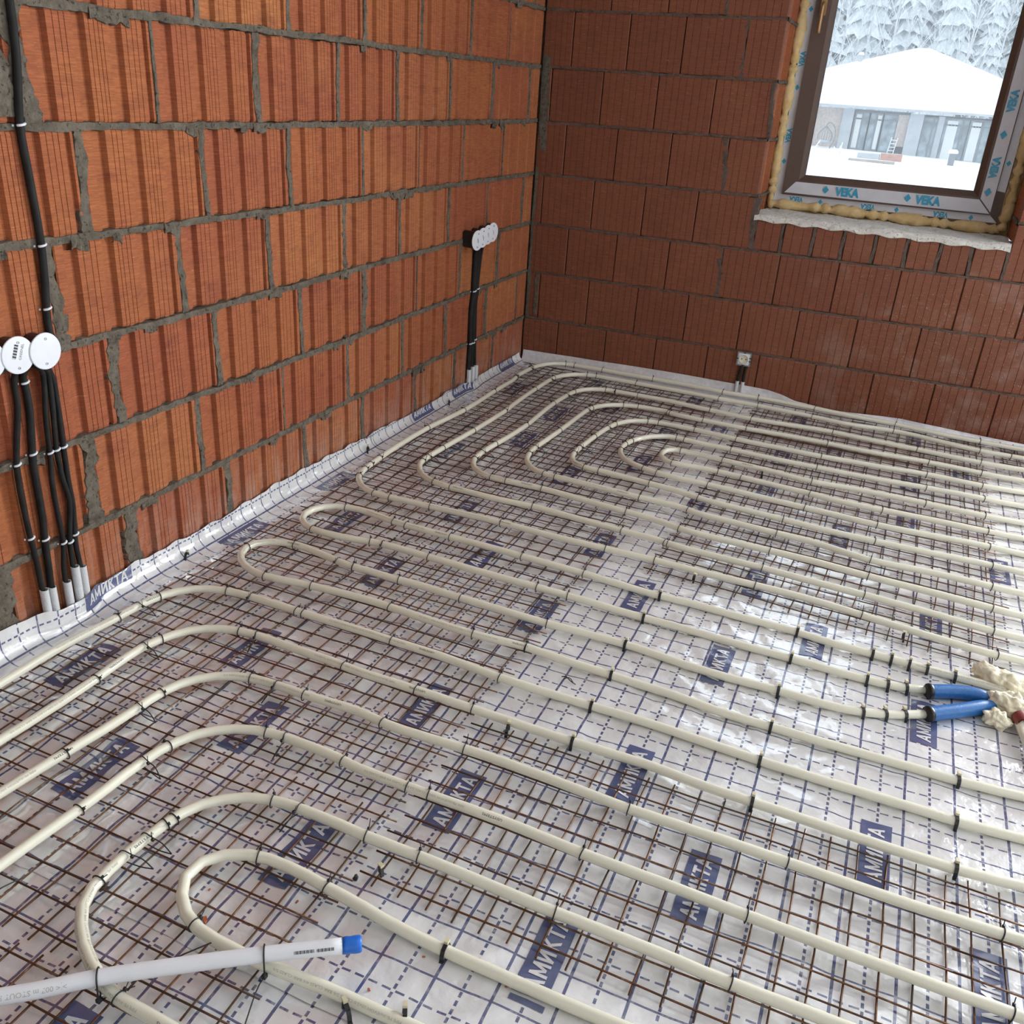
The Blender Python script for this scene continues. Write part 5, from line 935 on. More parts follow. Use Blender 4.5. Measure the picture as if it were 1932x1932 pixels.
'U4': dict(p=[(0.243,-3.651,0.024),(0.245,-3.611,0.024),(0.247,-3.571,0.024),(0.249,-3.531,0.024),(0.252,-3.491,0.024),(0.254,-3.451,0.024),(0.256,-3.411,0.024),(0.258,-3.371,0.024),(0.260,-3.331,0.024),(0.263,-3.291,0.024),(0.264,-3.251,0.024),(0.266,-3.211,0.024),(0.266,-3.171,0.024),(0.266,-3.131,0.024),(0.265,-3.091,0.024),(0.263,-3.051,0.024),(0.263,-3.011,0.024),(0.265,-2.971,0.024),(0.274,-2.932,0.024),(0.288,-2.895,0.024),(0.310,-2.861,0.024),(0.340,-2.834,0.024),(0.375,-2.815,0.024),(0.413,-2.804,0.024),(0.453,-2.800,0.024),(0.493,-2.799,0.024),(0.533,-2.801,0.024),(0.573,-2.802,0.024),(0.613,-2.803,0.024),(0.653,-2.804,0.024),(0.693,-2.805,0.024),(0.733,-2.808,0.024),(0.773,-2.810,0.024),(0.813,-2.810,0.024),(0.853,-2.809,0.024),(0.893,-2.809,0.024),(0.933,-2.809,0.024),(0.973,-2.808,0.023),(1.013,-2.808,0.022),(1.053,-2.807,0.021),(1.093,-2.807,0.020),(1.133,-2.806,0.019),(1.173,-2.806,0.018),(1.213,-2.805,0.017),(1.253,-2.805,0.017),(1.293,-2.803,0.016),(1.333,-2.802,0.016),(1.373,-2.800,0.015),(1.414,-2.799,0.015),(1.454,-2.799,0.016),(1.493,-2.802,0.017),(1.533,-2.807,0.018),(1.573,-2.811,0.019),(1.613,-2.813,0.020),(1.653,-2.813,0.020),(1.693,-2.814,0.020),(1.733,-2.814,0.020),(1.773,-2.815,0.020),(1.813,-2.816,0.020),(1.853,-2.817,0.020),(1.893,-2.817,0.020),(1.933,-2.818,0.020),(1.973,-2.818,0.020),(2.013,-2.817,0.020),(2.053,-2.815,0.019),(2.093,-2.811,0.019),(2.133,-2.805,0.017),(2.172,-2.798,0.016),(2.212,-2.791,0.015),(2.251,-2.785,0.015),(2.291,-2.778,0.015),(2.330,-2.771,0.015),(2.370,-2.765,0.015),(2.409,-2.758,0.015),(2.449,-2.752,0.015),(2.488,-2.745,0.015),(2.528,-2.739,0.015),(2.567,-2.732,0.015),(2.607,-2.725,0.015),(2.646,-2.719,0.015),(2.686,-2.712,0.015),(2.725,-2.706,0.015),(2.765,-2.699,0.015),(2.804,-2.693,0.015),(2.844,-2.686,0.015),(2.883,-2.679,0.015),(2.923,-2.673,0.016),(2.962,-2.666,0.016),(3.002,-2.660,0.016),(3.041,-2.653,0.016),(3.081,-2.647,0.016),(3.120,-2.640,0.016),(3.160,-2.633,0.016)],
  t=[0.541, 0.733, 0.924, 1.228, 1.422, 1.565], l=[0.688, 0.974], c=[1.802, 2.188, 2.565]),
'U5': dict(p=[(0.349,-3.754,0.024),(0.354,-3.714,0.024),(0.358,-3.675,0.024),(0.363,-3.635,0.024),(0.368,-3.595,0.024),(0.373,-3.556,0.024),(0.377,-3.516,0.024),(0.382,-3.476,0.024),(0.387,-3.436,0.024),(0.391,-3.397,0.024),(0.396,-3.357,0.024),(0.401,-3.317,0.024),(0.406,-3.278,0.024),(0.412,-3.238,0.024),(0.416,-3.198,0.024),(0.420,-3.158,0.024),(0.422,-3.118,0.024),(0.427,-3.079,0.024),(0.439,-3.041,0.024),(0.460,-3.007,0.024),(0.489,-2.979,0.024),(0.524,-2.959,0.024),(0.562,-2.948,0.024),(0.601,-2.943,0.024),(0.641,-2.942,0.024),(0.681,-2.942,0.024),(0.721,-2.941,0.024),(0.761,-2.939,0.024),(0.801,-2.937,0.024),(0.841,-2.937,0.024),(0.881,-2.941,0.024),(0.921,-2.946,0.024),(0.961,-2.947,0.024),(1.001,-2.945,0.024),(1.041,-2.943,0.024),(1.081,-2.941,0.024),(1.121,-2.940,0.024),(1.161,-2.939,0.024),(1.201,-2.940,0.024),(1.241,-2.941,0.024),(1.281,-2.942,0.024),(1.321,-2.944,0.024),(1.360,-2.946,0.024),(1.400,-2.948,0.024),(1.440,-2.950,0.024),(1.480,-2.950,0.024),(1.520,-2.950,0.024),(1.560,-2.949,0.024),(1.600,-2.949,0.024),(1.640,-2.948,0.024),(1.680,-2.948,0.024),(1.720,-2.948,0.024),(1.760,-2.948,0.024),(1.800,-2.948,0.024),(1.840,-2.949,0.024),(1.880,-2.949,0.024),(1.920,-2.949,0.024),(1.960,-2.949,0.024),(2.000,-2.948,0.024),(2.040,-2.947,0.024),(2.080,-2.946,0.024),(2.120,-2.944,0.024),(2.160,-2.942,0.024),(2.200,-2.941,0.024),(2.240,-2.939,0.024),(2.280,-2.937,0.024),(2.320,-2.936,0.024),(2.360,-2.934,0.024),(2.400,-2.932,0.024),(2.440,-2.930,0.024),(2.480,-2.929,0.024),(2.520,-2.927,0.024),(2.560,-2.925,0.024),(2.600,-2.924,0.024),(2.640,-2.922,0.024),(2.680,-2.920,0.024),(2.720,-2.919,0.024),(2.760,-2.917,0.024),(2.800,-2.915,0.024),(2.840,-2.914,0.024),(2.880,-2.912,0.024),(2.920,-2.910,0.024),(2.960,-2.908,0.024),(2.999,-2.907,0.024),(3.039,-2.905,0.024),(3.079,-2.903,0.024),(3.119,-2.902,0.024),(3.159,-2.900,0.024)],
  t=[0.437, 0.677, 0.88, 1.021, 1.225, 1.42, 1.781, 2.085, 2.446], l=[0.613, 0.949], c=[]),
'U6': dict(p=[(0.507,-3.876,0.024),(0.510,-3.836,0.024),(0.513,-3.796,0.024),(0.516,-3.756,0.024),(0.519,-3.715,0.024),(0.522,-3.675,0.024),(0.525,-3.635,0.024),(0.528,-3.595,0.024),(0.531,-3.554,0.024),(0.534,-3.514,0.024),(0.538,-3.474,0.024),(0.542,-3.434,0.024),(0.545,-3.393,0.024),(0.547,-3.353,0.024),(0.548,-3.313,0.024),(0.552,-3.272,0.024),(0.557,-3.232,0.024),(0.569,-3.194,0.024),(0.588,-3.158,0.024),(0.615,-3.129,0.024),(0.648,-3.106,0.024),(0.686,-3.091,0.024),(0.726,-3.083,0.024),(0.766,-3.081,0.024),(0.806,-3.081,0.024),(0.847,-3.082,0.024),(0.887,-3.085,0.024),(0.927,-3.091,0.024),(0.967,-3.093,0.024),(1.008,-3.093,0.024),(1.048,-3.093,0.024),(1.088,-3.093,0.024),(1.129,-3.093,0.024),(1.169,-3.092,0.024),(1.210,-3.092,0.024),(1.250,-3.092,0.024),(1.290,-3.093,0.024),(1.331,-3.095,0.024),(1.371,-3.097,0.024),(1.411,-3.099,0.024),(1.452,-3.100,0.024),(1.492,-3.100,0.024),(1.533,-3.100,0.024),(1.573,-3.100,0.024),(1.613,-3.101,0.024),(1.654,-3.102,0.024),(1.694,-3.103,0.024),(1.734,-3.103,0.024),(1.775,-3.104,0.024),(1.815,-3.104,0.024),(1.856,-3.105,0.024),(1.896,-3.105,0.024),(1.936,-3.105,0.024),(1.977,-3.105,0.024),(2.017,-3.105,0.024),(2.058,-3.105,0.024),(2.098,-3.104,0.024),(2.138,-3.104,0.024),(2.179,-3.104,0.024),(2.219,-3.104,0.024),(2.260,-3.104,0.024),(2.300,-3.104,0.024),(2.340,-3.103,0.024),(2.381,-3.103,0.024),(2.421,-3.103,0.024),(2.461,-3.103,0.024),(2.502,-3.103,0.024),(2.542,-3.103,0.024),(2.583,-3.103,0.024),(2.623,-3.103,0.024),(2.663,-3.103,0.024),(2.704,-3.103,0.024),(2.744,-3.102,0.024),(2.785,-3.102,0.024),(2.825,-3.102,0.024),(2.865,-3.102,0.024),(2.906,-3.102,0.024),(2.946,-3.102,0.024),(2.987,-3.102,0.024),(3.027,-3.102,0.024),(3.067,-3.102,0.024),(3.108,-3.102,0.024),(3.148,-3.101,0.024)],
  t=[0.456, 0.667, 0.871, 1.061, 1.214, 1.261, 1.581, 1.881, 2.295], l=[0.608, 0.917], c=[]),
'U7': dict(p=[(2.012,-3.749,0.024),(1.972,-3.746,0.024),(1.931,-3.743,0.024),(1.891,-3.741,0.024),(1.851,-3.738,0.024),(1.811,-3.735,0.024),(1.771,-3.733,0.024),(1.731,-3.730,0.024),(1.691,-3.727,0.024),(1.651,-3.725,0.024),(1.611,-3.722,0.024),(1.571,-3.720,0.024),(1.531,-3.717,0.024),(1.491,-3.714,0.024),(1.451,-3.712,0.024),(1.410,-3.709,0.024),(1.370,-3.706,0.024),(1.330,-3.704,0.024),(1.290,-3.701,0.024),(1.250,-3.699,0.024),(1.210,-3.696,0.024),(1.170,-3.693,0.024),(1.130,-3.691,0.024),(1.090,-3.688,0.024),(1.050,-3.685,0.024),(1.010,-3.683,0.024),(0.970,-3.681,0.024),(0.929,-3.680,0.024),(0.889,-3.678,0.024),(0.850,-3.669,0.024),(0.813,-3.653,0.024),(0.778,-3.634,0.024),(0.746,-3.610,0.024),(0.718,-3.581,0.024),(0.702,-3.545,0.024),(0.698,-3.505,0.024),(0.698,-3.465,0.024),(0.701,-3.425,0.024),(0.706,-3.385,0.024),(0.715,-3.346,0.024),(0.733,-3.310,0.024),(0.761,-3.281,0.024),(0.794,-3.259,0.024),(0.832,-3.245,0.024),(0.871,-3.238,0.024),(0.912,-3.237,0.024),(0.952,-3.237,0.024),(0.992,-3.238,0.024),(1.032,-3.240,0.024),(1.072,-3.240,0.024),(1.112,-3.240,0.024),(1.152,-3.239,0.024),(1.193,-3.239,0.024),(1.233,-3.240,0.024),(1.273,-3.241,0.024),(1.313,-3.242,0.024),(1.353,-3.243,0.024),(1.393,-3.244,0.024),(1.434,-3.244,0.024),(1.474,-3.244,0.024),(1.514,-3.244,0.024),(1.554,-3.244,0.024),(1.594,-3.244,0.024),(1.634,-3.245,0.024),(1.674,-3.247,0.024),(1.715,-3.247,0.024),(1.755,-3.247,0.024),(1.795,-3.246,0.024),(1.835,-3.245,0.024),(1.875,-3.245,0.024),(1.915,-3.244,0.024),(1.956,-3.244,0.024),(1.996,-3.243,0.024),(2.036,-3.243,0.024),(2.076,-3.242,0.024),(2.116,-3.242,0.024),(2.156,-3.241,0.024),(2.197,-3.241,0.024),(2.237,-3.240,0.024),(2.277,-3.240,0.024),(2.317,-3.239,0.024),(2.357,-3.238,0.024),(2.397,-3.238,0.024),(2.438,-3.237,0.024),(2.478,-3.237,0.024),(2.518,-3.236,0.024),(2.558,-3.236,0.024),(2.598,-3.235,0.024),(2.638,-3.235,0.024),(2.679,-3.234,0.024),(2.719,-3.234,0.024),(2.759,-3.233,0.024),(2.799,-3.233,0.024),(2.839,-3.232,0.024),(2.879,-3.232,0.024),(2.919,-3.231,0.024)],
  t=[1.124, 1.382, 1.532, 1.55, 1.737, 1.942, 2.051, 2.315, 2.614], l=[1.441, 1.489, 1.796], c=[]),
'U8': dict(p=[(2.364,-3.489,0.012),(2.323,-3.490,0.012),(2.283,-3.491,0.012),(2.243,-3.492,0.012),(2.203,-3.494,0.012),(2.162,-3.495,0.012),(2.122,-3.496,0.012),(2.082,-3.497,0.012),(2.041,-3.499,0.012),(2.001,-3.500,0.012),(1.961,-3.501,0.012),(1.921,-3.502,0.012),(1.880,-3.504,0.012),(1.840,-3.505,0.012),(1.800,-3.506,0.012),(1.760,-3.507,0.012),(1.719,-3.508,0.012),(1.679,-3.510,0.012),(1.639,-3.511,0.012),(1.598,-3.512,0.012),(1.558,-3.513,0.012),(1.518,-3.515,0.012),(1.478,-3.516,0.012),(1.437,-3.517,0.012),(1.397,-3.518,0.012),(1.357,-3.520,0.012),(1.316,-3.521,0.012),(1.276,-3.522,0.012),(1.236,-3.523,0.012),(1.196,-3.523,0.012),(1.155,-3.525,0.014),(1.115,-3.529,0.016),(1.075,-3.533,0.019),(1.035,-3.537,0.021),(0.995,-3.538,0.023),(0.954,-3.537,0.024),(0.914,-3.532,0.024),(0.877,-3.518,0.024),(0.845,-3.493,0.024),(0.823,-3.460,0.024),(0.825,-3.420,0.024),(0.850,-3.390,0.024),(0.886,-3.371,0.024),(0.925,-3.363,0.024),(0.966,-3.362,0.023),(1.006,-3.364,0.023),(1.046,-3.368,0.021),(1.086,-3.371,0.020),(1.126,-3.375,0.019),(1.166,-3.379,0.016),(1.207,-3.381,0.014),(1.247,-3.383,0.013),(1.287,-3.384,0.012),(1.327,-3.385,0.012),(1.368,-3.385,0.012),(1.408,-3.386,0.012),(1.448,-3.386,0.012),(1.489,-3.386,0.012),(1.529,-3.386,0.012),(1.569,-3.385,0.012),(1.610,-3.384,0.012),(1.650,-3.383,0.012),(1.690,-3.382,0.012),(1.730,-3.381,0.012),(1.771,-3.380,0.012),(1.811,-3.379,0.012),(1.851,-3.378,0.012),(1.892,-3.376,0.012),(1.932,-3.375,0.012),(1.972,-3.374,0.012),(2.012,-3.373,0.012),(2.053,-3.372,0.012),(2.093,-3.371,0.012),(2.133,-3.370,0.012),(2.174,-3.369,0.012),(2.214,-3.368,0.012),(2.254,-3.366,0.012),(2.294,-3.365,0.012),(2.335,-3.364,0.012),(2.375,-3.363,0.012),(2.415,-3.362,0.012),(2.456,-3.361,0.012),(2.496,-3.360,0.012),(2.536,-3.359,0.012),(2.576,-3.357,0.012),(2.617,-3.356,0.012)],
  t=[1.465, 1.71, 1.854], l=[], c=[2.09]),
}
# ------------------------------------------------------------------ heating pipes, their ties and clips
PR = 0.0105
PIPE_TEXT = {   # key: (label of the pipe, short name used by its ties, which end they are counted from)
 'C1': ('milky heating pipe, outermost of the seven nested loops at the corner', 'the outermost nested loop'),
 'C2': ('milky heating pipe, second loop in from the left wall corner', 'the second nested loop'),
 'C3': ('milky heating pipe, third loop in from the left wall corner', 'the third nested loop'),
 'C4': ('milky heating pipe, fourth loop in from the left wall corner', 'the fourth nested loop'),
 'C5': ('milky heating pipe, fifth loop in from the left wall corner', 'the fifth nested loop'),
 'C6': ('milky heating pipe, sixth loop, round the innermost hairpin', 'the sixth nested loop'),
 'C7': ('milky heating pipe, short innermost hairpin of the nested loops', 'the innermost nested loop'),
 'U1': ('milky heating pipe, far hairpin near the left wall, leading to the upper blue sleeve', 'the far left-wall hairpin'),
 'U2': ('milky heating pipe, near hairpin at the left wall, leading to the lower blue sleeve', 'the near left-wall hairpin'),
 'U3': ('milky heating pipe bending once, first below the left wall hairpins', 'the first single-bend pipe'),
 'U4': ('milky heating pipe bending once, second below the left wall hairpins', 'the second single-bend pipe'),
 'U5': ('milky heating pipe bending once, third below the left wall hairpins', 'the third single-bend pipe'),
 'U6': ('milky heating pipe bending once, just outside the large front hairpin', 'the fourth single-bend pipe'),
 'U7': ('milky heating pipe, large front hairpin passing under the white pipe', 'the large front hairpin'),
 'U8': ('milky heating pipe, small front hairpin inside the large one', 'the small front hairpin')}
rp = random.Random(3)
class Curve:
    def __init__(s, P):
        s.P = np.array(P); d = np.linalg.norm(np.diff(s.P[:, :2], axis=0), axis=1); s.d = np.r_[0, np.cumsum(d)]
    def at(s, t):
        p = Vector([float(np.interp(t, s.d, s.P[:, k])) for k in range(3)])
        a, b = max(0, t-0.015), min(s.d[-1], t+0.015)
        q = Vector([float(np.interp(b, s.d, s.P[:, k]) - np.interp(a, s.d, s.P[:, k])) for k in range(3)]); q.z = 0
        return p, q.normalized()
def print_on(parent, cv, t0, text, size, ang, mat, r, name, flip=False, sx=1.0):
    """lettering wrapped on the pipe, ang = angle from the top towards the side of the viewer"""
    v, f = text_geo(text, size)
    w = max(a for a, _, _ in v)*sx; out = []
    for x, y, _ in v:
        t = t0 - x*sx if flip else t0 + x*sx
        p, q = cv.at(max(0.0, min(cv.d[-1], t)))
        n = Vector((-q.y, q.x, 0)) * (1 if not flip else -1)     # up direction of the letters across the pipe
        a = ang + (y - size*0.35)/r
        out.append(p + (n*math.sin(a) + Vector((0, 0, 1))*math.cos(a))*(r + 0.0002))
    return obj(name, mesh(name, out, f, mat), parent)
# cable ties: a loop round pipe and wire, a locking head, a cut tail
def tie_mesh(seed, tail, lean):
    r = random.Random(seed); mb = MB()
    N = 14; loop = []
    for i in range(N+1):
        a = 2*PI*i/N + 0.6
        rr = PR + 0.0013; y = math.cos(a)*rr*1.02; z = math.sin(a)*rr
        if z < 0: z *= 1.28
        loop.append((0.0015*math.sin(a*1.0), y, z))
    mb.tube(loop, 0.00125, 5)
    ha = 0.35 + r.random()*0.9; hy, hz = math.cos(ha)*(PR+.003), math.sin(ha)*(PR+.003)
    Mh = Matrix.Translation((0, hy, hz)) @ Matrix.Rotation(ha, 4, 'X')
    mb.box((-.0022,-.0018,-.0026), (.0022,.0026,.0026), 0, Mh)
    tl = [(0, hy, hz), (lean*.3, hy+.004, hz+tail*.5), (lean, hy+.006*(r.random()+.4), hz+tail)]
    mb.tube(smooth_pts(tl, .006), 0.0009, 4)
    return mesh('cable_tie', mb.v, mb.f, M['black_plastic'], True)
TIES = [tie_mesh(i, (.006,.010,.014,.020,.008,.004)[i % 6], (rp.random()-.5)*.012) for i in range(6)]
def loose_tie_mesh(seed):
    r = random.Random(seed); mb = MB(); e = (0.004*(r.random()-.5), -0.056, -PR-0.002)
    mb.tube(smooth_pts([(0,.004,PR+.0015),(0,-.004,PR+.0022),(.002,-.014,PR*.6),(.004,-.034,0),e], .006), .0012, 5)
    mb.tube(smooth_pts([(0,.004,PR+.0015),(0,.0115,.002),(0,.008,-PR),(-.003,-.014,-PR*.9),(-.003,-.036,-PR),e], .006), .0012, 5)
    mb.box((-.0025,-.019,PR*.2),(.0025,-.014,PR*.2+.005))
    mb.tube([(0,-.016,PR*.4),(.003,-.012,PR+.008)], .0009, 4)
    return mesh('cable_tie', mb.v, mb.f, M['black_plastic'], True)
LOOSE = [loose_tie_mesh(i) for i in range(3)]
def clip_mesh():
    mb = MB(); w = 0.0034
    pts = [(.0165,-.0125),(.0128,-.0115),(.0122,.002),(.0085,.0092),(0,.0122),(-.0085,.0092),(-.0122,.002),(-.0128,-.0115),(-.0165,-.0125)]
    for (y0,z0),(y1,z1) in zip(pts[:-1], pts[1:]):
        d = Vector((0, y1-y0, z1-z0)).normalized(); n = Vector((0, -d.z, d.y))*0.0011
        v = []
        for x in (-w, w):
            v += [(x,y0-n.y,z0-n.z),(x,y1-n.y,z1-n.z),(x,y1+n.y,z1+n.z),(x,y0+n.y,z0+n.z)]
        mb.add(v, [(0,1,2,3),(7,6,5,4),(0,4,5,1),(1,5,6,2),(2,6,7,3),(3,7,4,0)])
    tab = MB().box((-w, .001, .0125), (w, .0105, .0185))
    return mesh('pipe_clip', mb.v, mb.f, M['black_plastic']), mesh('clip_tab', tab.v, tab.f, M['cream_tab'])
CLIP, TAB = clip_mesh()
FULL = 'PIPE PE-Xa/EVOH 20x2.0 CLASS 2/6 BAR CLASS 4/6 BAR CLASS 5/6 BAR 32415-2013 07.10.2024 08:24:53 1004 A 433M '
WORDS = {'U1': (0.95, 2.6), 'U2': (1.75, 2.9), 'U3': (0.75, 1.55), 'U4': (0.62, 1.45), 'U5': (0.45, 1.12), 'U6': (0.12, 1.42), 'U7': (1.0, 1.5), 'U8': (1.0,), 'C6': (.6,), 'C7': (.35, 1.95), 'C3': (4.3,), 'C2': (4.75,), 'C1': (5.6,), 'C5': (.6, 3.2), 'C4': (4.0,)}
n_tie = n_clip = 0
for key, d in PIPES.items():
    cv = Curve(d['p'])
    pts = [Vector(p) for p in d['p']]
    v, f = tube_geo(pts, PR, 12)
    o = obj('heating_pipe', mesh('heating_pipe', v, f, M['pipe'], True))
    tag(o, PIPE_TEXT[key][0], 'pipe', 'milky underfloor heating pipes')
    short = PIPE_TEXT[key][1]
    for t in WORDS.get(key, ()):
        if t + 0.1 < cv.d[-1]:
            p, q = cv.at(t)
            fl = q.x < 0 or (abs(q.x) < 0.35 and q.y < 0)
            # the ink runs upside down for someone standing at the camera
            print_on(o, cv, t, 'USYSTEMS', 0.0068, 0.75, M['print_black'], PR, 'ink_mark', flip=not fl, sx=1.35)
            t1 = t + (0.08 if not (not fl) else -0.08)
            if 0.02 < t1 < cv.d[-1]:
                k = 0
                tt = t1
                print_on(o, cv, tt + (0 if fl else -0.0), FULL[:60], 0.0062, 0.75, M['print_grey'], PR, 'ink_mark', flip=not fl, sx=1.25)
    for i, t in enumerate(d['t']):
        p, q = cv.at(t); yaw = math.atan2(q.y, q.x)
        # the locking head sits on the side of the walls
        if q.x < 0 or (abs(q.x) < 0.3 and q.y > 0): yaw += PI
        to = obj('cable_tie', TIES[rp.randrange(6)], None, p, (0, 0, yaw + (rp.random()-.5)*.25))
        tag(to, 'black cable tie on %s, %s from its %s' % (short, ORD[i+1], 'far right end' if key[0] == 'C' else ('right end' if key in ('U1','U2') else ('lower end' if key in ('U7','U8') else 'left end'))),
            'cable tie', 'black cable ties holding pipe to mesh')
    for i, t in enumerate(d['l']):
        p, q = cv.at(t); yaw = math.atan2(q.y, q.x)
        n = Vector((-q.y, q.x, 0))
        if (abs(q.x) > 0.6 and n.y < 0) or (abs(q.x) <= 0.6 and n.x > 0): yaw += PI
        to = obj('cable_tie', LOOSE[rp.randrange(3)], None, p, (0, 0, yaw + (rp.random()-.5)*.4))
        tag(to, 'slack cable tie reaching sideways from %s to mesh%s' % (short, ', %s along' % ORD[i+1] if len(d['l']) > 1 else ''), 'cable tie', 'black cable ties holding pipe to mesh')
    for i, t in enumerate(d['c']):
        p, q = cv.at(t); yaw = math.atan2(q.y, q.x)
        if math.cos(yaw) < 0: yaw += PI
        co = obj('pipe_clip', CLIP, None, (p.x, p.y, p.z), (0, 0, yaw + (rp.random()-.5)*.2))
        tag(co, 'black staple clip pinning %s to the foil%s' % (short, ', %s along the pipe' % ORD[i+1] if len(d['c']) > 1 else ''), 'clip', 'black staple clips holding pipe to foil')
        obj('clip_tab', TAB, co)
SPK = MB(); SPK.box((-.0035,-.0022,-.012),(.0035,.0022,.020)); SPK.box((-.0035,.0022,-.002),(.0035,.0052,.016)); SPIKE = mesh('pipe_clip', SPK.v, SPK.f, M['black_plastic'])
for (x, y, yaw, lab) in ((1.109,-3.29,1.2,'black staple clip standing by the small front hairpin, holding the mesh end'),
                         (1.364,-1.945,1.5,'tall black staple clip standing free by the mesh edge, midway across the room'),
                         (1.944,-1.977,1.4,'black staple clip standing free on the foil above the blue sleeves'),
                         (0.030,-2.55,.4,'black staple clip in the wall crease near the near hairpin'),
                         (0.032,-1.573,.4,'black staple clip in the wall crease above the outermost loop bend'),
                         (0.034,-0.90,.4,'black staple clip in the wall crease nearest the far conduits'),
                         (1.151,-2.826,.2,'arched black staple clip over a mesh wire end in the bare strip'),
                         (1.409,-0.994,.1,'arched black staple clip lying among the far right meshes'),
                         (1.198,-3.542,.9,'half-open black staple clip beside the small hairpin at the bottom edge'),
                         (1.280,-3.511,.5,'upright black staple clip at the bottom edge, right of the half-open one')):
    tall = not ('arched' in lab or 'half-open' in lab or 'crease' in lab)
    co = obj('pipe_clip', SPIKE if tall else CLIP, None, (x, y, 0.0125 + float(hgt(x, y))), (0.2*(rp.random()-.5), 0.25*(rp.random()-.5), yaw))
    tag(co, lab, 'clip', 'loose staple clips')
    obj('clip_tab', TAB, co, (0, -.006, .004) if tall else (0, 0, 0))
mb = MB(); mb.tube([(0,0,0.001),(0.002,0.001,0.007),(0.0,0.003,0.010)], [.005,.004,.002], 6)
tag(mb.build('clip_stub', M['black_plastic'], loc=(1.072,-3.318, 0.003)), 'short black stub of a broken clip left of the mesh end', 'clip stub')
mb = MB(); mb.tube(smooth_pts([(0,0,.004),(.012,-.003,.009),(.026,-.010,.006),(.04,-.013,.003)],.005), .0013, 5); mb.tube(smooth_pts([(.006,-.006,.003),(.02,-.004,.010),(.034,-.012,.004)],.005), .0012, 5)
tag(mb.build('cut_tie', M['black_plastic'], loc=(1.185,-2.575,.001)), 'cut twisted piece of black cable tie lying on bare foil', 'cable tie')

# free white pipe laid across the hairpins, its end wrapped in blue tape
wp = [(0.50,-3.945,.050),(0.756,-3.763,.050),(0.858,-3.678,.050),(0.963,-3.601,.050),(1.053,-3.538,.050),(1.158,-3.468,.050)]
wc = Curve([tuple(p) for p in smooth_pts(wp, .03)]); WRD = 0.0122
v, f = tube_geo([Vector(p) for p in wc.P], WRD, 16)
wpo = obj('white_pipe', mesh('white_pipe', v, f, M['pipe_white'], True)); tag(wpo, 'free white pipe end lying across the front hairpins, blue tape on its tip', 'pipe')
L = wc.d[-1]
p0, q0 = wc.at(L-0.012)
tp = [p0 + q0*t for t in (0, .006, .012, .020, .027, .030)]
v, f = tube_geo(tp, [WRD+.0006, WRD+.0014, WRD+.0008, WRD+.0016, WRD+.0012, WRD-.001], 14)
obj('tape', mesh('tape', v, f, M['blue_tape'], True), wpo)['label'] = 'blue tape wrapped round the pipe tip'
print_on(wpo, wc, 0.405, '>|< 007 m STOUT PE-Xb/Al/PE-Xb', 0.0105, 0.9, M['print_grey'], WRD, 'ink_mark', flip=True, sx=1.0)
mb = MB()
for i in range(34):
    if i in (17, 18): continue
    t = L - 0.085 + i*0.0018; w = .0007*(1 + (i*7 % 3)*.5)
    p, q = wc.at(t); n = Vector((q.y, -q.x, 0)); vv = []
    for tt in (0, w):
        for k in range(4):
            a = 0.75 + k*.13; vv.append(p + q*tt + (n*math.sin(a) + Vector((0,0,1))*math.cos(a))*(WRD + .0002))
    mb.add(vv, [(0,1,5,4),(1,2,6,5),(2,3,7,6)])
mb.build('bar_marks', M['print_black'], wpo)
def big_tie(t, tail, lab, low):
    p, q = wc.at(t); n = Vector((-q.y, q.x, 0)); mb = MB()
    loop = [p + n*math.cos(a)*(WRD+.002) + Vector((0,0,1))*(math.sin(a)*(WRD+.002) if math.sin(a) > 0 else math.sin(a)*low) - n*(0.012*max(0,-math.sin(a))) for a in [2*PI*i/16 for i in range(17)]]
    mb.tube(loop, .0014, 5)
    b = loop[12]; mb.box(tuple(b + Vector((-.004,-.005,-.002))), tuple(b + Vector((.003,.003,.005))))
    mb.tube(smooth_pts([b] + [b + Vector(x) for x in tail], .01), .0012, 4)
    tag(mb.build('cable_tie', M['black_plastic'], smooth=True), lab, 'cable tie', 'black cable ties on the white pipe')
big_tie(0.445, [(.02,.02,.006),(.035,.035,.010)], 'black cable tie binding the white pipe to the large hairpin', .034)
big_tie(0.683, [(.006,-.03,.004),(.028,-.10,-.012)], 'black cable tie binding the white pipe to the small hairpin, tail hanging toward camera', .034)
for (a, b, lab) in (((.893,-3.655,.03),(.955,-3.55,.035),'long black tie tail lying above the white pipe between the hairpins'),
                    ((.558,-3.640,.012),(.578,-3.575,.016),'slack black tie strand at the left edge below the fourth single-bend pipe')):
    mb = MB(); A_, B_ = Vector(a), Vector(b)
    mb.tube(smooth_pts([A_, A_.lerp(B_, .5) + Vector((0,0,.006)), B_], .02), .0013, 5)
    tag(mb.build('cable_tie', M['black_plastic']), lab, 'cable tie')

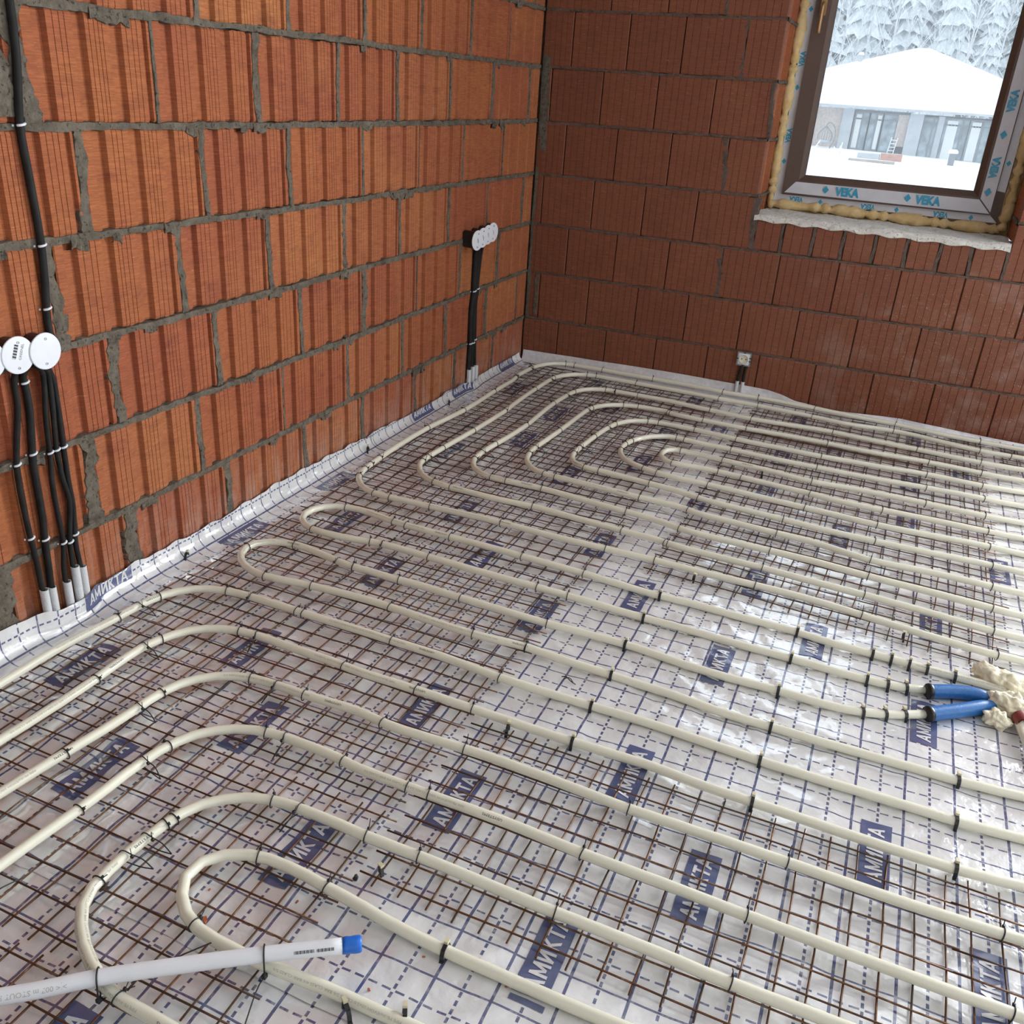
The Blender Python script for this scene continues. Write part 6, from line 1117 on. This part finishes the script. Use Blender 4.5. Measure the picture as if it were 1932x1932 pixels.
# blue foam sleeves, red conduit and expanding foam at the right edge
def sleeve(pts, lab, R0=0.0175):
    P = smooth_pts(pts, .008); n = len(P)
    R = [R0*(1.0 if i < n*0.72 else (1 - 0.55*((i-n*.72)/(n*.28))**1.6)) for i in range(n)]
    v, f = tube_geo(P, R, 18)
    o = obj('foam_sleeve', mesh('foam_sleeve', v, f, M['blue_sleeve'], True)); tag(o, lab, 'pipe sleeve', 'blue foam sleeves')
    d = (P[1]-P[0]).normalized()
    v, f = tube_geo([P[0]-d*.004, P[0], P[0]+d*.006, P[0]+d*.007], [R0+.001, R0+.0022, R0+.0016, R0-.001], 18)
    obj('collar', mesh('collar', v, f, M['black_plastic'], True), o)['label'] = 'black collar on the sleeve mouth'
sleeve([(2.006,-2.222,.0185),(2.062,-2.196,.0195),(2.106,-2.184,.020),(2.150,-2.184,.019)], 'upper blue foam pipe sleeve running into the pale foam')
sleeve([(2.006,-2.322,.0185),(2.061,-2.282,.0195),(2.104,-2.248,.020),(2.152,-2.206,.019)], 'lower blue foam pipe sleeve, angled up into the pale foam')
def foam_lump(c, rad, seed, lab):
    import bmesh
    bm = bmesh.new(); bmesh.ops.create_icosphere(bm, subdivisions=5, radius=1.0)
    from mathutils import noise
    for vtx in bm.verts:
        p = vtx.co.copy(); q = p*2.3 + Vector((seed*7.1, seed*3.3, seed))
        w = Vector((p.x*rad[0], p.y*rad[1], p.z*rad[2])); g = w*26 + Vector((seed*7.1, seed*3.3, seed))
        cell = noise.voronoi(g*1.5)[0][0]; cell2 = noise.voronoi(g*3.4)[0][0]
        n = noise.noise(q)*0.16
        k = (0.5 - min(cell, 1.0))*0.014 + (0.4 - min(cell2, 0.9))*0.007 + noise.noise(g*5)*0.0012
        vtx.co = w*(0.86 + n) + p.normalized()*k
    bm.normal_update()
    me = bpy.data.meshes.new('expanding_foam'); bm.to_mesh(me); bm.free()
    me.polygons.foreach_set('use_smooth', [True]*len(me.polygons)); me.materials.append(M['foam_pale'])
    o = obj('expanding_foam', me, None, c, (0, 0, -0.4)); tag(o, lab, 'foam', 'lumps of pale expanding foam'); return o
foam_lump((2.178,-2.088,.022), (.092,.036,.034), 1, 'long lump of cream expanding foam above the heating pipe')
foam_lump((2.196,-2.205,.026), (.075,.038,.034), 2, 'lump of cream expanding foam at the tips of the blue sleeves')
foam_lump((2.155,-2.263,.018), (.036,.030,.024), 3, 'small lump of cream expanding foam beside the red conduit')
foam_lump((2.25,-2.28,.018), (.030,.032,.024), 4, 'lump of cream expanding foam right of the red conduit, cut by the frame')
mb = MB(); P = [Vector((2.200,-2.245,.030)) + Vector((.004,-.012,0))*t for t in (0,1,2,2.6)]
v, f = tube_geo(P, [.017,.018,.018,.0185], 18, cap=False); v2, f2 = tube_geo(P[::-1], [.0155,.0150,.0150,.014], 18, cap=False)
mb.add(v, f); mb.add(v2, f2)
v3 = [tuple(x) for x in v[-18:]] + [tuple(x) for x in v2[:18]]
tag(mb.build('red_conduit', M['red_conduit'], smooth=True), 'red corrugated conduit mouth sticking out of the pale foam', 'conduit')
v, f = tube_geo(smooth_pts([(2.197,-2.240,.028),(2.206,-2.30,.024),(2.235,-2.42,.013),(2.29,-2.60,.0115),(2.5,-2.9,.0115)], .03), PR, 12)
tag(obj('heating_pipe', mesh('heating_pipe', v, f, M['pipe'], True)), 'milky heating pipe leaving the red conduit toward the frame edge', 'pipe', 'milky underfloor heating pipes')

# crumbs of brick lying on the foil
def crumb(x, y, s, lab, col='chip'):
    mb = MB(); r = random.Random(int(x*997)); v = [((r.random()-.5)*s*.5 + a*s, (r.random()-.5)*s*.3 + b*s*.55, c*s*.45) for a in (-.5,.5) for b in (-.5,.5) for c in (0,1)]
    mb.add(v, [(0,1,3,2),(4,6,7,5),(0,4,5,1),(2,3,7,6),(0,2,6,4),(1,5,7,3)])
    tag(mb.build('brick_chip', M[col], loc=(x, y, 0.0015 + float(hgt(x, y))), rot=(0,0,r.random()*6)), lab, 'brick chip', 'brick crumbs on the foil')
crumb(.897,-3.499,.011,'largest red brick crumb, inside the small front hairpin')
crumb(1.009,-3.402,.005,'tiny red brick crumb below the small hairpin bend top')
crumb(.864,-3.45,.004,'tiny red brick crumb between the two front hairpins')
crumb(.614,-3.296,.005,'tiny red brick crumb beside the fourth single-bend pipe')
crumb(.27,-3.242,.005,'tiny red brick crumb near the left frame edge')
crumb(1.396,-3.393,.005,'tiny red brick crumb on bare foil by the dark printed bar')
crumb(1.254,-3.402,.004,'tiny red brick crumb on bare foil right of the blue tape')
crumb(1.207,-3.493,.005,'tiny red brick crumb at the bottom edge below the blue tape')
crumb(.700,-3.520,.014,'small grey mortar crumb beside the large front hairpin','mortar')
# ------------------------------------------------------------------ cables, conduits, boxes on the left wall
def cable(pts, lab, r=0.0065, clips=(), grp='black cables on the left wall', ry=None):
    P = smooth_pts(pts, .02); v, f = tube_geo(P, r, 9)
    o = obj('power_cable', mesh('power_cable', v, f, M['cable'], True)); tag(o, lab, 'cable', grp)
    for z in clips:
        i = min(range(len(P)), key=lambda k: abs(P[k].z - z)); c = P[i]
        mb = MB(); pts_ = [c + Vector((math.sin(a)*(r+.0012), math.cos(a)*(r+.0012), .002*math.cos(a))) for a in [PI*(.08 + .84*k/8) for k in range(9)]]
        mb.tube(pts_, .0027, 6); mb.tube([Vector((.001, c.y - r - .001, c.z-.002)), Vector((.004, c.y - r - .004, c.z-.003))], .0024, 6)
        k = mb.build('cable_clip', M['white_plastic'], o, True); k['label'] = 'white cable clip'
    return o
cx = 0.010
cable([(cx,-2.846,1.95),(cx,-2.846,1.60),(cx,-2.848,1.372),(cx,-2.852,1.27),(cx,-2.868,1.149),(cx,-2.865,1.05),(cx,-2.861,.932),(cx,-2.866,.83),(cx,-2.873,.776),(cx,-2.874,.72),(cx+.01,-2.870,.70)],
      'thick black cable running up the left wall above the white lids', 0.0085, (1.149,.909,.776))
cable([(.02,-2.975,.672),(cx,-2.983,.64),(cx,-2.984,.607),(cx,-2.986,.575),(cx,-2.998,.523),(cx,-3.013,.453),(cx,-3.016,.40),(cx,-3.015,.342),(cx,-3.012,.269),(cx,-3.008,.215),(cx,-3.006,.12),(cx,-3.006,.07)],
      'black cable below the white lids, leftmost of the five', 0.0068, (.450,.262))
cable([(.02,-2.955,.668),(cx,-2.960,.643),(cx,-2.957,.611),(cx,-2.958,.556),(cx,-2.966,.49),(cx,-2.972,.44),(cx,-2.972,.38),(cx,-2.972,.298),(cx,-2.976,.251),(cx,-2.978,.187),(cx,-2.981,.12),(cx,-2.983,.07)],
      'black cable below the white lids, second from the left', 0.0082, (.628,.455,.252))
cable([(.02,-2.945,.668),(.02,-2.92,.650),(cx,-2.909,.625),(cx,-2.912,.588),(cx,-2.920,.533),(cx,-2.924,.452),(cx,-2.931,.379),(cx,-2.930,.30),(cx,-2.928,.22),(cx,-2.938,.155),(cx,-2.940,.10),(cx,-2.940,.07)],
      'black cable below the white lids, third from the left', 0.0062, (.452,.211))
cable([(.02,-2.935,.665),(.022,-2.91,.650),(cx+.003,-2.897,.625),(cx+.002,-2.898,.561),(cx,-2.905,.453),(cx,-2.900,.37),(cx+.002,-2.893,.317),(cx,-2.905,.24),(cx,-2.911,.19),(cx,-2.912,.13),(cx,-2.911,.08)],
      'black cable below the white lids, fourth from the left', 0.0062, (.455,.214))
cable([(.02,-2.905,.66),(cx,-2.888,.63),(cx,-2.883,.607),(cx,-2.883,.522),(cx,-2.885,.454),(cx,-2.886,.362),(cx,-2.884,.30),(cx,-2.893,.205),(cx,-2.890,.138),(cx,-2.889,.08)],
      'black cable below the white lids, rightmost of the five', 0.0066, (.462,.218))
def conduit(x, y, z0, z1, r, lab, lean=0.0, grp='grey conduit stubs by the left wall'):
    n = int((z1-z0)/.0016); prof_o = []
    for i in range(n+1):
        t = i/n; prof_o.append((r*(1 + (.045 if i % 2 else -.02)), z0 + (z1-z0)*t))
    v, f = lathe(prof_o, 18); f = f[:-1]                          # open mouth
    vi, fi = lathe([(r*.86, z1), (r*.80, z1-.02)], 18)
    mb = MB(); mb.add(v, f); mb.add(vi, fi[:-2])
    rim = len(v)-18
    mb.f += [(rim+k, rim+(k+1) % 18, len(v)+(k+1) % 18, len(v)+k) for k in range(18)]; mb.m += [0]*18
    o = mb.build('conduit_stub', M['conduit'], None, False, (x, y, 0), (0.0, 0.0, 0.0)); o.rotation_euler = (lean, 0, 0)
    tag(o, lab, 'conduit', grp)
for i, (y, zt, r) in enumerate(((-3.006,.130,.0098),(-2.983,.126,.0088),(-2.940,.120,.0095),(-2.911,.148,.0100),(-2.889,.138,.0090))):
    conduit(.016, y, 0.012, zt, r, 'grey corrugated conduit stub under the white lids, %s' % ('leftmost of five','second of five from the left','middle one of five','fourth of five from the left','rightmost of five')[i])
def socket_box(x, y, z, lab, yaw, r=0.0405, sticker=False, marks=False, depth=None, grp=None):
    root = empty('junction_box', (x, y, z), (0, PI/2, yaw))       # own +z looks away from the wall
    tag(root, lab, 'junction box', grp)
    d = depth or x
    v, f = lathe([(r*.86, -d), (r*.86, -.012), (r*.90, -.010), (r*.90, -.0025)], 20)
    obj('box_body', mesh('box_body', v, f, M['black_plastic']), root)
    v, f = lathe([(r*.98, -.0025), (r, -.001), (r*.985, .0008), (r*.95, .0014), (r*.3, .0022)], 36)
    lid = obj('lid', mesh('lid', v, f, M['white_plastic'], False), root)
    for sgn in (1, -1):
        v, f = lathe([(.0031, .0012), (.0031, .0030), (.0018, .0030), (.0016, .0022)], 10)
        obj('screw', mesh('screw', v, f, M['screw']), lid, (-sgn*.027, .003*sgn, 0))
    if sticker:
        mb = MB()
        for i in range(15):
            w = .0005*(1 + (i*5 % 3)); mb.box((-.002 + i*.0013 - .004, .0035, .0022), (-.002 + i*.0013 + w - .004, .0095, .0023))
        v, f = text_geo('GREENEL', .0055, 'LEFT'); mb.add([(a - .006, b - .0045, .0023) for a, b, _ in v], f)
        o = mb.build('sticker_print', M['print_black'], lid); o.rotation_euler = (0, 0, 2.75); o.scale = (1.6, 1.6, 1)
    if marks:
        mb = MB(); mb.box((-.010, -.0035, .0022), (.000, -.001, .0023)); mb.box((-.004, .001, .0022), (.010, .0035, .0023)); mb.box((.002,-.003,.0022),(.009,-.0015,.0023))
        mb.build('sticker_print', M['print_black'], lid)
    return root
G1 = 'row of round boxes with white lids low on the left wall'
socket_box(.034, -3.052, .702, 'round junction box with white lid at the left frame edge, mostly cut off', 0.0, grp=G1)
socket_box(.037, -2.984, .699, 'round junction box whose white lid bears a small bar code sticker', 0.0, sticker=True, grp=G1)
socket_box(.041, -2.918, .694, 'round junction box with plain white lid, right one of the row', 0.0, grp=G1)
G2 = 'row of four round boxes near the room corner'
for i, (x, y, z) in enumerate(((.060,-.738,.687),(.050,-.664,.689),(.040,-.590,.692),(.030,-.516,.694))):
    socket_box(x, y, z, 'black round junction box with white lid near the corner, %s' % ('leftmost of four','second of four from the left','third of four from the left','rightmost of four')[i], -0.14, r=.0415, marks=True, depth=x+.002, grp=G2)
cable([(.03,-.675,.66),(.014,-.650,.63),(cx,-.648,.551),(cx,-.651,.436),(cx,-.663,.384),(cx,-.664,.223),(cx,-.668,.109),(cx,-.668,.06)], 'black cable below the four far boxes, left one', .011, (.455,.226), 'black cables below the far boxes')
cable([(.03,-.662,.66),(.02,-.635,.63),(cx+.002,-.632,.52),(cx,-.634,.40),(cx,-.634,.22),(cx,-.634,.06)], 'black cable below the four far boxes, middle one', .0085, (.226,), 'black cables below the far boxes')
cable([(.03,-.640,.66),(.02,-.60,.645),(cx,-.588,.611),(cx,-.604,.525),(cx,-.613,.44),(cx,-.620,.377),(cx,-.611,.212),(cx,-.600,.108),(cx,-.60,.06)], 'black cable below the four far boxes, right one', .0075, (.463,.232), 'black cables below the far boxes')
for i, (y, zt) in enumerate(((-.671,.103),(-.633,.109),(-.598,.108))):
    conduit(.016, y, 0.012, zt, .0105, 'grey conduit stub under the far boxes, %s of three' % ('left','middle','right')[i], grp='grey conduit stubs near the corner')

# small white socket on the back wall
S = empty('wall_socket', (1.136, -0.012, 0.188), (PI/2, 0, 0)); tag(S, 'small white power socket without cover, low on the window wall', 'socket')
mb = MB()
for (x0, x1, y0, y1) in ((-.033,.033,.026,.033),(-.033,.033,-.033,-.026),(-.033,-.026,-.026,.026),(.026,.033,-.026,.026)): mb.box((x0,y0,-.010),(x1,y1,.001))
mb.build('mounting_frame', M['screw'], S)
insert = MB().box((-.0265,-.0265,-.008),(.0265,.0265,.0015)).build('socket_insert', M['white_plastic'], S)
v, f = lathe([(.0215,.0010),(.0215,.0072),(.0195,.0072),(.0188,.0017)], 28); obj('socket_well', mesh('socket_well', v, f, M['pipe']), S)
for x in (-.0095, .0095):
    v, f = lathe([(.0028,.0019),(.0028,.0026)], 10); obj('pin_hole', mesh('pin_hole', v, f, M['black_plastic']), S, (x, 0, 0))
for y in (-.0165, .0165): MB().box((-.0025, y-.0015, .002), (.0025, y+.0015, .0078)).build('earth_clip', M['conduit'], S)
v, f = lathe([(.0018,.0018),(.0018,.0026)], 8); obj('screw', mesh('screw', v, f, M['conduit']), S)
for (x, y) in ((0,.0295),(0,-.0295),(.0295,.008),(.0295,-.008),(-.0295,.0)): MB().box((x-.006, y-.002, .001),(x+.006, y+.002, .0022)).build('claw_slot', M['black_plastic'], S)
for i, x in enumerate((1.128, 1.150)):
    v, f = tube_geo(smooth_pts([(x+.004,-.006,.158),(x,-.010,.13),(x-.003+.003*i,-.010,.10),(x-.004+.004*i,-.011,.066)], .01), .0065, 9)
    tag(obj('power_cable', mesh('power_cable', v, f, M['cable'], True)), 'short black cable below the white socket, %s one' % ('left', 'right')[i], 'cable', 'cables below the white socket')
    conduit(x-.004+.004*i, -.014, .028, .080, .0088, 'pale conduit stub below the white socket, %s one' % ('left', 'right')[i], grp='conduit stubs below the white socket')
# pencilled figure on the block above the socket, written upwards
v, f = text_geo('122', .05, 'LEFT', -0.03); mb = MB(); mb.add([(1.125 - b*.8, -.0022, .268 + a*.85) for a, b, _ in v], f)
mb.box((1.176,-.0026,.185),(1.196,-.0018,.187))
mb.build('pencil_mark', M['pencil'], WB)

# ------------------------------------------------------------------ outside: snow, the neighbouring house, the wood
gv = []; gn = 40
for j in range(gn+1):
    for i in range(gn+1):
        x = -60 + 120*i/gn; y = 0.6 + 150*(j/gn)**1.4
        gv.append((x, y, -1.04 + 0.04*math.sin(x*.21 + y*.13) + 0.04*math.sin(y*.33) - 0.02*max(-12, min(12, x))*min(1, y/50) + max(0, y - 75)*0.05))
gf = [(j*(gn+1)+i, j*(gn+1)+i+1, (j+1)*(gn+1)+i+1, (j+1)*(gn+1)+i) for j in range(gn) for i in range(gn)]
g = obj('terrain', mesh('terrain', gv, gf, M['snow'], True)); g['kind'] = 'structure'
HY = 60.7
HS = empty('house', (0, HY, -1.0)); tag(HS, 'single-storey house with a broad snow-covered hip roof seen through the window', 'house')
def hp(mb, name, mat, parent=HS, sm=False):
    o = mb.build(name, mat, parent, sm)
    if parent is HS: o.location = (0, -HY, 1.0)
    return o
ex0, ex1, ez, rz = -11.6, 10.0, 1.80, 5.30
rv = [(ex0, HY-.9, ez), (ex1, HY-.9, ez), (ex1, HY+15, ez), (ex0, HY+15, ez), (-.35, HY+7.2, rz), (.45, HY+7.2, rz)]
rv2 = [(x, y, z-.22) for x, y, z in rv[:4]]
hp(MB().add(rv + rv2, [(0,1,5,4),(1,2,5),(2,3,4,5),(3,0,4),(0,6,7,1),(1,7,8,2),(2,8,9,3),(3,9,6,0),(9,8,7,6)]), 'roof', M['snow'])
hp(MB().box((ex0+.05, HY-.95, ez-.34), (ex1-.05, HY-.75, ez-.22)), 'gutter', M['house_grey'])
hp(MB().box((ex0+1, HY, -1.3), (-3.6, HY+.3, 1.4)).box((-.32, HY-.05, -.55), (.32, HY+.25, 1.25)), 'wall', M['house_brick'])
hp(MB().box((-3.6, HY-.2, -1.3), (-2.95, HY+.3, 1.4)).box((-2.95, HY+.5, 1.18), (.32, HY+.7, 1.4)).box((.32, HY-.35, -1.4), (1.12, HY+.3, 1.35)).box((1.95, HY-.1, -1.4), (2.3, HY+.3, 1.3)).box((5.0, HY-.1, -1.4), (9.2, HY+.3, 1.35)).box((-3, HY+.9, -1.3),(9, HY+1.0, 1.35)), 'wall', M['house_grey'])
def house_window(x0, x1, z0, z1, bays, curtain=None, y=HY+.1):
    fr_ = MB(); n = len(bays)-1
    for b in bays: fr_.box((x0+(x1-x0)*b-.04, y-.06, z0), (x0+(x1-x0)*b+.04, y+.06, z1))
    for z in (z0, z1-.35, z1): fr_.box((x0, y-.05, z-.04), (x1, y+.05, z+.04))
    w = hp(fr_, 'house_window', M['house_frame'])
    MB().box((x0, y+.0, z0), (x1, y+.02, z1)).build('pane', M['house_pane'], w)
    if curtain:
        mb = MB()
        for a, b in curtain:
            for i in range(6):
                xa = x0+(x1-x0)*(a+(b-a)*i/6); mb.box((xa, y-.03 - .02*(i % 2), z0+.1), (xa+(x1-x0)*(b-a)/6, y-.012, z1-.1))
        mb.build('curtain', M['curtain'], w)
house_window(-2.85, -2.0, -.92, 1.22, (0, .5, 1), [(.08,.45)])
house_window(-1.98, -1.2, -.92, 1.22, (0, .5, 1), [(.6,.9)])
house_window(-1.18, -.34, -.92, 1.22, (0, 1))
house_window(1.14, 1.93, -1.2, 1.2, (0, .72, 1), y=HY-.05)
house_window(2.32, 3.7, -1.15, 1.22, (0, .75, 1), [(.12,.55)])
house_window(3.75, 4.98, -1.15, 1.22, (0, .6, 1), [(.1,.5)])
hp(MB().tube([(-3.6, HY+4.8, 3.6), (-3.6, HY+4.8, 4.62)], .14, 10), 'roof_vent', M['house_grey'])
hp(MB().tube([(-3.6, HY+4.8, 4.62), (-3.6, HY+4.8, 4.78)], [.2, .12], 10), 'vent_snow', M['snow'])
# things in front of the house
e = empty('egg_chair', (-4.3, 59.2, -1.0)); e.scale = (.82, .82, .82); tag(e, 'hanging egg chair on a curved stand left of the house windows', 'chair')
MB().tube(smooth_pts([(.45,0,0),(.75,0,.8),(.62,0,1.55),(.2,0,1.9),(0,0,1.7)], .15), .04, 6).build('stand', M['house_frame'], e, True)
mb = MB()
for k in range(9):
    a = PI*k/8; mb.tube(smooth_pts([(0,0,1.65),(-.5*math.cos(a),-.5*math.sin(a)+.1,1.1),(-.45*math.cos(a),-.45*math.sin(a)+.1,.6),(0,0,.4)], .2), .02, 4)
mb.build('basket', M['house_frame'], e); v, f = lathe([(.1,.42),(.42,.5),(.45,.62),(.2,.7)], 14); obj('cushion', mesh('cushion', v, f, M['house_grey'], True), e)
t_ = MB().box((-1.75, 52.2, -1.05), (-.6, 53.0, -.78)).build('brick_stack', M['house_grey']); tag(t_, 'grey bench-like stack lying in the snow before the house', 'stack')
t_ = MB().box((-.55, 52.2, -1.05), (.55, 53.0, -.72)).build('brick_stack', M['brick_red_stack']); tag(t_, 'reddish stack of bricks in the snow beside the grey one', 'stack')
t_ = MB().box((-1.9, 48.3, -1.03), (.35, 48.8, -.93)).build('plank', M['wood']); tag(t_, 'long board lying in the snow in front of the two stacks', 'board')
b_ = empty('garden_post', (3.05, 54, -1.1)); tag(b_, 'dark garden post capped with snow in front of the house', 'post')
MB().tube([(0,0,0),(0,0,.62)], .17, 10).build('post_shaft', M['house_frame'], b_); v, f = lathe([(.24,.62),(.26,.72),(.16,.82)], 12); obj('snow_cap', mesh('snow_cap', v, f, M['snow'], True), b_)
l_ = MB()
for x in (0, .35): l_.tube([(x,0,0),(x+.1,.2,.95)], .03, 5)
for k in range(4): l_.tube([(.03*k,.04*k,.2+.2*k),(.35+.03*k,.04*k,.2+.2*k)], .025, 5)
tag(l_.build('ladder', M['white_plastic'], loc=(-.55, 60.3, -1.0)), 'small white ladder leaning between window and brick panel', 'ladder')
for i, (x, y, n) in enumerate(((-1.9,42,7),(4.6,50,5),(-3.6,47,6))):
    mb = MB(); r = random.Random(i)
    for k in range(n):
        a = r.random()*6; mb.tube([(0,0,0),(.12*math.cos(a),.12*math.sin(a),.35+.25*r.random()),(.3*math.cos(a),.3*math.sin(a),.6+.4*r.random())], .018, 4)
    tag(mb.build('bare_bush', M['frost_haze'], loc=(x, y, -1.03)), ('bare twiggy bush in the snow, middle left of the garden','bare twiggy bush in the snow right of the post','bare twiggy bush in the snow at the left of the garden')[i], 'bush')
# bare frosted trees behind the roof
def tree_mesh(seed, Ht):
    r = random.Random(seed); tr = MB(); tw = MB()
    lean = (r.random()-.5)*.8
    trunk = smooth_pts([(0,0,0),(lean*.3,.1,Ht*.35),(lean*.6,0,Ht*.7),(lean,0,Ht)], 1.2)
    tr.tube(trunk, [.11*(1-.85*i/len(trunk)) for i in range(len(trunk))], 5)
    for k in range(28):
        t = .18 + .8*r.random(); p = trunk[min(len(trunk)-1, int(t*len(trunk)))]; a = r.random()*2*PI; L = (1.1-t*.75)*Ht*.27*(.6+.8*r.random())
        d = Vector((math.cos(a), math.sin(a), .9+1.1*r.random())).normalized()
        q = [p, p + d*L*.5 + Vector((0,0,.06*L)), p + d*L + Vector((0,0,-.05*L + .25*L*r.random()))]
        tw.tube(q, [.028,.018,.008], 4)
        for j in range(4):
            s = .3+.7*r.random(); b = q[1].lerp(q[2], s) if s > .5 else q[0].lerp(q[1], s*2); a2 = r.random()*6.28
            e_ = b + Vector((math.cos(a2), math.sin(a2), .2+.6*r.random()))*L*.36
            tw.tube([b, e_], [.012,.006], 3)
    return mesh('trunk', tr.v, tr.f, M['bark'], True), mesh('branches', tw.v, tw.f, M['frost_haze'], True)
TM = [tree_mesh(s, 11 + s*1.3) for s in range(5)]
rt = random.Random(21)
for i in range(32):
    y = 77 + 3*(i % 6) + 2*rt.random(); x = (-.19 + .36*(i + .3 + .4*rt.random())/32)*(y+4.3) + 1.7
    t_ = empty('bare_tree', (x, y, -1.0 + max(0, y-75)*.05), (0, 0, rt.random()*6))
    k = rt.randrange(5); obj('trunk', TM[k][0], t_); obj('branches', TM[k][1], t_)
    tag(t_, 'bare frosted tree in the wood behind the snowy roof', 'tree', 'bare frosted trees behind the house')
def conifer_mesh(seed):
    r = random.Random(seed); mb = MB(); Ht = 15
    for k in range(16):
        z = 1 + k*Ht/16; R = (1 - k/17)*2.9*(.85+.3*r.random()); n = 9; vv = [(0,0,z+1.5)]
        for i in range(2*n):
            a = PI*i/n; q = R*(1 if i % 2 else .55)*(.8+.4*r.random()); vv.append((q*math.cos(a), q*math.sin(a), z - .4*r.random() - (.3 if i % 2 else 0)))
        mb.add(vv, [(0, 1+i, 1+(i+1) % (2*n)) for i in range(2*n)])
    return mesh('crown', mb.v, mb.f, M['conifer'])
CM = [conifer_mesh(i) for i in range(3)]
for i in range(30):
    y = 100 + 5*(i % 3) + 2*rt.random(); x = (-.19 + .36*(i + .3 + .4*rt.random())/30)*(y+4.3) + 1.7
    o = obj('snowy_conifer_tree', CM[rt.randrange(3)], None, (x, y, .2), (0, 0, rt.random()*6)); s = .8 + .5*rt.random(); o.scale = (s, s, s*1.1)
    tag(o, 'snowy conifer closing the back of the wood behind the house', 'tree', 'snowy conifers at the back of the wood')
